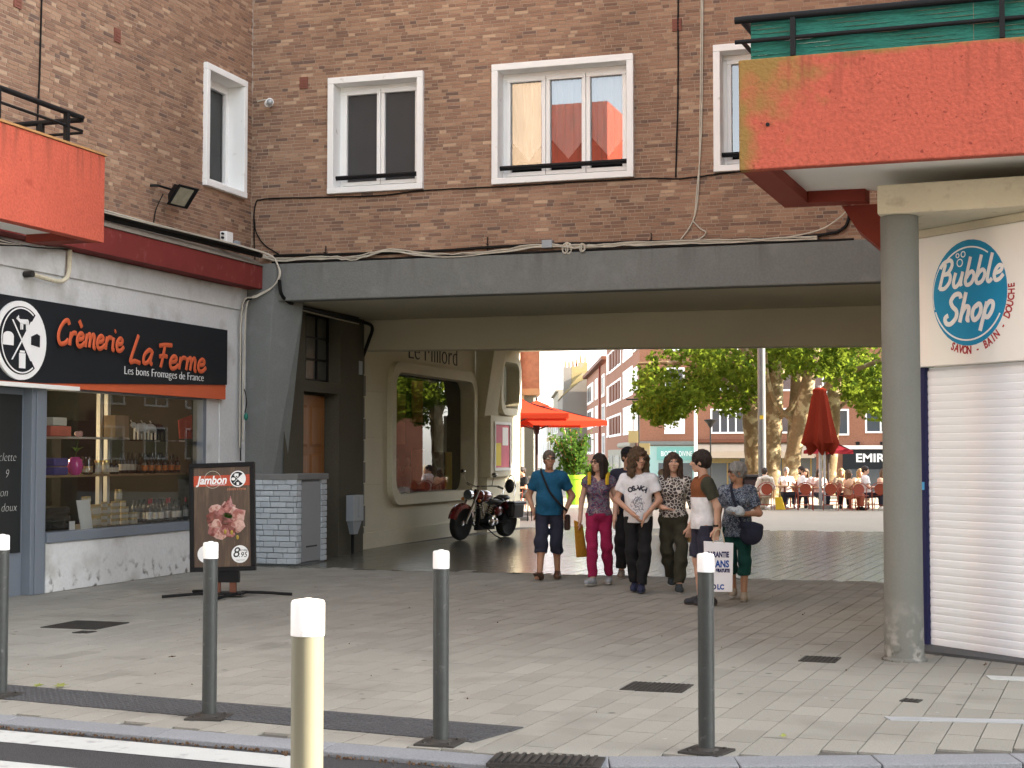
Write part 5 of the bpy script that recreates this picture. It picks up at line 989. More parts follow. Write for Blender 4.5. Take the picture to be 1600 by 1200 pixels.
fl = thing('rose', 'pale rose with green leaves standing in the pink vase', 'flower', (-11.52, 17.22, ZS+.2)); q = MB(); q.tube(smoothpts([(0,0,0),(.0,.03,.15),(0,.07,.30)], 4), .006, 5); q.build('stem', M['leafd'], fl, local=True); q = MB()
for k in range(9): a = k*2.4; q.ell((.02*math.cos(a), .07+.025*math.sin(a), .32+.004*k), (.035,.035,.028), 8, 5)
q.build('bloom', mat('rose_petals', (.62,.35,.30), .6, .2, 20), fl, local=True, smooth=True); q = MB()
for a in (.5, 2.2, 4.0): q.add([(0,.03,.1),(.03*math.cos(a)+.02,.05+.03*math.sin(a),.15),(.09*math.cos(a),.05+.09*math.sin(a),.17),(.03*math.cos(a)-.02,.05+.03*math.sin(a)-.02,.15)], [(0,1,2,3)])
q.build('leaf', M['leafd'], fl, local=True)
PU = mat('purple_box', (.06,.05,.22), .4, .15, 6)
for k in range(2): q = MB(); q.box(-11.7,-11.42,16.62,16.93,ZS+.005+.115*k,ZS+.11+.115*k); tag(q.build('gift_box', PU, bevel=.02), ['violet gift box lying at the bottom of a pair on the oak shelf', 'violet gift box lying on top of the other one'][k], 'box')
for k in range(3):
    q = MB(); q.box(-11.75+.03*k,-11.38,16.3+.02*k,16.98-.03*k,ZL+.005+.1*k,ZL+.1+.1*k); q.v = [(x+rnd.uniform(-.015,.015), y+rnd.uniform(-.015,.015), z) for x, y, z in q.v]
    tag(q.build('wrapped_pack', mat('black_film', (.03,.03,.03), .2, .3, 9, spec=.6) if k == 0 else bpy.data.materials['black_film'], bevel=.03), ['black film wrapped pack lowest in the pile by the door post', 'black film wrapped pack in the middle of the pile by the door post', 'black film wrapped pack topmost in the pile by the door post'][k], 'pack')
q = MB(); q.hexa([(-11.33,17.08,ZL),(-11.33,17.34,ZL),(-11.32,17.34,ZL),(-11.32,17.08,ZL),(-11.42,17.10,ZL+.37),(-11.40,17.36,ZL+.37),(-11.39,17.36,ZL+.37),(-11.41,17.10,ZL+.37)]); nts = q.build('notice_sheet', M['label2']); tag(nts, 'white printed notice sheet leaning inside the shop glass', 'notice')
q = MB(); q.lathe([(.04,0),(.05,.05),(.035,.1),(0,.11)], (-11.4,16.22,ZL), 12); tag(q.build('pumpkin', mat('squash_orange', (.55,.2,.04), .5, .1, 9), smooth=True), 'small orange squash in the corner of the display by the door post', 'squash')
q = MB(); q.box(-11.36,-11.35,16.86,16.98,ZL,ZL+.11); tag(q.build('price_card', M['label2']), 'small white price card in front of the black packs', 'price card')
q = MB(); q.box(-11.6,-11.42,18.0,18.34,ZT,ZT+.30); bg_ = q.build('paper_bag', mat('kraft_paper', (.32,.23,.13), .8, .1, 6)); tag(bg_, 'brown kraft gift bag standing on the upper shelf', 'bag')
q = MB(); q.box(-11.6,-11.4,16.5,16.95,ZT,ZT+.13); tag(q.build('tin_box', mat('red_white_tin', (.5,.12,.08), .5, .3, 8), bevel=.01), 'red tin box on the upper shelf by the door post', 'box'); q = MB(); q.box(-11.58,-11.4,16.55,16.85,ZT+.135,ZT+.24); tag(q.build('tin_box', M['shelfw'], bevel=.01), 'cream box lying on the red tin box', 'box')
def figurine(lab, y, m):
    t = thing('cow_figurine', lab, 'figurine', (-11.5, y, 1.907)); q = MB(); q.ell((0,0,.16),(.05,.14,.07)); q.ell((0,-.17,.2),(.03,.06,.04)); q.build('body', M[m], t, local=True, smooth=True)
    for dx in (-.03,.03):
        for dy in (-.09,.09): q = MB(); q.cyl((dx,dy,0),(dx,dy,.15),.014,n=8); q.build('leg', M[m], t, local=True)
    q = MB(); q.cyl((-.02,-.17,.23),(-.04,-.18,.27),.008,n=5); q.build('horn', M['shelfw'], t, local=True)
figurine('white cow figurine on the glass shelf beside the uprights', 18.75, 'whitewood'); figurine('black cow figurine on the glass shelf', 19.25, 'dark'); figurine('second white cow figurine on the glass shelf next to the black one', 19.02, 'whitewood')
q = MB(); q.hexa([(-11.5,19.82,1.93),(-11.4,20.0,1.93),(-11.38,20.0,1.93),(-11.48,19.82,1.93),(-11.5,19.78,2.2),(-11.4,19.98,2.28),(-11.38,19.98,2.28),(-11.48,19.78,2.2)]); tag(q.build('pennant', M['red']), 'small red pennant at the far end of the glass shelf', 'pennant')
for k in range(9): put('shelfjar', lambda: jar('small preserve jar with gold lid in the back row on the oak shelf', 'preserve jars in the back row on the oak shelf', .11, .044), -11.72, 17.05+.105*k, ZS)
for k in range(13): put('backbottle', lambda: bottle('dark bottle in the back row on the oak shelf', 'dark bottles in the back row on the oak shelf', .29, .036, 'bottle', 'label'), -11.78, 18.72+.092*k, ZS)
for k in range(12): put('ledgeback', lambda: bottle('dark wine bottle in the second row of the display ledge', 'wine bottles in the second row of the ledge', .32, .038, 'bottle', 'label'), -11.72, 18.95+.092*k, ZL)
GB = [mat('carton_red', (.35,.06,.04), .7), mat('carton_cream', (.5,.45,.33), .7), mat('carton_green', (.06,.13,.06), .7), mat('carton_ochre', (.4,.25,.07), .7)]
for r_, z in enumerate((.925, 1.325, 1.705)):
    for k in range(9):
        h = rnd.uniform(.12, .27); y0 = 16.35+.2*k; m_ = rnd.randrange(4); q = MB(); q.fbox(LW, y0, y0+rnd.uniform(.1,.18), -2.62, -2.46, z, z+h)
        tag(q.build('goods_carton', GB[m_]), '%s carton of goods on the %s back shelf inside the cheese shop' % (('red','cream','green','ochre')[m_], ('lowest','middle','top')[r_]), 'carton', '%s cartons on the %s back shelf' % (('red','cream','green','ochre')[m_], ('lowest','middle','top')[r_]))
M['bulb'] = mat('lit_bulb', (1,.8,.5), .5, 0, emit=((1,.72,.38), 14))
for k, (y, x) in enumerate(((17.3, -12.6), (17.75, -12.9))):
    t = thing('pendant_lamp', ['lit bare bulb hanging nearer the shop glass', 'lit bare bulb hanging deeper inside the cheese shop'][k], 'lamp', (x, y, 2.02)); q = MB(); q.ell((0,0,0),(.035,.035,.045)); q.build('bulb', M['bulb'], t, local=True, smooth=True); q = MB(); q.cyl((0,0,.04),(0,0,.72),.008,n=6); q.lathe([(.02,.04),(.02,.1),(0,.1)],(0,0,0),8); q.build('cord', M['black'], t, local=True)
    L = bpy.data.lights.new('bulb_light', 'POINT'); L.energy = 9; L.color = (1,.75,.45); L.shadow_soft_size = .05; lo = bpy.data.objects.new('bulb_light', L); COL.objects.link(lo); lo.location = (x+.08, y, 2.0)
# ================================================================== PEOPLE (bodies grown from signed distance fields, one skin each)
class Sdf:
    def __init__(s, lo, hi, h):
        s.h = h; s.lo = np.array(lo, float); n = np.ceil((np.array(hi)-s.lo)/h).astype(int)+1; s.n = n
        s.ax = [s.lo[i]+h*np.arange(n[i]) for i in range(3)]; s.D = np.full(n, .5, np.float32)
    def blk(s, lo, hi, m):
        r = []
        for i in range(3):
            a = max(0, int((lo[i]-m-s.lo[i])/s.h)); b = min(s.n[i], int((hi[i]+m-s.lo[i])/s.h)+2)
            if b <= a: return None, None
            r.append(slice(a, b))
        return tuple(r), (s.ax[0][r[0]][:, None, None], s.ax[1][r[1]][None, :, None], s.ax[2][r[2]][None, None, :])
    def put(s, sl, d, k, cut=None, X=None):
        if cut is not None:
            for p, n in cut: d = np.maximum(d, (X[0]-p[0])*n[0]+(X[1]-p[1])*n[1]+(X[2]-p[2])*n[2])
        o = s.D[sl]
        if k <= 0: s.D[sl] = np.minimum(o, d)
        else:
            hh = np.clip(.5+.5*(o-d)/k, 0, 1); s.D[sl] = o*(1-hh)+d*hh-k*hh*(1-hh)
    def _cone(s, a, b, ra, rb, e, sy, m=.09):
        a = np.array(a, float); b = np.array(b, float); R_ = max(ra, rb)+e
        sl, X = s.blk(np.minimum(a, b)-R_, np.maximum(a, b)+R_, m)
        if sl is None: return None, None, None
        ab = b-a; sc = np.array((1, sy, 1)); q = [(X[i]-a[i])*sc[i] for i in range(3)]; w_ = ab*sc; L = (w_*w_).sum()+1e-9
        t = np.clip((q[0]*w_[0]+q[1]*w_[1]+q[2]*w_[2])/L, 0, 1)
        d = np.sqrt((q[0]-t*w_[0])**2+(q[1]-t*w_[1])**2+(q[2]-t*w_[2])**2)-(ra+(rb-ra)*t)
        return sl, X, d/max(1, sy)**.5-e
    def cone(s, a, b, ra, rb=None, k=.03, e=0, sy=1, cut=None):
        sl, X, d = s._cone(a, b, ra, ra if rb is None else rb, e, sy)
        if sl is not None: s.put(sl, d, k, cut, X)
    def _ell(s, c, r, e, Rm, m=.09):
        R_ = max(r)+e; sl, X = s.blk(np.array(c)-R_, np.array(c)+R_, m)
        if sl is None: return None, None, None
        q = [X[i]-c[i] for i in range(3)]
        if Rm is not None: q = [Rm[0][i]*q[0]+Rm[1][i]*q[1]+Rm[2][i]*q[2] for i in range(3)]
        rr = [x+e for x in r]; k0 = np.sqrt((q[0]/rr[0])**2+(q[1]/rr[1])**2+(q[2]/rr[2])**2); k1 = np.sqrt((q[0]/rr[0]**2)**2+(q[1]/rr[1]**2)**2+(q[2]/rr[2]**2)**2)+1e-6
        return sl, X, k0*(k0-1)/k1
    def ell(s, c, r, k=.03, e=0, Rm=None, cut=None):
        sl, X, d = s._ell(c, r, e, Rm)
        if sl is not None: s.put(sl, d, k, cut, X)
    def carve_ell(s, c, r, Rm=None, k=.01):
        sl, X, d = s._ell(c, r, 0, Rm)
        if sl is None: return
        o = s.D[sl]; hh = np.clip(.5-.5*(o+d)/k, 0, 1); s.D[sl] = o*(1-hh)-d*hh+k*hh*(1-hh)
    def carve_cone(s, a, b, ra, rb):
        sl, X, d = s._cone(a, b, ra, rb, 0, 1)
        if sl is not None: s.D[sl] = np.maximum(s.D[sl], -d)
    def plane(s, p, n):
        d = (s.ax[0][:, None, None]-p[0])*n[0]+(s.ax[1][None, :, None]-p[1])*n[1]+(s.ax[2][None, None, :]-p[2])*n[2]; s.D = np.maximum(s.D, d.astype(np.float32))
    def ripple(s, amp, f, seed=0):
        X = s.ax[0][:, None, None]; Y = s.ax[1][None, :, None]; Z = s.ax[2][None, None, :]
        s.D = s.D+amp*(np.sin(f[0]*X+seed+2.5*np.sin(f[2]*.5*Z))*.6+np.sin(f[1]*Y+1.3*seed+f[2]*.3*Z)*.5+np.sin(f[2]*Z+2*np.sin(f[0]*.4*X)+seed)*.7)
    def mesh(s):
        D = s.D; D[0] = D[-1] = .5; D[:, 0] = D[:, -1] = .5; D[:, :, 0] = D[:, :, -1] = .5
        S = D < 0; c = np.zeros(tuple(np.array(D.shape)-1), np.int8)
        for i in (0, 1):
            for j in (0, 1):
                for k in (0, 1): c += S[i:D.shape[0]-1+i, j:D.shape[1]-1+j, k:D.shape[2]-1+k]
        act = np.argwhere((c > 0) & (c < 8))
        if not len(act): return np.zeros((0, 3)), []
        idx = np.full(c.shape, -1, np.int64); idx[tuple(act.T)] = np.arange(len(act))
        P = np.zeros((len(act), 3)); N = np.zeros(len(act))
        cor = [(i, j, k) for i in (0, 1) for j in (0, 1) for k in (0, 1)]
        val = {o: D[act[:, 0]+o[0], act[:, 1]+o[1], act[:, 2]+o[2]] for o in cor}
        for o in cor:
            for a in range(3):
                if o[a]: continue
                p = list(o); p[a] = 1; p = tuple(p); v0, v1 = val[o], val[p]; m = (v0 < 0) != (v1 < 0); t = np.where(m, v0/np.where(m, v0-v1, 1), 0)
                q = np.array(o, float)[None].repeat(len(act), 0); q[:, a] += t; P += q*m[:, None]; N += m
        P = (act+P/N[:, None])*s.h+s.lo; F_ = []
        for a in range(3):
            b, c_ = (a+1) % 3, (a+2) % 3; sl0 = [slice(1, -1)]*3; sl0[a] = slice(0, -1); sl1 = list(sl0); sl1[a] = slice(1, None)
            e0, e1 = S[tuple(sl0)], S[tuple(sl1)]; E_ = np.argwhere(e0 != e1)
            off = np.array([1, 1, 1]); off[a] = 0; E_ = E_+off; sg = S[tuple(E_.T)]
            def at(db, dc): q = E_.copy(); q[:, b] -= db; q[:, c_] -= dc; return idx[tuple(q.T)]
            Q = np.stack([at(1, 1), at(0, 1), at(0, 0), at(1, 0)], 1); Q[~sg] = Q[~sg][:, ::-1]; F_.append(Q)
        F_ = np.concatenate(F_); F_ = F_[(F_ >= 0).all(1)]; return P, F_
def sdf_obj(name, S, m, parent, scale=1, facemat=None):
    V, F_ = S.mesh(); me = bpy.data.meshes.new(name)
    if len(V):
        me.vertices.add(len(V)); me.vertices.foreach_set('co', (V*scale).astype(np.float32).ravel()); me.loops.add(F_.size); me.polygons.add(len(F_))
        me.loops.foreach_set('vertex_index', F_.ravel().astype(np.int32)); me.polygons.foreach_set('loop_start', np.arange(0, F_.size, 4, dtype=np.int32)); me.polygons.foreach_set('loop_total', np.full(len(F_), 4, np.int32)); me.update(calc_edges=True)
        me.polygons.foreach_set('use_smooth', np.ones(len(F_), bool))
    ms = m if isinstance(m, list) else [m]
    for x in ms: me.materials.append(x)
    if facemat is not None and len(V): me.polygons.foreach_set('material_index', facemat(V[F_].mean(1)).astype(np.int32))
    o = bpy.data.objects.new(name, me); COL.objects.link(o)
    if parent is not None: o.parent = parent
    return o
def skinm(name, c):
    m = mat(name, c, .5, .08, 18, spec=.35); b = m.node_tree.nodes['Principled BSDF']; _in(b, ['Subsurface Weight'], .08); b.inputs['Subsurface Radius'].default_value = (.02,.01,.005); return m
SK = [skinm('skin_tan', (.43,.23,.145)), skinm('skin_fair', (.56,.34,.245)), skinm('skin_light', (.50,.285,.195))]
M['eyew'] = mat('eye_white', (.55,.53,.5), .3); M['eyed'] = mat('eye_dark', (.02,.012,.01), .2, spec=.6); M['lip'] = mat('lips', (.30,.10,.08), .4)
M['lens'] = glassmat('spectacle_lens', (.75,.78,.8), boost=.06)
V3 = lambda *a: np.array(a, float)
BASE = dict(hip=.925, chest=1.27, neck=1.44, head=(0, -.02, 1.615), hyaw=0, hpitch=0,
  shA=(-.165,.012,1.375), shB=(.165,.012,1.375), elA=(-.235,.03,1.12), elB=(.235,.03,1.12), wrA=(-.235,-.05,.88), wrB=(.235,-.05,.88), hdA=(0,-.12,-1), hdB=(0,-.12,-1),
  hiA=(-.092,0,.90), hiB=(.092,0,.90), knA=(-.098,-.02,.50), knB=(.098,-.02,.50), anA=(-.10,.03,.085), anB=(.10,.03,.085), toA=(-.02,-1,0), toB=(.02,-1,0), ftA=0, ftB=0, w=1.0, belly=0, bust=0, hipw=1.0, limb=1.0, leanv=(0,0,0))
def nrm(v): v = np.array(v, float); return v/np.linalg.norm(v)
def head_frame(p):
    y, t = R(p['hyaw']), R(p['hpitch']); return Matrix.Rotation(y, 3, 'Z') @ Matrix.Rotation(t, 3, 'X')
def hpt(p, q): h = p['head']; v = head_frame(p) @ Vector(q); return V3(h[0]+v.x, h[1]+v.y, h[2]+v.z)
def torso(S, p, e=0, k=.05, cut=None):
    w, hw = p['w'], p['hipw']; lx, ly, _ = p['leanv']
    S.ell((0,.01,.93), (.155*hw,.112,.12), k, e, cut=cut); S.cone((0,.005,.98), (lx*.5,ly*.5,1.12), .128*hw, .118*w, k, e, 1.15, cut)
    S.cone((lx*.5,ly*.5,1.10), (lx,ly,1.30), .122*w, .140*w, k, e, 1.25, cut); S.cone((lx-.115*w,ly+.008,1.345), (lx+.115*w,ly+.008,1.345), .062, .062, k, e, 1.05, cut)
    for s_ in (-1, 1): S.cone((lx+s_*.03,ly+.025,1.425), (lx+s_*.15*w,ly+.012,1.375), .040, .046, .03, e, 1, cut)
    if p['belly']: S.ell((0,-.05,1.06), (.14*w,.09+p['belly'],.14), k, e, cut=cut)
    if p['bust']:
        for s_ in (-1, 1): S.ell((lx+s_*.072,ly-.075,1.255), (.066,.045+p['bust'],.062), k, e, cut=cut)
def arm(S, p, c, e=0, k=.03, upto=2.0, both=True):
    sh, el, wr = (V3(*p[n+c]) for n in ('sh', 'el', 'wr')); l = p['limb']
    cut = None
    if upto < 1: q = sh+(el-sh)*upto; cut = [(q, nrm(el-sh))]
    S.cone(sh, el, .049*l, .039*l, k, e, 1, cut)
    if upto > 1:
        cut = None
        if upto < 2: q = el+(wr-el)*(upto-1); cut = [(q, nrm(wr-el))]
        S.cone(el, wr, .041*l, .027*l, k, e, 1, cut)
def leg(S, p, c, e=0, k=.03, upto=2.0, wide=(0,0)):
    hi, kn, an = (V3(*p[n+c]) for n in ('hi', 'kn', 'an')); l = p['limb']; cut = None
    if upto < 1: q = hi+(kn-hi)*upto; cut = [(q, nrm(kn-hi))]
    S.cone(hi, kn, .081*l, .052*l+wide[0], k, e, 1, cut)
    if upto > 1:
        cut = [(kn+(an-kn)*(upto-1), nrm(an-kn))] if upto < 2 else None
        m = kn+(an-kn)*.33+V3(0,.012,0); S.cone(kn, m, .050*l+wide[0], .050*l+wide[1], k, e, 1, cut); S.cone(m, an, .050*l+wide[1], .036*l+wide[1], k, e, 1, cut)
def hand(S, p, c):
    wr = V3(*p['wr'+c]); d = nrm(p['hd'+c]); s = -1 if c == 'A' else 1
    fw = nrm(np.cross(d, V3(1,0,0)) if abs(d[0]) < .9 else np.cross(d, V3(0,0,1)))   # thumb side, roughly forwards
    if fw[1] > 0: fw = -fw
    nm = nrm(np.cross(d, fw)); S.cone(wr-d*.01, wr+d*.025, .026, .026, .02)
    pm_ = wr+d*.055
    for t in (-.026, 0, .026): S.cone(wr+d*.02+fw*t*.6, wr+d*.085+fw*t, .0155, .014, .012)
    curl = p.get('curl'+c, .5); cn = nm*s*-1*(1 if p.get('palm'+c, 1) > 0 else -1)
    for i, (t, L) in enumerate(((-.033,.058),(-.011,.072),(.011,.078),(.033,.07))):
        a = wr+d*.088+fw*t; b = a+d*L*.45+cn*L*.18*curl; q = b+d*L*.38*(1-.6*curl)+cn*L*.42*curl; S.cone(a, b, .0100, .0092, .006); S.cone(b, q, .0092, .0075, .006)
    a = wr+d*.03+fw*.028; b = a+d*.035+fw*.028+cn*.008; q = b+d*.035+fw*.008+cn*.012; S.cone(a, b, .0125, .011, .01); S.cone(b, q, .011, .0085, .008)
def headskin(S, p, hs=1.0):
    Fm = head_frame(p); Rm = [[Fm[i][j] for j in range(3)] for i in range(3)]; H = lambda *q: hpt(p, [x*hs for x in q])
    S.cone((p['leanv'][0],p['leanv'][1]+.025,1.40), H(0,.025,-.075), .056, .052, .025)
    S.ell(H(0,.012,.03), (.073*hs,.093*hs,.085*hs), .02, 0, Rm); S.ell(H(0,-.028,-.045), (.057*hs,.062*hs,.068*hs), .03, 0, Rm); S.ell(H(0,-.055,-.095), (.03,.026,.022), .025, 0, Rm)
    for s_ in (-1, 1): S.carve_ell(H(s_*.031,-.088,.012), (.019,.016,.013), Rm, .014); S.ell(H(s_*.046,-.066,-.022), (.022,.018,.018), .022, 0, Rm); S.ell(H(s_*.074,.012,-.012), (.009,.02,.031), .006, 0, Rm)
    S.cone(H(0,-.085,.016), H(0,-.112,-.026), .009, .0125, .012); S.cone(H(-.012,-.096,-.03), H(.012,-.096,-.03), .0095, .0095, .01)
    S.cone(H(-.035,-.083,.031), H(.035,-.083,.031), .010, .010, .014); S.cone(H(-.018,-.083,-.062), H(.018,-.083,-.062), .009, .009, .01); S.cone(H(-.014,-.082,-.074), H(.014,-.082,-.074), .009, .009, .009)
def face_parts(o, p, sc, hs=1.0, glasses=None, lip='lip'):
    H = lambda *q: Vector(hpt(p, [x*hs for x in q]))*sc; Fm = head_frame(p)
    for s_ in (-1, 1):
        q = MB(); q.ell(H(s_*.031,-.076,.012), (.0125*sc,.010*sc,.0085*sc), 10, 6, Fm); e = q.build('eye', M['eyew'], o, local=True, smooth=True); q = MB(); q.ell(H(s_*.031,-.0845,.012), (.0062*sc,.003*sc,.0062*sc), 8, 5, Fm); q.build('iris', M['eyed'], e, local=True)
        q = MB(); q.tube([H(s_*.015,-.092,.033),H(s_*.032,-.091,.040),H(s_*.050,-.078,.033)], .0042*sc, 5); q.build('eyebrow', p['hairm'], o, local=True)
    q = MB(); q.tube([H(-.024,-.084,-.067),H(-.01,-.0935,-.066),H(.01,-.0935,-.066),H(.024,-.084,-.067)], [.003*sc,.0062*sc,.0062*sc,.003*sc], 6); q.build('mouth', M['lip'], o, local=True, smooth=True)
    if glasses:
        g = sub('glasses', o)
        for s_ in (-1, 1):
            q = MB(); q.tube([H(s_*.033+.026*math.cos(a)*1.0,-.102+.006*abs(math.cos(a)),.010+.018*math.sin(a)) for a in np.linspace(0, 2*math.pi, 15)], .0022*sc, 5); q.tube([H(s_*.058,-.096,.016),H(s_*.078,-.03,.014),H(s_*.08,.03,.004)], .002*sc, 5); q.build('glasses_rim', M['black'] if glasses != 'sun' else M['shutb'], g, local=True)
            q = MB(); q.add([H(s_*.033+.025*math.cos(a),-.101,.010+.017*math.sin(a)) for a in np.linspace(0, 2*math.pi, 13)[:-1]], [tuple(range(12))]); q.build('lens', M['lens'] if glasses != 'sun' else M['eyed'], g, local=True)
        q = MB(); q.tube([H(-.008,-.104,.014),H(.008,-.104,.014)], .002*sc, 5); q.build('bridge', M['black'], g, local=True)
def box_of(p):
    pts = np.array([p[n+c] for n in ('sh','el','wr','hi','kn','an') for c in 'AB']+[p['head']]); lo = pts.min(0)-.2; hi = pts.max(0)+.2; lo[2] = -.03; hi[2] = p['head'][2]+.24; lo[1] -= .12; return lo, hi
def hair_short(S, p, vol=.016, fringe=.0, back=-.07, hs=1.0):
    Fm = head_frame(p); Rm = [[Fm[i][j] for j in range(3)] for i in range(3)]; H = lambda *q: hpt(p, [x*hs for x in q]); fw = np.array(Fm @ Vector((0,-1,0))); up = np.array(Fm @ Vector((0,0,1)))
    S.ell(H(0,.018,.035), (.076+vol,.095+vol,.088+vol), .01, 0, Rm); S.ell(H(0,.06,-.02), (.062+vol*.6,.05+vol*.6,.06), .02, 0, Rm)
    S.carve_ell(H(0,-.115,-.045+fringe), (.066,.075,.098), Rm, .012)
    S.plane(H(0,0,back), -up)
    for s_ in (-1, 1): S.carve_ell(H(s_*.088,-.012,-.035), (.03,.034,.045), Rm, .008)
def hair_long(S, p, vol=.02, length=.24, width=.085, fringe=.0, curl=0, hs=1.0, open_=.060):
    Fm = head_frame(p); Rm = [[Fm[i][j] for j in range(3)] for i in range(3)]; H = lambda *q: hpt(p, [x*hs for x in q])
    S.ell(H(0,.014,.035), (.074+vol,.094+vol,.088+vol), .01, 0, Rm)
    for s_ in (-1, 1): S.cone(H(s_*(.070+vol*.5),-.005,.02), H(s_*width,-.005,.06-length), .034+vol*.6, .030+vol*.4, .03); S.cone(H(s_*.05,.06,.0), H(s_*width*.7,.06,.05-length), .05, .04+vol*.4, .03)
    S.cone(H(0,.07,.0), H(0,.07,.05-length), .055, .045, .03)
    S.carve_ell(H(0,-.125,-.05+fringe), (open_,.082,.115), Rm, .012); S.carve_cone(H(0,-.07,-.1), H(0,-.08,-.3), .05, .07)
    if curl: S.ripple(curl, (95, 95, 80), 1.0)
    else: S.ripple(.0028, (140, 140, 25), .5)
def cloth(name, base, var=.12, **k): return mat(name, base, .88, var, 5, bump=.5, bscale=22, fine=.07, **k)
def wrinkle(S, seed, amp=.0035): S.ripple(amp*1.1, (23, 19, 34), seed); S.ripple(amp*.7, (58, 47, 21), seed*1.7+1)
def shoe(S, p, c, e=0):
    an = V3(*p['an'+c]); f = nrm(p['to'+c]); ft = p['ft'+c]; d = nrm(V3(f[0], f[1], math.tan(R(ft)))); z0 = an[2]-.085; heel = V3(an[0]-f[0]*.035, an[1]-f[1]*.035, z0+.036); toe = heel+d*.19; toe[2] = max(toe[2]-.006, z0+.03)
    S.cone(heel, heel+(toe-heel)*.55+V3(0,0,.006), .036, .044, .02, e); S.cone(heel+(toe-heel)*.5, toe, .043, .033, .02, e); S.cone(heel+V3(0,0,.0), an+V3(0,0,.0), .036, .038, .02, e)
    return heel, toe, z0
def shoes(o, p, sc, m, sole, h=.012, top=.105):
    for c in 'AB':
        lo = V3(*p['an'+c])-.30; hi = V3(*p['an'+c])+.30; lo[2] = p['an'+c][2]-.13; hi[2] = p['an'+c][2]+.08
        S = Sdf(lo, hi, .008); heel, toe, z0 = shoe(S, p, c, .006); S.plane((0,0,p['an'+c][2]-.085+top), (0,0,1))
        if p['ft'+c] < 8: S.plane((0,0,z0+.004), (0,0,-1))
        s_ = sdf_obj('shoe', S, m, o, sc)
        S = Sdf(lo, hi, .008); shoe(S, p, c, .010); n = nrm(V3(*(toe-heel))); up = nrm(np.cross(np.cross(n, V3(0,0,1)), n)); S.plane(heel-up*.018, up); S.plane(heel-up*.036, -up) if p['ft'+c] >= 8 else S.plane((0,0,z0+.0), (0,0,-1)); sdf_obj('sole', S, sole, s_, sc)
def person(label, loc, face, H, skin, over, vox=.0085, group=None):
    p = dict(BASE); p.update(over); sc = H/1.72; lo, hi = box_of(p); S = Sdf(lo, hi, vox)
    torso(S, p); headskin(S, p)
    for c in 'AB':
        arm(S, p, c); leg(S, p, c)
        if vox < .012: hand(S, p, c)
        else: w_ = V3(*p['wr'+c]); S.cone(w_, w_+nrm(p['hd'+c])*.13, .028, .022, .02)
        S.cone(V3(*p['an'+c])+V3(0,.02,-.04), V3(*p['an'+c])+nrm(p['to'+c])*.12+V3(0,0,-.05), .034, .026, .02)
    o = sdf_obj('person', S, skin, None, sc); o.location = loc; o.rotation_euler = (0, 0, R(face)); tag(o, label, 'person', group); ORG[o.name] = (0, 0, 0); return o, p, sc, (lo, hi)
def garment(o, p, sc, bx, m, parts, e, hem=None, top=None, neck=None, vee=None, seed=1, name='shirt', vox=.009, amp=.0035, facemat=None, extra=None):
    S = Sdf(bx[0], bx[1], vox)
    for q in parts:
        if q == 'torso': torso(S, p, e)
        elif q[0] == 'arm': arm(S, p, q[1], e+q[3] if len(q) > 3 else e, .03, q[2])
        elif q[0] == 'leg': leg(S, p, q[1], e, .035, q[2], q[3] if len(q) > 3 else (0, 0))
    if extra: extra(S)
    wrinkle(S, seed, amp)
    if hem is not None: S.plane((0,0,hem), (0,0,-1))
    if top is not None: S.plane((0,0,top), (0,0,1))
    lx, ly, _ = p['leanv']
    if neck: S.carve_cone((lx,ly-.01,1.46+neck[1]), (lx,ly+.03,1.60), neck[0], neck[0]+.05)
    if vee: S.carve_cone((lx,ly-.14,1.44-vee), (lx,ly-.05,1.52), .012, .085)
    return sdf_obj(name, S, m, o, sc, facemat)
def hairobj(o, p, sc, fn, m, vox=.0075, big=.22, low=.45):
    h = np.array(p['head']); S = Sdf(h-(big,big,low), h+(big,big,.2), vox); fn(S); return sdf_obj('hair', S, m, o, sc)
def strap(o, p, sc, pts, r, m, name='strap', flat=None): q = MB(); q.tube([Vector(x)*sc for x in smoothpts(pts, 5)], r, 6); return q.build(name, m, o, local=True, smooth=True)
def placed(name, label, cat, o, sc, q, m, group=None, **k):       # a held thing: top level, standing where the hand is
    Mx = Matrix.Translation(o.location) @ Matrix.Rotation(o.rotation_euler.z, 4, 'Z') @ Matrix.Scale(sc, 4); q.xf(Mx); return tag(q.build(name, m, **k), label, cat, group)
def hairm(n, c): return mat(n, c, .5, .35, 22, spec=.35, bump=.9, bscale=120, fine=.45, stretch=(1,1,.12))
HB = dict(brown=hairm('brown_hair', (.06,.033,.02)), dark=hairm('dark_brown_hair', (.024,.015,.012)), grey=hairm('grey_hair', (.24,.235,.225)), saltpep=hairm('short_grey_brown_hair', (.14,.115,.09)), light=hairm('light_brown_hair', (.09,.054,.028)), blond=hairm('blond_hair', (.38,.26,.12)))
NAVY = cloth('navy_cotton', (.022,.024,.042)); BLK = cloth('black_cotton', (.012,.012,.014)); WHT = cloth('white_cotton', (.74,.74,.76), .04)
SOLEW = mat('white_sole', (.55,.54,.51), .6); SOLEB = mat('brown_sole', (.09,.06,.04), .6)

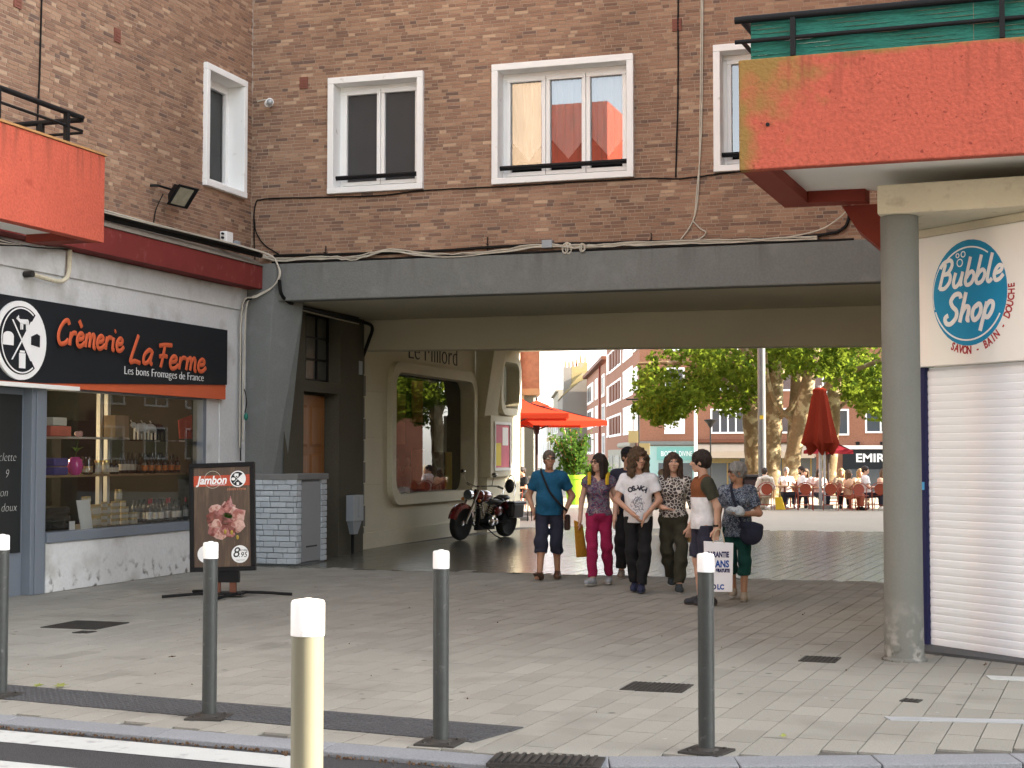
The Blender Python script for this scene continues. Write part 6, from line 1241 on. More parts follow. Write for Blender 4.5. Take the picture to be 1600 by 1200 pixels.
# ---- man in blue, hands in pockets, front foot flexed
o, p, sc, bx = person('person in petrol blue t-shirt and navy cropped trousers, both hands in pockets', (-5.87, 19.95, 0), 12, 1.74, SK[0], dict(hyaw=14, hpitch=-4, w=1.06, belly=.02, hipw=1.02, limb=1.03, hairm=HB['saltpep'], head=(.0,-.02,1.61),
  elA=(-.29,.09,1.12), wrA=(-.215,-.02,.93), hdA=(.25,-.5,-1), elB=(.30,.09,1.12), wrB=(.22,-.02,.93), hdB=(-.25,-.5,-1), knA=(-.10,-.13,.50), anA=(-.115,-.20,.10), ftA=22, toA=(-.30,-1,0), knB=(.095,-.03,.50), anB=(.10,.10,.10), toB=(.05,-1,0), ftB=-8))
face_parts(o, p, sc, glasses='clear'); hairobj(o, p, sc, lambda S: hair_short(S, p, .011, .012), HB['saltpep'])
garment(o, p, sc, bx, cloth('petrol_blue_cotton', (.010,.085,.165)), ['torso', ('arm','A',.62,.006), ('arm','B',.62,.006)], .027, hem=.865, neck=(.072,.0), seed=1.2, name='t_shirt', extra=lambda S: S.cone((0,-.005,.86), (0,0,1.02), .172, .150, .05, 0, 1.2))
garment(o, p, sc, bx, NAVY, ['torso', ('leg','A',1.30,(.020,.020)), ('leg','B',1.30,(.020,.020))], .014, top=.94, seed=2.1, name='cropped_trousers', amp=.005)
shoes(o, p, sc, mat('brown_leather', (.10,.05,.03), .55, .2, 9), SOLEB, top=.10)
q = MB(); q.tube([Vector(x)*sc for x in smoothpts([(-.115,.02,1.475),(-.085,-.105,1.40),(.02,-.185,1.18),(.15,-.17,1.02),(.235,-.06,.93)], 6)], .016*sc, 6, flat=(0,-1,.3)); q.build('strap', BLK, o, local=True, smooth=True)
q = MB(); q.box(.195,.275,-.01,.17,.66,.87); q.v = [(x, y, z) for x, y, z in q.v]; placed('shoulder_bag', 'dark brown shoulder bag at the hip of the man in petrol blue', 'bag', o, sc, q, mat('dark_brown_leather', (.045,.02,.016), .5, .2, 9), bevel=.025)

# ---- woman in fuchsia trousers
FLO = mat('muted_floral', (.16,.12,.15), .85, ramp=None, var=.3, scale=26, bump=.15, bscale=20, stain=((.055,.075,.125), 14), stain_lim=(.47,.53), fine=.35)
def multicol(name, cols, scale, kind='noise', rough=.85):
    m = bpy.data.materials.new(name); m.use_nodes = True; n = m.node_tree.nodes; l = m.node_tree.links; b = n['Principled BSDF']; b.inputs['Roughness'].default_value = rough; g = n.new('ShaderNodeTexCoord')
    if kind == 'noise': t = n.new('ShaderNodeTexNoise'); t.inputs['Detail'].default_value = 3; t.inputs['Distortion'].default_value = 1.2; out = t.outputs['Fac']
    else: t = n.new('ShaderNodeTexVoronoi'); t.feature = 'DISTANCE_TO_EDGE' if kind == 'edge' else 'F1'; out = t.outputs['Distance']
    t.inputs['Scale'].default_value = scale; l.new(g.outputs['Object'], t.inputs['Vector']); cr = n.new('ShaderNodeValToRGB'); cr.color_ramp.interpolation = 'CONSTANT'; e = cr.color_ramp.elements
    while len(e) < len(cols): e.new(.5)
    for k, (p_, c) in enumerate(cols): e[k].position = p_; e[k].color = tuple(c)+(1,)
    l.new(out, cr.inputs[0]); l.new(cr.outputs[0], b.inputs['Base Color']); return m
FLO = multicol('muted_floral', [(0,(.03,.04,.09)),(.40,(.16,.035,.075)),(.47,(.17,.17,.18)),(.52,(.07,.10,.16)),(.57,(.15,.04,.08)),(.63,(.25,.23,.23))], 16)
o, p, sc, bx = person('person in floral sleeveless top and fuchsia trousers with yellow backpack straps', (-5.02, 19.35, 0), 10, 1.69, SK[1], dict(hyaw=-42, hpitch=-2, w=.95, bust=.02, hipw=1.05, limb=.95, hairm=HB['dark'], elA=(-.235,.05,1.12), wrA=(-.25,.0,.87), elB=(.225,.05,1.12), wrB=(.215,-.07,.88), hdB=(-.15,-.3,-1),
  knA=(-.085,-.10,.50), anA=(-.075,-.17,.09), ftA=6, toA=(-.45,-1,0), knB=(.10,-.02,.50), anB=(.125,.12,.10), toB=(.0,-1,0), ftB=-10, curlB=.5))
face_parts(o, p, sc, glasses='clear'); hairobj(o, p, sc, lambda S: hair_long(S, p, .014, .235, .078), HB['dark'])
garment(o, p, sc, bx, FLO, ['torso', ('arm','A',.28,.006), ('arm','B',.28,.006)], .014, hem=.915, neck=(.075,.0), vee=.10, seed=3.0, name='top')
garment(o, p, sc, bx, cloth('fuchsia_cotton', (.27,.012,.062)), ['torso', ('leg','A',1.93,(.012,.010)), ('leg','B',1.93,(.012,.010))], .012, top=.955, seed=4.0, name='trousers', amp=.0045)
shoes(o, p, sc, mat('grey_canvas', (.30,.31,.33), .8, .15, 20), SOLEW)
for s_ in (-1, 1): q = MB(); q.tube([Vector(x)*sc for x in smoothpts([(s_*.13,.09,1.40),(s_*.125,.0,1.475),(s_*.118,-.095,1.41),(s_*.12,-.115,1.33)], 5)], .026*sc, 6, flat=(0,-1,.2)); q.build('backpack_strap', mat('yellow_strap', (.55,.36,.02), .7, .1, 8) if s_ < 0 else bpy.data.materials['yellow_strap'], o, local=True, smooth=True)
q = MB(); q.hexa([(-.30,-.02,.36),(-.16,.10,.36),(-.17,.14,.36),(-.31,.02,.36),(-.33,-.02,.86),(-.22,.06,.80),(-.23,.10,.80),(-.34,.02,.86)]); placed('tote_bag', 'ochre yellow flat bag hanging beside the fuchsia trousers', 'bag', o, sc, q, cloth('ochre_cloth', (.42,.20,.02)), bevel=.015)

# ---- teenager in white print t-shirt, hands joined
o, p, sc, bx = person('person with bushy hair in white OSAKA t-shirt and black trousers, hands joined', (-4.30, 18.52, 0), 8, 1.74, SK[2], dict(hyaw=34, hpitch=-3, w=.97, hipw=.92, limb=.92, hairm=HB['light'], elA=(-.265,-.02,1.12), wrA=(-.04,-.235,.955), hdA=(.62,-.25,-.62), elB=(.26,-.02,1.12), wrB=(.11,-.235,.94), hdB=(-.45,-.1,-1.0), palmA=-1, curlA=.35, curlB=.3,
  knA=(-.08,-.02,.50), anA=(-.05,.06,.10), toA=(-.05,-1,0), knB=(.085,-.10,.50), anB=(.045,-.14,.09), toB=(.05,-1,0), ftB=4))
face_parts(o, p, sc); hairobj(o, p, sc, lambda S: hair_long(S, p, .042, .235, .10, -.0, .0075, open_=.058), HB['light'], big=.27)
sh = garment(o, p, sc, bx, WHT, ['torso', ('arm','A',.62,.010), ('arm','B',.62,.010)], .024, hem=.845, neck=(.070,.0), seed=5.0, name='t_shirt', extra=lambda S: S.cone((0,0,.84), (0,0,1.1), .165, .15, .05, 0, 1.3))
def decal(shirt, o, q, m, name, lift=.003):                     # lays flat print on the cloth
    bv = BVHTree.FromPolygons([v.co[:] for v in shirt.data.vertices], [tuple(f.vertices) for f in shirt.data.polygons]); out = []
    for v in q.v:
        hit = bv.ray_cast(Vector((v[0], -1, v[2])), Vector((0, 1, 0))); out.append((v[0], (hit[0].y if hit[0] else -.15)-lift, v[2]))
    q.v = out; return q.build(name, m, o, local=True)
DF = Fr((0, 0, 0), (1, 0, 0), (0, -1, 0)); INK = mat('dark_print', (.05,.05,.07), .8); INK2 = mat('grey_print', (.25,.25,.29), .8)
q = MB(); n = 5
for k, c in enumerate('OSAKA'):
    a = R(128-19*k); vs, fs = text_geo(c, .082, offset=.005); t = a-math.pi/2; q.add([(.005+.125*math.cos(a)+v[0]*math.cos(t)-v[1]*math.sin(t), 0, 1.175+.085*math.sin(a)+v[0]*math.sin(t)+v[1]*math.cos(t)) for v in vs], fs)
decal(sh, o, q, INK, 'print_lettering')
q = MB(); rr = np.random.RandomState(2)
for k in range(62):
    a = rr.uniform(0, 6.28); r0 = rr.uniform(.025, .105); x = .005+r0*math.cos(a)*.85; z = 1.095+r0*math.sin(a)*1.15; q.tube([(x,0,z),(x+rr.uniform(-.02,.02),0,z+rr.uniform(-.022,.022)),(x+rr.uniform(-.025,.025),0,z+rr.uniform(-.03,.03))], .003, 4)
for r_ in (.028, .05): q.tube([(.005+r_*math.cos(a),0,1.115+r_*1.1*math.sin(a)) for a in np.linspace(0,6.28,16)], .0032, 4)
decal(sh, o, q, INK2, 'print_drawing', .002)
garment(o, p, sc, bx, BLK, ['torso', ('leg','A',1.95,(.016,.019)), ('leg','B',1.95,(.016,.019))], .012, top=.93, seed=6.0, name='trousers', amp=.005)
shoes(o, p, sc, mat('navy_trainer', (.02,.025,.06), .7, .2, 9), mat('navy_sole', (.06,.07,.11), .6))

# ---- woman in leopard blouse
LEO = multicol('leopard_print', [(0,(.60,.56,.51)),(.075,(.03,.026,.028)),(.15,(.11,.08,.07)),(.24,(.03,.026,.028))], 23, 'edge')
o, p, sc, bx = person('person with long brown hair in leopard print blouse and olive trousers', (-3.90, 18.72, 0), 14, 1.70, SK[1], dict(hyaw=4, hpitch=-2, w=1.0, bust=.022, hipw=1.06, hairm=HB['brown'], elA=(-.25,-.03,1.10), wrA=(-.125,-.21,1.055), hdA=(.85,-.15,-.25), curlA=.4, palmA=-1, elB=(.25,.04,1.11), wrB=(.265,-.03,.86), hdB=(.0,-.2,-1), curlB=.9,
  knA=(-.08,.03,.50), anA=(-.02,.20,.15), toA=(.0,-1,-.2), ftA=-22, knB=(.095,-.08,.50), anB=(.06,-.10,.085), toB=(.05,-1,0)))
face_parts(o, p, sc); hairobj(o, p, sc, lambda S: hair_long(S, p, .016, .29, .092), HB['brown'])
garment(o, p, sc, bx, LEO, ['torso', ('arm','A',1.35,.006), ('arm','B',1.30,.006)], .020, hem=.93, neck=(.066,-.01), seed=7.0, name='blouse')
garment(o, p, sc, bx, cloth('olive_cotton', (.045,.043,.028)), ['torso', ('leg','A',1.92,(.014,.016)), ('leg','B',1.92,(.014,.016))], .012, top=.985, seed=8.0, name='trousers', amp=.006)
shoes(o, p, sc, mat('dark_canvas', (.04,.05,.055), .8, .2, 9), SOLEW)
q = MB(); q.hexa([(.20,-.13,.62),(.31,-.05,.64),(.27,.05,.64),(.16,-.03,.62),(.21,-.14,.745),(.33,-.06,.775),(.29,.05,.775),(.17,-.03,.745)]); placed('wooden_box', 'small light brown box carried by the woman in leopard print', 'box', o, sc, q, mat('light_wood_box', (.24,.15,.055), .6, .15, 9), bevel=.006)

# ---- boy seen from the side in a brown and white t-shirt
o, p, sc, bx = person('person turned away in brown and white t-shirt and navy shorts', (-3.24, 17.15, 0), -62, 1.72, SK[1], dict(hyaw=-28, hpitch=0, w=.97, hipw=.93, limb=.95, hairm=HB['dark'], elA=(-.23,.05,1.11), wrA=(-.21,-.08,.88), elB=(.215,.11,1.11), wrB=(.205,.10,.87), hdB=(.0,-.15,-1), curlB=1.0, curlA=.9,
  knA=(-.09,-.04,.50), anA=(-.09,.0,.085), knB=(.09,.02,.50), anB=(.09,.06,.09), ftB=0))
face_parts(o, p, sc); hairobj(o, p, sc, lambda S: (hair_short(S, p, .022, -.03, -.105), S.ripple(.003, (120, 120, 30), .4)), HB['dark'])
tee = [cloth('brown_jersey', (.21,.075,.03)), WHT, cloth('dark_olive_jersey', (.045,.045,.03))]
garment(o, p, sc, bx, tee, ['torso', ('arm','A',.66,.008), ('arm','B',.66,.008)], .022, hem=.86, neck=(.068,.0), seed=9.0, name='t_shirt', facemat=lambda c: np.where(np.abs(c[:, 0]) > .168, 2, np.where(c[:, 2] < 1.215, 1, 0))*(c[:, 2] > 1.0)+(c[:, 2] <= 1.0), extra=lambda S: S.cone((0,0,.855), (0,0,1.0), .160, .140, .05, 0, 1.25))
garment(o, p, sc, bx, cloth('navy_twill', (.03,.03,.05)), ['torso', ('leg','A',.92,(.030,0)), ('leg','B',.92,(.030,0))], .012, top=.90, seed=10.0, name='shorts')
shoes(o, p, sc, mat('dark_trainer', (.03,.03,.035), .7), SOLEB); q = MB(); q.lathe([(.031,-.012),(.034,0),(.031,.012)], Vector((.206,.095,.90))*sc, 14); q.build('wristwatch', M['black'], o, local=True)
# carrier bag in that hand
hw = o.matrix_basis @ (Vector((.205,.085,.76))*sc); BAGX, BAGY, BZ = hw.x+.04, hw.y-.02, .17
cbg = thing('carrier_bag', 'white paper carrier bag printed GARANTIE 3 ANS in blue', 'carrier bag', (BAGX, BAGY, BZ), R(10)); PAP = mat('white_bag_paper', (.80,.80,.83), .6, .04, 6, bump=.35, bscale=7)
q = MB(); q.hexa([(-.15,-.055,0),(.15,-.055,0),(.15,.055,0),(-.15,.055,0),(-.165,-.03,.56),(.165,-.03,.54),(.165,.03,.54),(-.165,.03,.56)]); bgo = q.build('bag_body', PAP, cbg, local=True, bevel=.006)
BFm = Fr((0, -.056, 0), (1, 0, 0), (0, -1, .045)); BL = mat('bag_blue', (.008,.07,.33), .5); BL2 = mat('bag_navy', (.012,.012,.09), .5)
def bagtext(s, u, z, sz, wd, m): q = MB(); vs, fs = text_geo(s, sz, extrude=.001, offset=.004); x0 = min(v[0] for v in vs); x1 = max(v[0] for v in vs); k = wd/(x1-x0); q.add([(u+v[0]*k, -.0575+(z+v[1])*.0446-v[2], z+v[1]) for v in vs], fs); q.build('bag_lettering', m, cbg, local=True, kind='stuff')
bagtext('GARANTIE', -.01, .385, .085, .25, BL2); bagtext('3', -.105, .255, .15, .075, BL); bagtext('ANS', .04, .275, .105, .155, BL); bagtext('GRATUITE', .045, .22, .05, .155, BL2); bagtext('LD', -.065, .03, .075, .075, BL2); bagtext('LC', .02, .03, .075, .075, BL)
for y in (-.028, .028): q = MB(); q.tube(smoothpts([(-.06,y,.54),(-.045,y*.7,.63),(-.02,0,.685),(.02,0,.69),(.05,y*.7,.63),(.065,y,.54)], 4), .006, 6); q.build('handle', mat('kraft_handle', (.5,.42,.3), .8) if y < 0 else bpy.data.materials['kraft_handle'], cbg, local=True, smooth=True)

# ---- older woman, profile, arm across
NAV = multicol('navy_white_print', [(0,(.03,.04,.07)),(.47,(.10,.13,.19)),(.53,(.34,.38,.43)),(.58,(.05,.06,.09))], 34)
o, p, sc, bx = person('person with short grey hair, print top, green leggings and navy bag', (-2.96, 17.86, 0), 4, 1.585, SK[0], dict(hyaw=-66, hpitch=2, w=1.04, bust=.03, belly=.02, hipw=1.06, limb=1.04, hairm=HB['grey'], elA=(-.25,.06,1.11), wrA=(-.22,-.10,.93), elB=(.275,-.02,1.10), wrB=(.055,-.255,1.095), hdB=(-.95,-.1,.12), curlB=.6, palmB=-1,
  knA=(-.09,.03,.50), anA=(-.07,.16,.12), ftA=-14, toA=(0,-1,0), knB=(.09,-.06,.50), anB=(.085,-.08,.09), toB=(.1,-1,0)))
face_parts(o, p, sc, glasses='sun'); hairobj(o, p, sc, lambda S: (hair_short(S, p, .026, -.015, -.10), S.ripple(.0035, (90, 90, 50), .7)), HB['grey'])
garment(o, p, sc, bx, NAV, ['torso', ('arm','A',.72,.008), ('arm','B',.72,.008)], .022, hem=.80, neck=(.085,-.02), seed=11.0, name='top', extra=lambda S: S.cone((0,0,.80), (0,0,1.0), .185, .165, .05, 0, 1.25))
garment(o, p, sc, bx, cloth('bottle_green_jersey', (.008,.055,.045)), ['torso', ('leg','A',1.42,(.016,.014)), ('leg','B',1.42,(.016,.014))], .012, top=.93, seed=12.0, name='leggings')
shoes(o, p, sc, mat('beige_canvas', (.33,.28,.22), .8, .12, 9), SOLEW)
q = MB(); q.tube([Vector(x)*sc for x in smoothpts([(-.07,.03,1.46),(-.065,-.10,1.41),(-.02,-.20,1.27),(.08,-.22,1.0),(.2,-.19,.93)], 6)], .020*sc, 6, flat=(0,-1,.3)); q.build('strap', NAVY, o, local=True, smooth=True)
S = Sdf((-.1,-.5,.5), (.5,.1,1.05), .01); S.ell((.19,-.20,.845), (.145,.05,.145), .02); S.cone((.08,-.20,.96), (.30,-.19,.94), .035, .035, .04); S.ripple(.006, (30, 30, 26), 2); bgl = sdf_obj('handbag', S, NAVY, None, sc); bgl.location = o.location; bgl.rotation_euler = o.rotation_euler; tag(bgl, 'slouchy navy handbag at the hip of the grey haired woman', 'bag')
S = Sdf((-.2,-.5,.95), (.3,-.05,1.3), .009); S.ell((-.02,-.27,1.135), (.10,.06,.055), .02); S.ell((.045,-.27,1.12), (.08,.05,.06), .03); S.ripple(.009, (48, 44, 52), 3); pk = sdf_obj('wrapped_bundle', S, multicol('pale_print_bag', [(0,(.55,.58,.60)),(.55,(.30,.38,.44)),(.62,(.62,.64,.65))], 20), None, sc); pk.location = o.location; pk.rotation_euler = o.rotation_euler; tag(pk, 'crumpled pale plastic bundle held against the chest by the grey haired woman', 'bundle')

# ---- walkers partly hidden behind the group
o, p, sc, bx = person('person in dark clothes and a black cap hidden behind the teenager in white', (-4.92, 20.6, 0), 12, 1.77, SK[2], dict(hairm=HB['dark'], hyaw=30, wrA=(-.16,-.16,.98), hdA=(.3,-.4,-.8)), vox=.011)
face_parts(o, p, sc); hairobj(o, p, sc, lambda S: hair_short(S, p, .014), HB['dark'], .01)
garment(o, p, sc, bx, NAVY, ['torso', ('arm','A',.7,.02), ('arm','B',.7,.02)], .02, hem=.86, neck=(.07,0), seed=13., name='t_shirt', vox=.012); garment(o, p, sc, bx, BLK, ['torso', ('leg','A',1.9,(.02,.02)), ('leg','B',1.9,(.02,.02))], .014, top=.93, seed=14., name='trousers', vox=.012); shoes(o, p, sc, mat('taupe_shoe', (.2,.16,.13), .7), SOLEW)
S = Sdf(np.array(p['head'])-.2, np.array(p['head'])+.25, .009); Fm = head_frame(p); Rm = [[Fm[i][j] for j in range(3)] for i in range(3)]; S.ell(hpt(p,(0,.01,.06)), (.095,.115,.085), .01, 0, Rm); S.plane(hpt(p,(0,0,.045)), (0,0,-1)); S.ell(hpt(p,(0,-.12,.05)), (.075,.09,.012), .01, 0, Rm); cpo = sdf_obj('cap', S, BLK, o, sc)
o, p, sc, bx = person('person with long dark hair in a pale dress walking away far behind the boy', (-6.45, 30.5, 0), 160, 1.66, SK[0], dict(hairm=HB['dark'], w=.95, hipw=1.05, knA=(-.09,-.1,.5), anA=(-.08,-.15,.09), anB=(.08,.15,.1)), vox=.014)
hairobj(o, p, sc, lambda S: hair_long(S, p, .016, .42, .075), HB['dark'], .011, low=.6); garment(o, p, sc, bx, cloth('pale_peach_cotton', (.60,.46,.36)), ['torso', ('arm','A',.2,.01), ('arm','B',.2,.01)], .016, hem=.55, neck=(.08,0), seed=15., name='dress', vox=.014, extra=lambda S: S.cone((0,0,.55), (0,0,.95), .22, .15, .06, 0, 1.2)); shoes(o, p, sc, SOLEB, SOLEB)

# ================================================================== café terrace: chairs, tables, seated people
CHR_ = mat('rust_red_chair', (.24,.045,.022), .5, .12, 5, spec=.4)
def chair(label):
    t = thing('cafe_chair', label, 'chair', (0,0,0), 0, 'rust red café chairs on the terrace'); q = MB()
    q.lathe([(0,.435),(.20,.435),(.215,.445),(.20,.455),(0,.455)], (0,0,0), 20); q.build('seat', CHR_, t, local=True)
    q = MB(); F0 = Fr((0,.215,.64), (1,0,0), (0,-1,.22)); disc(q, F0, 0, 0, .175, -.012, .0, 22); disc(q, F0, 0, 0, .175, -.02, -.013, 22); q.build('backrest', CHR_, t, local=True)
    q = MB(); q.tube(smoothpts([(-.25,-.12,.62),(-.26,.02,.66),(-.235,.2,.74),(-.13,.26,.82),(0,.275,.845),(.13,.26,.82),(.235,.2,.74),(.26,.02,.66),(.25,-.12,.62)], 4), .013, 6); q.build('back_frame', CHR_, t, local=True, smooth=True)
    for x, y in ((-1,-1),(1,-1),(1,1),(-1,1)): q = MB(); q.tube([(x*.235,y*.17,.62 if y < 0 else .68),(x*.215,y*.18,.44),(x*.225,y*.235,0)], .0125, 6); q.build('leg', CHR_, t, local=True)
    q = MB(); q.tube([(-.21,-.2,.16),(.21,-.2,.16)], .009, 5); q.build('stretcher', CHR_, t, local=True); q = MB(); q.tube([(-.21,.2,.16),(.21,.2,.16)], .009, 5); q.build('stretcher', CHR_, t, local=True); return t
ch0 = chair('rust red round back café chair under the person in the white hoodie'); ch0.location = (-6.92, 47.0, 0); ch0.rotation_euler = (0, 0, R(200))
CHS = [(-5.72,47.1,190,'empty rust red café chair facing the square, just left of the folded parasol pole'), (-4.98,47.3,186,'empty rust red café chair just right of the folded parasol pole'), (-5.95,48.1,95,'rust red café chair under the bearded person'), (-4.55,47.6,120,'rust red café chair set sideways, third from the column'), (-4.05,47.4,160,'rust red café chair close to the column, turned to the light'), (-3.62,47.9,200,'rust red café chair half hidden by the column'), (-4.3,49.6,20,'rust red café chair in the second row under a blond person'), (-6.3,49.8,10,'rust red café chair in the second row behind the hoodie'), (-5.2,50.6,0,'rust red café chair in the back row behind the parasol pole'), (-3.4,50.2,-30,'rust red café chair in the back row nearest the column'), (-3.7,49.0,250,'rust red café chair beside the person in the white shirt')]
for x, y, a, l in CHS: copy_tree(ch0, (x, y, 0), R(a), l)
def table(label, x, y):
    t = thing('cafe_table', label, 'table', (x, y, 0), 0, 'round café tables'); q = MB(); q.lathe([(0,.70),(.34,.70),(.35,.715),(.34,.73),(0,.73)], (0,0,0), 24); q.build('table_top', mat('pale_table_top', (.45,.32,.2), .4) if 'pale_table_top' not in bpy.data.materials else bpy.data.materials['pale_table_top'], t, local=True); q = MB(); q.cyl((0,0,.02), (0,0,.70), .03); q.build('table_leg', CHR_, t, local=True); q = MB(); q.lathe([(.22,0),(.22,.015),(.05,.03),(0,.03)], (0,0,0), 18); q.build('table_foot', CHR_, t, local=True)
    for k in range(2): q = MB(); q.lathe([(.025,0),(.033,.13),(.03,.13),(0,.02)], (x+.12-.25*k, y-.05+.1*k, .731), 10); tag(q.build('drinking_glass', mat('amber_drink', (.35,.17,.03), .15, spec=.7) if 'amber_drink' not in bpy.data.materials else bpy.data.materials['amber_drink']), 'amber drink on the %s' % label, 'glass', 'glasses on the café tables')
table('round café table between the hoodie and the bearded person', -6.45, 47.9); table('round café table right of the parasol pole', -4.5, 48.5); table('round café table in the back row of the terrace', -5.6, 50.0); table('round café table half hidden by the column', -3.3, 48.7)
SIT = dict(hiA=(-.09,.0,.0), hiB=(.09,0,.0))
def seated(label, x, y, face, H, skin, hair, hairf, shirt, legs, over=None, sleeve=.65, hood=False, beard=False):
    dz = -.46; p = dict(hairm=hair, hiA=(-.09,0,.90), hiB=(.09,0,.90), knA=(-.12,-.42,.93), knB=(.12,-.42,.93), anA=(-.13,-.40,.54), anB=(.13,-.40,.54), elA=(-.24,-.05,1.12), elB=(.24,-.05,1.12), wrA=(-.12,-.27,1.12), wrB=(.12,-.27,1.12), hdA=(.5,-.6,.1), hdB=(-.5,-.6,.1))
    p.update(over or {}); q0 = dict(BASE); q0.update(p); p = q0; sc = H/1.72; lo, hi = box_of(p); lo[2] = .42; lo[1] -= .1; bx = (lo, hi); S = Sdf(lo, hi, .016)
    torso(S, p); headskin(S, p)
    for c in 'AB': arm(S, p, c); leg(S, p, c); w_ = V3(*p['wr'+c]); S.cone(w_, w_+nrm(p['hd'+c])*.12, .026, .02, .02)
    o = sdf_obj('person', S, skin, None, sc); o.location = (x, y, -.455*sc); o.rotation_euler = (0, 0, R(face)); tag(o, label, 'person', 'people seated on the café terrace'); ORG[o.name] = (0,0,0)
    hairobj(o, p, sc, lambda S: hairf(S, p), hair, .012); garment(o, p, sc, bx, shirt, ['torso', ('arm','A',sleeve,.02), ('arm','B',sleeve,.02)], .02, hem=.84, neck=None if hood else (.07,0), seed=x*3, vox=.016); garment(o, p, sc, bx, legs, ['torso', ('leg','A',1.9,(.015,.015)), ('leg','B',1.9,(.015,.015))], .014, top=.97, seed=y, name='trousers', vox=.016)
    for c in 'AB': S = Sdf(V3(*p['an'+c])-(.1,.28,.11), V3(*p['an'+c])+(.1,.1,.06), .014); shoe(S, p, c, .006); sdf_obj('shoe', S, WHT if int(x*10) % 2 else BLK, o, sc)
    if hood: S = Sdf((-.25,-.15,1.25), (.25,.3,1.7), .014); S.ell((0,.10,1.43), (.12,.07,.08), .02); sdf_obj('hood', S, shirt, o, sc)
    if beard: S = Sdf(np.array(p['head'])-.2, np.array(p['head'])+.2, .011); Fm = head_frame(p); Rm = [[Fm[i][j] for j in range(3)] for i in range(3)]; S.ell(hpt(p,(0,-.05,-.085)), (.05,.05,.05), .02, 0, Rm); S.carve_ell(hpt(p,(0,-.1,-.045)), (.03,.03,.03), Rm); sdf_obj('beard', S, hair, o, sc)
    return o
hs_ = lambda S, p: hair_short(S, p, .018); hl_ = lambda S, p: hair_long(S, p, .018, .28, .085)
seated('person from behind in a white hooded sweatshirt with dark hair', -6.92, 47.0, 200, 1.74, SK[1], HB['dark'], hs_, cloth('off_white_fleece', (.60,.58,.53), .05), cloth('beige_chino', (.36,.30,.22)), sleeve=1.9, hood=True, over=dict(hyaw=-35, leanv=(0,-.06,0), head=(.0,-.10,1.60)))
seated('bearded person in a white t-shirt and dark trousers with crossed arms', -5.95, 48.1, -78, 1.78, SK[0], HB['dark'], hs_, WHT, cloth('dark_denim', (.02,.02,.035)), beard=True, over=dict(hyaw=45, knA=(-.12,-.5,.86), knB=(.10,-.5,.88), anA=(-.12,-.75,.56), anB=(.1,-.62,.56)))
seated('grey haired person in a white shirt behind the hoodie', -6.55, 49.0, 25, 1.72, SK[1], HB['grey'], hs_, WHT, NAVY)
seated('person with light brown hair in a white top at the back of the hoodie table', -6.0, 49.6, -10, 1.66, SK[1], HB['light'], hl_, WHT, NAVY)
seated('person in a pale pink top just left of the parasol pole', -5.55, 49.3, 30, 1.66, SK[2], HB['brown'], hl_, cloth('pale_pink_cotton', (.62,.45,.42)), NAVY)
seated('person in a taupe top with white scarf just right of the parasol pole', -4.85, 49.2, 20, 1.68, SK[1], HB['blond'], hl_, cloth('taupe_cotton', (.36,.30,.23)), BLK)
seated('blond person in a cream dress in the second row', -4.3, 49.6, 20, 1.66, SK[1], HB['blond'], hl_, cloth('cream_cotton', (.66,.58,.46)), cloth('cream_skirt', (.6,.52,.42)))
seated('long haired person in a pale orange top turned sideways', -4.48, 47.65, 118, 1.64, SK[2], HB['light'], hl_, cloth('pale_orange_cotton', (.62,.40,.27)), cloth('coral_cotton', (.5,.16,.1)))
seated('dark haired person in a white shirt leaning back near the column', -3.95, 47.9, 95, 1.80, SK[1], HB['dark'], hs_, WHT, NAVY, over=dict(hyaw=-20, leanv=(0,.05,0), head=(0,.03,1.61)))
seated('person with red hair in a peach top beside the white shirt', -3.55, 49.1, 60, 1.66, SK[2], HB['light'], hl_, cloth('peach_cotton', (.60,.38,.28)), BLK)
seated('person in a lilac top half hidden by the column', -3.25, 49.6, 40, 1.68, SK[1], HB['blond'], hl_, cloth('lilac_cotton', (.5,.42,.5)), BLK)
seated('person in black with a cap seated in the arcade behind the motorcycle', -14.1, 45.0, -40, 1.74, SK[2], HB['dark'], hs_, BLK, BLK)
ot = copy_tree(ch0, (-14.1, 45.05, 0), R(-40), 'rust red café chair in the arcade under the person in black')
yb = thing('shopping_bag', 'yellow shopping bag on the ground under the hoodie table', 'bag', (-6.5, 47.2, 0)); q = MB(); q.hexa([(-.13,-.08,0),(.16,-.08,0),(.16,.08,0),(-.13,.08,0),(-.16,-.04,.38),(.05,-.03,.40),(.05,.03,.40),(-.16,.04,.38)]); q.build('bag_body', pm[1], yb, local=True, bevel=.02); q = MB(); q.tube(smoothpts([(-.1,0,.39),(-.07,0,.5),(-.02,0,.5),(.02,0,.39)], 4), .008, 5); q.build('handle', pm[1], yb, local=True)
# menu stand by the arcade
ms = thing('menu_stand', 'pale menu stand on thin legs behind the motorcycle', 'menu stand', (-11.3, 37.2, 0)); q = MB(); q.hexa([(-.22,-.12,.42),(.22,-.12,.42),(.22,-.09,.42),(-.22,-.09,.42),(-.22,.06,1.15),(.22,.06,1.15),(.22,.09,1.15),(-.22,.09,1.15)]); q.build('menu_board', M['shelfw'], ms, local=True)
for x in (-.2, .2): q = MB(); q.cyl((x,-.1,0), (x,.05,1.1), .014, n=6); q.cyl((x,.28,0), (x,.05,1.1), .014, n=6); q.build('leg', M['black'], ms, local=True)
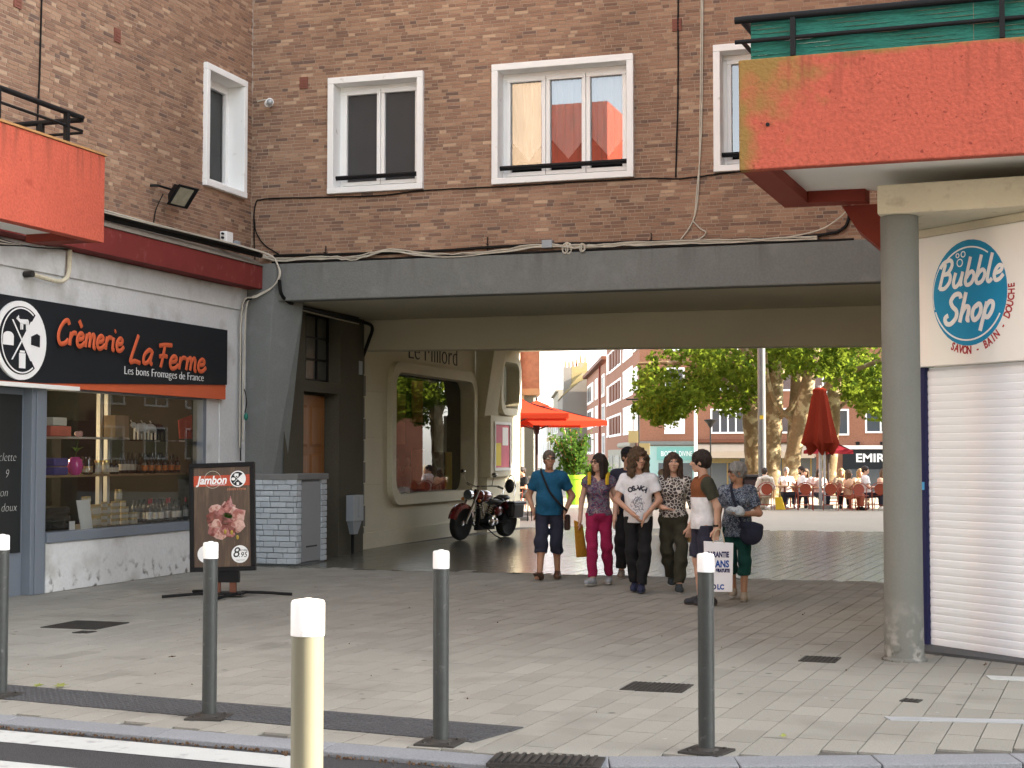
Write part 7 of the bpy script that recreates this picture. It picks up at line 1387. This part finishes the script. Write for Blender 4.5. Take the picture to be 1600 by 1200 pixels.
# ================================================================== STREET FURNITURE
M['bol'] = mat('dark_grey_paint', (.036,.040,.039), .42, .12, 5, spec=.35, fine=.1, bscale=25, stain=((.10,.10,.095), 16), stain_lim=(.64,.72)); M['bolw'] = mat('white_band', (.80,.80,.79), .4, .05, 14, stain=((.4,.38,.34), 9), stain_lim=(.66,.74)); M['bolc'] = mat('cream_grey_paint', (.155,.148,.105), .4, .08, 4, spec=.4, coat=.2, stain=((.14,.13,.10), 14), stain_lim=(.64,.74))
def bollard(lab, loc, r=.047, h=1.13, cap=.105, m='bol', rz=0, grp='grey bollards along the kerb', plate=True):
    t = thing('bollard', lab, 'bollard', loc, rz, grp); q = MB(); q.lathe([(r,-.02),(r,h-cap)], (0,0,0), 28); q.build('post', M[m], t, local=True, smooth=True)
    q = MB(); q.lathe([(r,h-cap),(r*1.05,h-cap+.001),(r*1.05,h-.012),(r*.98,h-.003),(r*.8,h),(0,h)], (0,0,0), 28); q.lathe([(.018,h),(.016,h+.006),(0,h+.006)], (0,0,0), 10); q.build('white_cap', M['bolw'], t, local=True, smooth=True)
    if plate:
        q = MB(); q.box(-.125,.125,-.125,.125,-.01,.012); q.build('base_plate', M['iron'], t, local=True, bevel=.003); q = MB(); q.lathe([(r*1.5,.012),(r*1.35,.02),(r*1.02,.03)], (0,0,0), 24); q.build('collar', M['iron'], t, local=True)
        for a in range(4): q = MB(); q.lathe([(.012,.012),(.012,.022),(0,.022)], (.095*math.cos(a*math.pi/2+.785)*1.15, .095*math.sin(a*math.pi/2+.785)*1.15, 0), 6); q.build('bolt', M['iron'], t, local=True)
    return t
b0 = bollard('grey white-capped bollard standing in front of the ham sign board', (-4.90, 8.86, 0), rz=.15)
copy_tree(b0, (-6.74, 9.20, 0), .1, 'grey white-capped bollard in front of the cheese shop door, cut by the photo edge')
copy_tree(b0, (-3.17, 8.50, 0), .0, 'grey white-capped bollard at the end of the dark tactile strip')
copy_tree(b0, (-1.63, 8.72, 0), -.25, 'grey white-capped bollard in front of the white carrier bag')
bollard('thick cream bollard with a sunlit white cap standing in the road', (-2.625, 5.53, -.035), .064, 1.16, .14, 'bolc', grp=None, plate=False)

# ------------------------------------------------------------------ swinging ham sign board
sbd = thing('sign_board', 'black framed pavement board advertising ham, on low splayed feet', 'sign board', (-8.90, 16.4, 0), R(13))
SFm = Fr((0, 0, 0), (1, 0, 0), (0, -1, 0)); tilt = Matrix.Rotation(R(-2.0), 4, 'Y') @ Matrix.Rotation(R(-3), 4, 'X'); off = Matrix.Translation((0, 0, .30)) @ tilt
def sb(name, q, m, **k): q.xf(off); return q.build(name, m, sbd, local=True, **k)
W_, Hh = .40, 1.30
q = MB(); q.box(-W_-.0,W_+.0,-.035,.035,0,.055); q.box(-W_,W_,-.035,.035,Hh-.055,Hh); q.box(-W_,-W_+.055,-.036,.036,.055,Hh-.055); q.box(W_-.055,W_,-.036,.036,.055,Hh-.055); sb('frame', q, M['black'], bevel=.006)
pw = mat('poster_old_wood', (.075,.045,.03), .4, .45, 3.5, stretch=(7,7,.9), stain=((.15,.10,.06), 4), stain_lim=(.5,.75), spec=.5)
q = MB(); q.box(-W_+.054,W_-.054,-.022,.022,.054,Hh-.054); po = sb('poster', q, pw)
q = MB(); q.fbox(SFm, -W_+.056, W_-.056, .023, .025, 1.02, 1.15); sb('red_band', q, mat('poster_red', (.50,.075,.035), .4, .05, 5))
q = MB(); text_on(q, SFm, 'Jambon', -.12, .026, 1.05, .135, width=.38, extrude=.001, shear=.25, offset=.004); text_on(q, SFm, 'TRADITIONNEL', -.05, .026, 1.03, .025, width=.19, extrude=.0005); sb('poster_lettering', q, M['signwhite'])
q = MB(); ring(q, SFm, -.11, 1.10, .10, .105, .0255, .0262); sb('poster_ring', q, M['shelfw'])
q = MB(); disc(q, SFm, .20, 1.10, .098, .026, .029); sb('poster_emblem', q, M['signwhite'])
q = MB()
for a0, a1 in ((45, 180), (180, 315)): q.prism([(.20,1.10)]+[(.20+.085*math.cos(R(a0+(a1-a0)*i/12)), 1.10+.085*math.sin(R(a0+(a1-a0)*i/12))) for i in range(13)], SFm, .029, .031, back=False)
sb('emblem_quarters', q, M['anth']); q = MB(); cowq = MB()
for a in (45, 135): q.hexa([SFm.p(.20+du+t_*.07*math.cos(R(a)), n, 1.10+t_*.07*math.sin(R(a))) for n in (.031,.033) for t_, du in ((-1,-.004),(-1,.004),(1,.004),(1,-.004))])
q.fbox(SFm,.16,.21,.031,.033,1.135,1.165); q.fbox(SFm,.165,.175,.031,.033,1.12,1.135); q.fbox(SFm,.195,.205,.031,.033,1.12,1.135); disc(q,SFm,.145,1.10,.018,.031,.033,12,ru=.025); q.fbox(SFm,.185,.215,.031,.033,1.025,1.06); sb('emblem_drawings', q, M['signwhite'])
q = MB(); text_on(q, SFm, 'crèmerie la Ferme', .18, .026, .965, .05, width=.23, extrude=.001); sb('poster_small_lettering', q, mat('peach_print', (.62,.25,.15), .5))
hamM = [mat('ham_pink', (.42,.17,.15), .35, .3, 14, spec=.5, stain=((.20,.05,.04), 16), stain_lim=(.5,.6)), mat('ham_pale', (.58,.36,.30), .35, .2, 14, spec=.5, stain=((.34,.11,.09), 15), stain_lim=(.5,.62)), mat('ham_deep', (.24,.07,.055), .35, .3, 14, spec=.5, stain=((.12,.04,.03), 17), stain_lim=(.5,.6))]
hams = []
_r = random.Random(8)
for k in range(15):                                    # loosely folded slices fanned over one another
    a = k*2.39996; d = .035*math.sqrt(k)+.015; cx = .03+d*math.cos(a)*1.15; cz = .585+d*math.sin(a)*1.15; n = 9; r = _r.uniform(.075,.12)
    hams.append(([(cx+r*_r.uniform(.55,1.15)*math.cos(2*math.pi*i/n+a), cz+r*_r.uniform(.55,1.15)*math.sin(2*math.pi*i/n+a)) for i in range(n)], _r.choice((0,0,1,2))))
hams.sort(key=lambda h: -abs(h[0][0][1]-.6))
hams.append(([(.10,.66),(.12,.78),(.20,.74),(.29,.72),(.27,.60),(.16,.56)], 1)); hams.append(([(-.02,.74),(.11,.90),(.14,.76),(.06,.68)], 0))
for k, (P, mi) in enumerate(hams):
    cx = sum(p[0] for p in P)/len(P); cz = sum(p[1] for p in P)/len(P); q = MB(); n = len(P); S = [SFm.p(a, .0235+.0004*k, b_) for a, b_ in P]; I = [SFm.p(cx+(a-cx)*.55, .030+.001*k, cz+(b_-cz)*.55) for a, b_ in P]
    q.add(S+I+[SFm.p(cx, .027+.001*k, cz)], [(i,(i+1)%n,n+(i+1)%n,n+i) for i in range(n)]+[(n+i,n+(i+1)%n,2*n) for i in range(n)]); sb('ham_slice', q, hamM[mi])
q = MB()
for k in range(26): a = random.uniform(-.4,2.6); q.tube([SFm.p(.06,.041,.64), SFm.p(.06+.075*math.cos(a),.044,.64+.06*math.sin(a))], .003, 4)
sb('rosemary_sprig', q, M['leafd'], kind='stuff')
for u, z in ((.12,.46),(.19,.40),(.04,.47)): q = MB(); q.ell(SFm.p(u,.036,z), (.018,.008,.028)); sb('olive', q, mat('olive_yellow', (.4,.28,.05), .3), smooth=True)
for (u, z, r), parts in (((.215,.20,.105), None), ((-.20,.21,.105), None)): q = MB(); disc(q, SFm, u, z, r, .0235, .026); sb('price_disc', q, M['signwhite'])
q = MB(); text_on(q, SFm, '8', .165, .027, .165, .17, extrude=.001, shear=.2); text_on(q, SFm, '.95', .25, .027, .165, .085, extrude=.001, shear=.2); text_on(q, SFm, '€/100g', .26, .027, .235, .032, extrude=.001); text_on(q, SFm, 'coupe du jour', .22, .027, .125, .018, extrude=.0005); sb('price_lettering', q, M['black'])
q = MB(); q.box(-.10,.20,-.03,.03,.17,.302); q.build('bracket', M['black'], sbd, local=True)
for x in (-.06, .13): q = MB(); q.box(x-.045,x+.03,-.025,.025,.05,.17); q.build('spring_post', M['shutb'], sbd, local=True)
q = MB(); q.box(-.18,.26,-.14,.14,.03,.052); q.build('foot_plate', M['black'], sbd, local=True)
for a, b_ in (((-.1,-.1),(-.66,-.28)),((.2,-.1),(.06,-.55)),((.2,.1),(.80,.18)),((-.1,.1),(-.5,.45))): q = MB(); q.tube([(a[0],a[1],.045),(a[0]+(b_[0]-a[0])*.4,a[1]+(b_[1]-a[1])*.4,.04),(b_[0],b_[1],.018)], .018, 6); q.build('foot', M['black'], sbd, local=True)

# ------------------------------------------------------------------ cables, lamp and boxes on the brick walls
def wob(pts, F, amp=.012, k=7, seed=0, n=.03): r_ = random.Random(seed); return [F.p(u, n+r_.uniform(-.006,.012), z+r_.uniform(-amp, amp)) for u, z in [(p.x, p.y) for p in smoothpts([(a, b_, 0) for a, b_ in pts], k)]]
def cable(lab, runs, cat='cable'):
    t = thing('cable', lab, cat, tuple(runs[0][1][0])); 
    for nm, pts, r, m in runs: q = MB(); q.tube(pts, r, 6); q.build(nm, M[m], t, smooth=True)
    return t
base = [(-10.95,4.80),(-10.67,4.73),(-9.79,4.725),(-9.37,4.70),(-8.81,4.80),(-8.11,4.69),(-7.29,4.695),(-6.39,4.77),(-5.9,4.73),(-5.32,4.735),(-4.38,4.73),(-3.4,4.715),(-2.4,4.71)]
cable('pale tangled cable bundle sagging along the top of the grey beam', [('strand', wob([(a, b_+dz) for a, b_ in base], FW, .012, 5, s, .05+.01*s), r, 'cable_w') for s, (dz, r) in enumerate(((0,.013),(.012,.011),(-.01,.012),(.02,.010),(-.018,.009)))])
cable('black twin cable running just above the pale bundle on the beam', [('strand', wob([(-10.78,4.80),(-8.52,4.765),(-6.39,4.79),(-4.56,4.755),(-3.09,4.73),(-2.29,4.76),(-2.05,4.83),(-1.97,4.98),(-1.97,5.2)], FW, .004, 6, 9, .04), .022, 'cable_b'), ('strand', wob([(-10.8,4.69),(-8,4.675),(-5,4.68),(-1.9,4.672)], FW, .003, 8, 4, .07), .016, 'cable_b')])
cable('thin black cable drooping along the wall under the window sills', [('strand', wob([(-11.12,4.72),(-11.14,5.3),(-11.12,5.62),(-10.95,5.70),(-9.87,5.675),(-9.05,5.655),(-8.29,5.695),(-7.19,5.69),(-4.94,5.69),(-4.37,5.66),(-3.72,5.70),(-3.2,5.73)], FW, .004, 6, 2, .02), .011, 'cable_b')])
cable('thin black cable looping from the wall corner down to the beam', [('strand', wob([(-11.14,5.5),(-11.1,5.2),(-10.95,4.98),(-10.7,4.82)], FW, .002, 6, 3, .03), .011, 'cable_b')])
cable('straight black cable falling down the bricks between two windows', [('strand', wob([(-4.34,9.3),(-4.36,8.26),(-4.37,6.86),(-4.41,5.68)], FW, .003, 8, 5, .015), .012, 'cable_b')])
cable('beige cable pair hanging down the bricks with a loop at its end', [('strand', wob([(-4.02+d,9.3),(-4.02+d,8.24),(-4.05+d,6.38),(-4.08-d,5.45),(-4.16,5.04),(-4.36,4.75)], FW, .004, 7, 6, .02), .010, 'cable_w') for d in (0, .022)]+[('strand', wob([(-4.16,5.04),(-4.05,4.92),(-3.97,4.86),(-4.05,4.78),(-4.19,4.75)], FW, .003, 5, 7, .04), .010, 'cable_w')])
cable('white cable slung from the balcony bracket to the beam', [('strand', [FW.p(u, n, z) for u, n, z in smoothpts([(-1.85,.30,5.15),(-2.12,.12,4.95),(-2.38,.06,4.82),(-2.83,.05,4.74),(-3.37,.05,4.71)], 5)], .011, 'cable_w')])
cl_ = thing('cable_coil', 'small coil of spare beige cable hung on the beam', 'cable', FW.p(-5.95, .06, 4.72)); q = MB()
for k, (u, r) in enumerate(((-6.02,.09),(-5.99,.075),(-6.04,.07),(-5.78,.06),(-5.76,.05))): q.tube([FW.p(u+r*.6*math.cos(a), .07+.012*k, 4.71+r*math.sin(a)) for a in np.linspace(0, 6.28, 18)], .011, 6)
q.build('loop', M['cable_w'], cl_, smooth=True, kind='stuff')
def wallbox(lab, F, u0, u1, n1, z0, z1, m, name='junction_box'): q = MB(); q.fbox(F, u0, u1, .004, n1, z0, z1); return tag(q.build(name, m, bevel=.012), lab, 'junction box')
wallbox('small grey junction box on the cables above the beam', FW, -6.40, -6.24, .10, 4.73, 4.85, GR)
jb = thing('junction_box', 'white junction box with cable glands on the brick corner above the coping', 'junction box', LW.p(20.5, .1, 4.88)); q = MB(); q.fbox(LW, 20.33, 20.53, .06, .18, 4.86, 5.05); q.build('box', M['pvc'], jb, bevel=.01)
for k in range(3): q = MB(); q.cyl(LW.p(20.29, .12, 4.89+.06*k), LW.p(20.33, .12, 4.89+.06*k), .018, n=8); q.build('gland', M['black'], jb)
wallbox('little grey junction box tucked beside the white one', LW, 20.85, 20.96, .08, 4.84, 4.98, GR)
for k, (u, z) in enumerate(((-9.9,4.86),(-7.26,4.88),(-4.77,4.83))): q = MB(); q.cyl(FW.p(u,.03,z-.16), FW.p(u,.03,z+.06), .008, n=6); q.cyl(FW.p(u,.0,z-.05), FW.p(u,.1,z-.05), .008, n=6); tag(q.build('cable_hook', M['black'], kind='thing'), ['iron cable hook on the beam under the two pane window', 'iron cable hook on the beam under the three pane window', 'iron cable hook on the beam near the beige cable loop'][k], 'hook')
CP = lambda pts, k=5: smoothpts(pts, k)
cable('thick black cable bundle lying along the coping above the cheese shop', [('strand', CP([(-11.08,11,4.80),(-11.05,15,4.79),(-11.06,17,4.78),(-11.04,19.3,4.795),(-11.0,20.6,4.80),(-10.9,21.2,4.78)]), .04, 'cable_b'), ('strand', CP([(-11.03,11,4.83),(-11.0,16,4.82),(-10.98,18,4.81),(-10.96,20,4.83),(-10.88,21.1,4.82)]), .022, 'cable_b'),
      ('strand', CP([(-11.0,11,4.84),(-10.99,16.5,4.85),(-10.96,18.4,4.84),(-10.95,20.4,4.86),(-10.78,21.22,4.80),(-10.66,21.27,4.66),(-10.62,21.28,4.48),(-10.72,21.27,4.30),(-10.95,21.24,4.18),(-11.08,21.12,4.05),(-11.10,21.08,3.5),(-11.11,21.06,2.5),(-11.11,21.06,1.9)]), .013, 'cable_w'), ('strand', CP([(-10.99,11,4.82),(-10.97,17.5,4.82),(-10.94,20.3,4.85),(-10.76,21.23,4.78),(-10.64,21.28,4.62),(-10.61,21.28,4.46),(-10.75,21.26,4.27),(-10.98,21.22,4.14),(-11.1,21.0,4.0),(-11.12,20.98,3.0),(-11.12,20.98,1.8)]), .011, 'cable_w'), ('strand', CP([(-11.0,21.1,4.1),(-11.12,21.02,3.95),(-11.13,21.02,3.0),(-11.13,21.03,1.6)]), .012, 'cable_b')])
cable('black cable turning from the fin into the passage along the soffit', [('strand', CP([(-10.62,21.28,4.40),(-10.58,21.31,4.15),(-10.55,21.8,4.04),(-10.6,23,4.03),(-10.64,24.6,4.02),(-10.62,24.95,3.95),(-10.75,25.07,3.7),(-10.85,25.08,3.45)]), .03, 'cable_b'), ('strand', CP([(-10.55,21.9,3.99),(-10.6,23,3.98),(-10.64,24.4,3.97)]), .012, 'cable_w')])
ep = thing('electric_plug', 'green plug hanging at the end of the wall cables', 'plug', (-11.08, 21.05, 2.3)); q = MB(); q.ell((-11.06,21.06,2.28),(.035,.035,.06)); q.build('plug_body', mat('plug_green', (.02,.16,.12), .4), ep, smooth=True); q = MB(); q.tube(CP([(-11.08,21.06,2.34),(-11.02,21.0,2.5),(-11.06,21.0,2.7)]), .008, 6); q.build('plug_cord', M['cable_b'], ep)
cable('black cable running straight down the bricks behind the left balcony', [('strand', [LW.p(u, .02, z) for u, z in ((15.9,9.3),(15.87,7.29),(15.85,6.33),(15.78,5.0),(15.7,4.8))], .012, 'cable_b')])
cable('loose grey wires hanging under the left balcony', [('strand', CP([(-10.3,11.5,4.2+.03*s),(-10.4,12.8,4.1+.02*s),(-10.6,14.0,4.02+.03*s),(-10.9,15.2,4.15),(-11.1,16.6,4.30)]), .012, 'cable_w' if s % 2 else 'cable_b') for s in range(5)])
pp = thing('drain_pipe', 'bent white plastic pipe on the plaster above the shop sign', 'pipe', (-11.1, 16.4, 3.9)); q = MB(); q.tube(CP([(-11.1,16.42,4.27),(-11.1,16.41,4.08),(-11.1,16.39,3.95),(-11.1,16.30,3.87),(-11.1,16.16,3.84),(-11.1,15.9,3.85),(-11.1,15.62,3.87)]), .028, 8); q.build('pipe_run', M['slabcream'], pp, smooth=True); q = MB(); q.cyl((-11.19,15.62,3.87), (-11.07,15.62,3.87), .04, n=10); q.build('pipe_end', M['iron'], pp)
fl_ = thing('floodlight', 'black square floodlight on the bricks above the coping', 'floodlight', (-11.2, 18.6, 5.38)); Mx = Matrix.Translation((-10.94, 18.80, 5.36)) @ Matrix.Rotation(R(-8), 4, 'Z') @ Matrix.Rotation(R(38), 4, 'Y'); q = MB(); q.hexa([Mx @ Vector(p) for p in [(.07,-.20,-.15),(.07,.20,-.15),(.07,.20,.15),(.07,-.20,.15),(-.08,-.11,-.09),(-.08,.11,-.09),(-.08,.11,.09),(-.08,-.11,.09)]]); q.mbox(Mx @ Matrix.Translation((.08,0,0)), .012, .22, .17); q.build('housing', M['black'], fl_, bevel=.005)
q = MB(); q.mbox(Mx @ Matrix.Translation((.094,-.03,0)), .003, .15, .135); q.build('lens', mat('lamp_lens', (.35,.33,.25), .2, .35, 8, spec=.6), fl_); q = MB(); q.tube([(-11.2,18.45,5.43),(-11.1,18.5,5.43),(-11.03,18.72,5.41)], .018, 6); q.tube(CP([(-11.08,18.6,5.33),(-11.17,18.56,5.1),(-11.17,18.5,4.86)]), .008, 5); q.build('bracket', M['black'], fl_)
cs_ = thing('security_camera', 'small white dome camera on the bricks near the inside corner', 'camera', FW.p(-10.82, 0, 7.2)); q = MB(); q.cyl(FW.p(-10.9,.0,7.22), FW.p(-10.9,.03,7.22), .07, n=14); q.cyl(FW.p(-10.9,.03,7.22), FW.p(-10.8,.18,7.2), .045, .06, n=14); q.build('camera_body', M['pvc'], cs_, smooth=True); q = MB(); q.ell(FW.p(-10.79,.20,7.19), (.05,.05,.05)); q.build('camera_dome', M['steel'], cs_, smooth=True); q = MB(); q.cyl(FW.p(-10.95,.02,7.28), FW.p(-11.1,.02,7.26), .012, n=6); q.build('camera_lead', M['cable_w'], cs_)
VR = mat('vent_red', (.22,.085,.062), .8, .1, 5)
for F, u, z, lab in ((LW, 17.57, 7.3, 'small red vent brick in the left wall, nearer the window'), (LW, 15.4, 7.15, 'small red vent brick high above the left balcony'), (FW, -10.3, 7.5, 'small red vent brick left of the two pane window'), (FW, -4.38, 7.9, 'small red vent brick beside the straight black cable')): q = MB(); q.fbox(F, u-.07, u+.07, .002, .022, z-.09, z+.09); [q.fbox(F, u-.05, u+.05, .0225, .028, z-.06+.045*k, z-.035+.045*k) for k in range(3)]; tag(q.build('vent_brick', VR), lab, 'vent')

# ------------------------------------------------------------------ motorcycle
mo = thing('motorcycle', 'dark red cruiser motorcycle parked beside the rounded shop window', 'motorcycle', (-10.22, 28.45, 0), math.atan2(1.62, .42)); mo.rotation_euler.x = 0
MR = mat('metallic_red', (.16,.012,.014), .18, .05, 4, spec=.6, coat=1, metal=.2); CHR = mat('chrome', (.62,.62,.62), .12, .05, 3, metal=1); RUB = mat('rubber', (.015,.015,.015), .8, .2, 8); LEA = mat('black_leather', (.02,.02,.022), .35, .15, 9, spec=.5, bump=.2, bscale=40); lean = Matrix.Rotation(R(5), 4, 'X')
def mp(name, q, m, parent=mo, **k): q.xf(lean); return q.build(name, m, parent, local=True, **k)
AX = Matrix.Rotation(R(90), 3, 'X')
def wheel(x, r, wd):
    q = MB(); q.lathe([(r-.10,-wd*.35),(r-.05,-wd*.5),(r-.015,-wd*.4),(r,0),(r-.015,wd*.4),(r-.05,wd*.5),(r-.10,wd*.35)], (x,0,r), 32, AX); wh = mp('wheel', q, RUB, smooth=True)
    q = MB(); q.lathe([(r-.125,-.03),(r-.095,-.04),(r-.095,.04),(r-.125,.03)], (x,0,r), 32, AX); mp('rim', q, CHR, wh, smooth=True); q = MB(); q.lathe([(0,-.06),(.045,-.05),(.045,.05),(0,.06)], (x,0,r), 14, AX)
    for k in range(22): a = 2*math.pi*k/22; s = (-1)**k; q.tube([(x+.04*math.cos(a+s*.5), s*.045, r+.04*math.sin(a+s*.5)), (x+(r-.12)*math.cos(a), 0, r+(r-.12)*math.sin(a))], .004, 4)
    mp('spokes', q, CHR, wh, kind='stuff'); q = MB(); q.lathe([(.06,-.075),(.135,-.075),(.135,-.068),(.06,-.068)], (x,0,r), 22, AX); mp('brake_disc', q, M['steel'], wh)
wheel(0, .345, .12); wheel(1.66, .325, .17)
def fender(x, r, a0, a1, wd, nm):
    q = MB(); n = 14; P = []
    for i in range(n+1):
        a = R(a0+(a1-a0)*i/n); c = [(x+(r+dz)*math.cos(a), y, r-.015+(r+dz)*math.sin(a)) for y, dz in ((-wd,-.06),(-wd*.85,.02),(0,.045),(wd*.85,.02),(wd,-.06))]; P.append(c)
    for i in range(n):
        for j in range(4): q.quad(P[i][j], P[i+1][j], P[i+1][j+1], P[i][j+1])
    mp(nm, q, MR, smooth=True)
fender(0, .36, 20, 165, .085, 'front_fender'); fender(1.66, .36, 5, 150, .12, 'rear_fender')
for y in (-.10, .10):
    q = MB(); q.cyl((0,y,.345), (.20,y,.66), .028, n=10); q.cyl((.20,y,.66), (.42,y*.9,1.0), .021, n=10); mp('fork', q, CHR, smooth=True)
q = MB(); q.ell((.72,0,.86), (.30,.15,.13)); q.ell((.56,0,.87),(.16,.13,.13)); mp('fuel_tank', q, MR, smooth=True); q = MB(); q.lathe([(.03,.985),(.03,1.0),(0,1.0)], (.68,0,0), 10); mp('fuel_cap', q, CHR)
q = MB(); q.ell((1.12,0,.74),(.24,.17,.065)); q.ell((1.48,0,.82),(.20,.12,.06)); q.ell((1.30,0,.77),(.1,.13,.07)); mp('seat', q, LEA, smooth=True); q = MB(); q.ell((1.70,0,1.05),(.04,.11,.15)); mp('backrest', q, LEA, smooth=True); q = MB(); q.tube(smoothpts([(1.66,-.13,.75),(1.72,-.13,1.05),(1.74,0,1.27),(1.72,.13,1.05),(1.66,.13,.75)], 5), .011, 6); mp('sissy_bar', q, CHR, smooth=True)
q = MB(); q.tube(smoothpts([(.78,-.40,1.06),(.62,-.36,1.10),(.50,-.16,1.08),(.46,0,1.06),(.50,.16,1.08),(.62,.36,1.10),(.78,.40,1.06)], 5), .014, 7); mp('handlebar', q, CHR, smooth=True)
for y in (-1, 1):
    q = MB(); q.cyl((.66,y*.375,1.095),(.80,y*.405,1.055),.022,n=10); mp('grip', q, RUB, smooth=True); q = MB(); q.tube([(.56,y*.30,1.10),(.52,y*.34,1.22),(.50,y*.37,1.30)], .007, 5); q.ell((.50,y*.38,1.33),(.02,.065,.045)); mp('mirror', q, CHR, smooth=True); q = MB(); q.ell((.30,y*.20,.80),(.04,.035,.035)); mp('indicator', q, mat('amber', (.5,.16,.02), .3) if y < 0 else bpy.data.materials['amber'], smooth=True)
q = MB(); q.lathe([(0,-.10),(.07,-.09),(.10,-.02),(.105,.06),(0,.065)], (.22,0,.90), 18, Matrix.Rotation(R(-90), 3, 'Y')); mp('headlight', q, CHR, smooth=True); q = MB(); q.lathe([(0,.0),(.09,0),(.08,.012),(0,.02)], (.155,0,.90), 18, Matrix.Rotation(R(-90), 3, 'Y')); mp('headlight_lens', q, M['fglass'], smooth=True)
q = MB(); q.ell((.88,0,.36),(.22,.15,.16)); q.box(.52,1.2,-.03,.03,.18,.26); q.box(.56,.62,-.04,.04,.2,.8); mp('engine_block', q, M['black'], smooth=True, angle=30)
for x0, x1, in ((.72, .60), (.92, 1.06)):
    q = MB(); a, b_ = Vector((x0,0,.42)), Vector((x1,0,.72))
    for k in range(8): c = a.lerp(b_, k/7); q.cyl(c, c+(b_-a).normalized()*.022, .085, n=14)
    q.cyl(a, b_, .06, n=12); mp('cylinder', q, CHR, kind='stuff')
q = MB(); q.ell((.86,-.16,.36),(.10,.04,.10)); q.ell((1.02,-.16,.36),(.07,.035,.07)); mp('crankcase_cover', q, CHR, smooth=True); q = MB(); q.ell((1.12,-.14,.56),(.15,.05,.10)); mp('side_panel', q, MR, smooth=True)
for z in (.22, .33): q = MB(); q.tube(smoothpts([(.62,.10,.55),(.66,.17,.3),(.9,.19,z),(1.4,.20,z),(1.95,.21,z+.03)], 4), [.022]*8+[.036]*9, 8); mp('exhaust', q, CHR, smooth=True)
q = MB(); q.tube([(.42,0,1.0),(.56,0,.72),(.58,0,.24),(1.15,0,.22),(1.3,0,.6),(.7,0,.84)], .024, 7); q.tube([(1.1,-.09,.34),(1.66,-.10,.325)], .022, 6); q.tube([(1.1,.09,.34),(1.66,.10,.325)], .022, 6); q.tube([(1.3,-.12,.66),(1.56,-.12,.4)], .024, 6); mp('bike_frame', q, M['black'], smooth=True)
for y in (-1, 1):
    q = MB(); q.box(1.42,1.86,min(y*.17,y*.31),max(y*.17,y*.31),.42,.74); mp('saddlebag', q, LEA, bevel=.05); q = MB(); q.box(1.40,1.88,min(y*.16,y*.325),max(y*.16,y*.325),.70,.765); mp('saddlebag_flap', q, LEA, bevel=.025)
q = MB(); q.tube([(.82,-.12,.20),(.92,-.24,.08),(1.0,-.34,.03)], .012, 6); q.box(.98,1.08,-.37,-.33,.022,.03); mp('kickstand', q, M['black']); q = MB(); q.tube([(.55,-.14,.3),(.62,-.30,.26)], .014, 6); q.box(.54,.70,-.34,-.26,.245,.262); mp('footpeg', q, M['black']); q = MB(); q.box(2.0,2.02,-.09,.09,.52,.62); q.ell((1.98,0,.70),(.03,.05,.03)); mp('tail_light', q, MR, smooth=True)

# ------------------------------------------------------------------ fallen leaves and grit
LF = mat('fallen_leaf', (.19,.21,.05), .7, .2, 30); LB = mat('dry_leaf', (.10,.058,.03), .8, .3, 30)
def fallen(lab, x, y, m, s, sd):
    V, F_ = leafmesh([np.array((0,0,0))], s, np.random.RandomState(sd)); c = V[:, 2].mean(); q = MB(); V = V-V.mean(0); V[:, 2] *= .25; V[:, 2] += .016-V[:, 2].min()*.3; q.add([tuple(v) for v in V], F_); o = q.build('fallen_leaf', m, local=True); o.location = (x, y, 0); tag(o, lab, 'leaf')
fallen('yellow green leaf lying on the tactile strip nearest the cut off bollard', -6.71, 9.60, LF, .11, 1); fallen('yellow green leaf lying on the tactile strip, second from the cut off bollard', -6.56, 9.66, LF, .10, 4); fallen('yellow green leaf on the pavement by the bag bollard', -1.27, 9.28, LF, .11, 7); fallen('pale green leaf lying on the small iron cover', -1.48, 13.05, LF, .09, 9); fallen('brown dry leaf on the doorstep of the white shutter', -.15, 12.9, LB, .10, 11); fallen('single brown leaf on the open paving before the sign board', -6.6, 11.3, LB, .07, 13)
q = MB(); rr = np.random.RandomState(5); P_ = []
for _ in range(520): x = rr.uniform(-8.5, -2.9); P_.append(np.array((x, yk(x)-abs(rr.normal(0, .035))-.004, -.026)))
V, F_ = leafmesh(P_, .019, rr); q.v = [tuple(v) for v in V]; q.f = F_; q.t = [.5]*len(F_); tag(q.build('gutter_leaf_litter', LB), kind='stuff')
q = MB(); P_ = [np.array((rr.uniform(-9,0), rr.uniform(9.5,20), .006)) for _ in range(70)]; V, F_ = leafmesh(P_, .013, rr); q.v = [tuple(v) for v in V]; q.f = F_; q.t = [.5]*len(F_); tag(q.build('ground_litter', LB), kind='stuff')
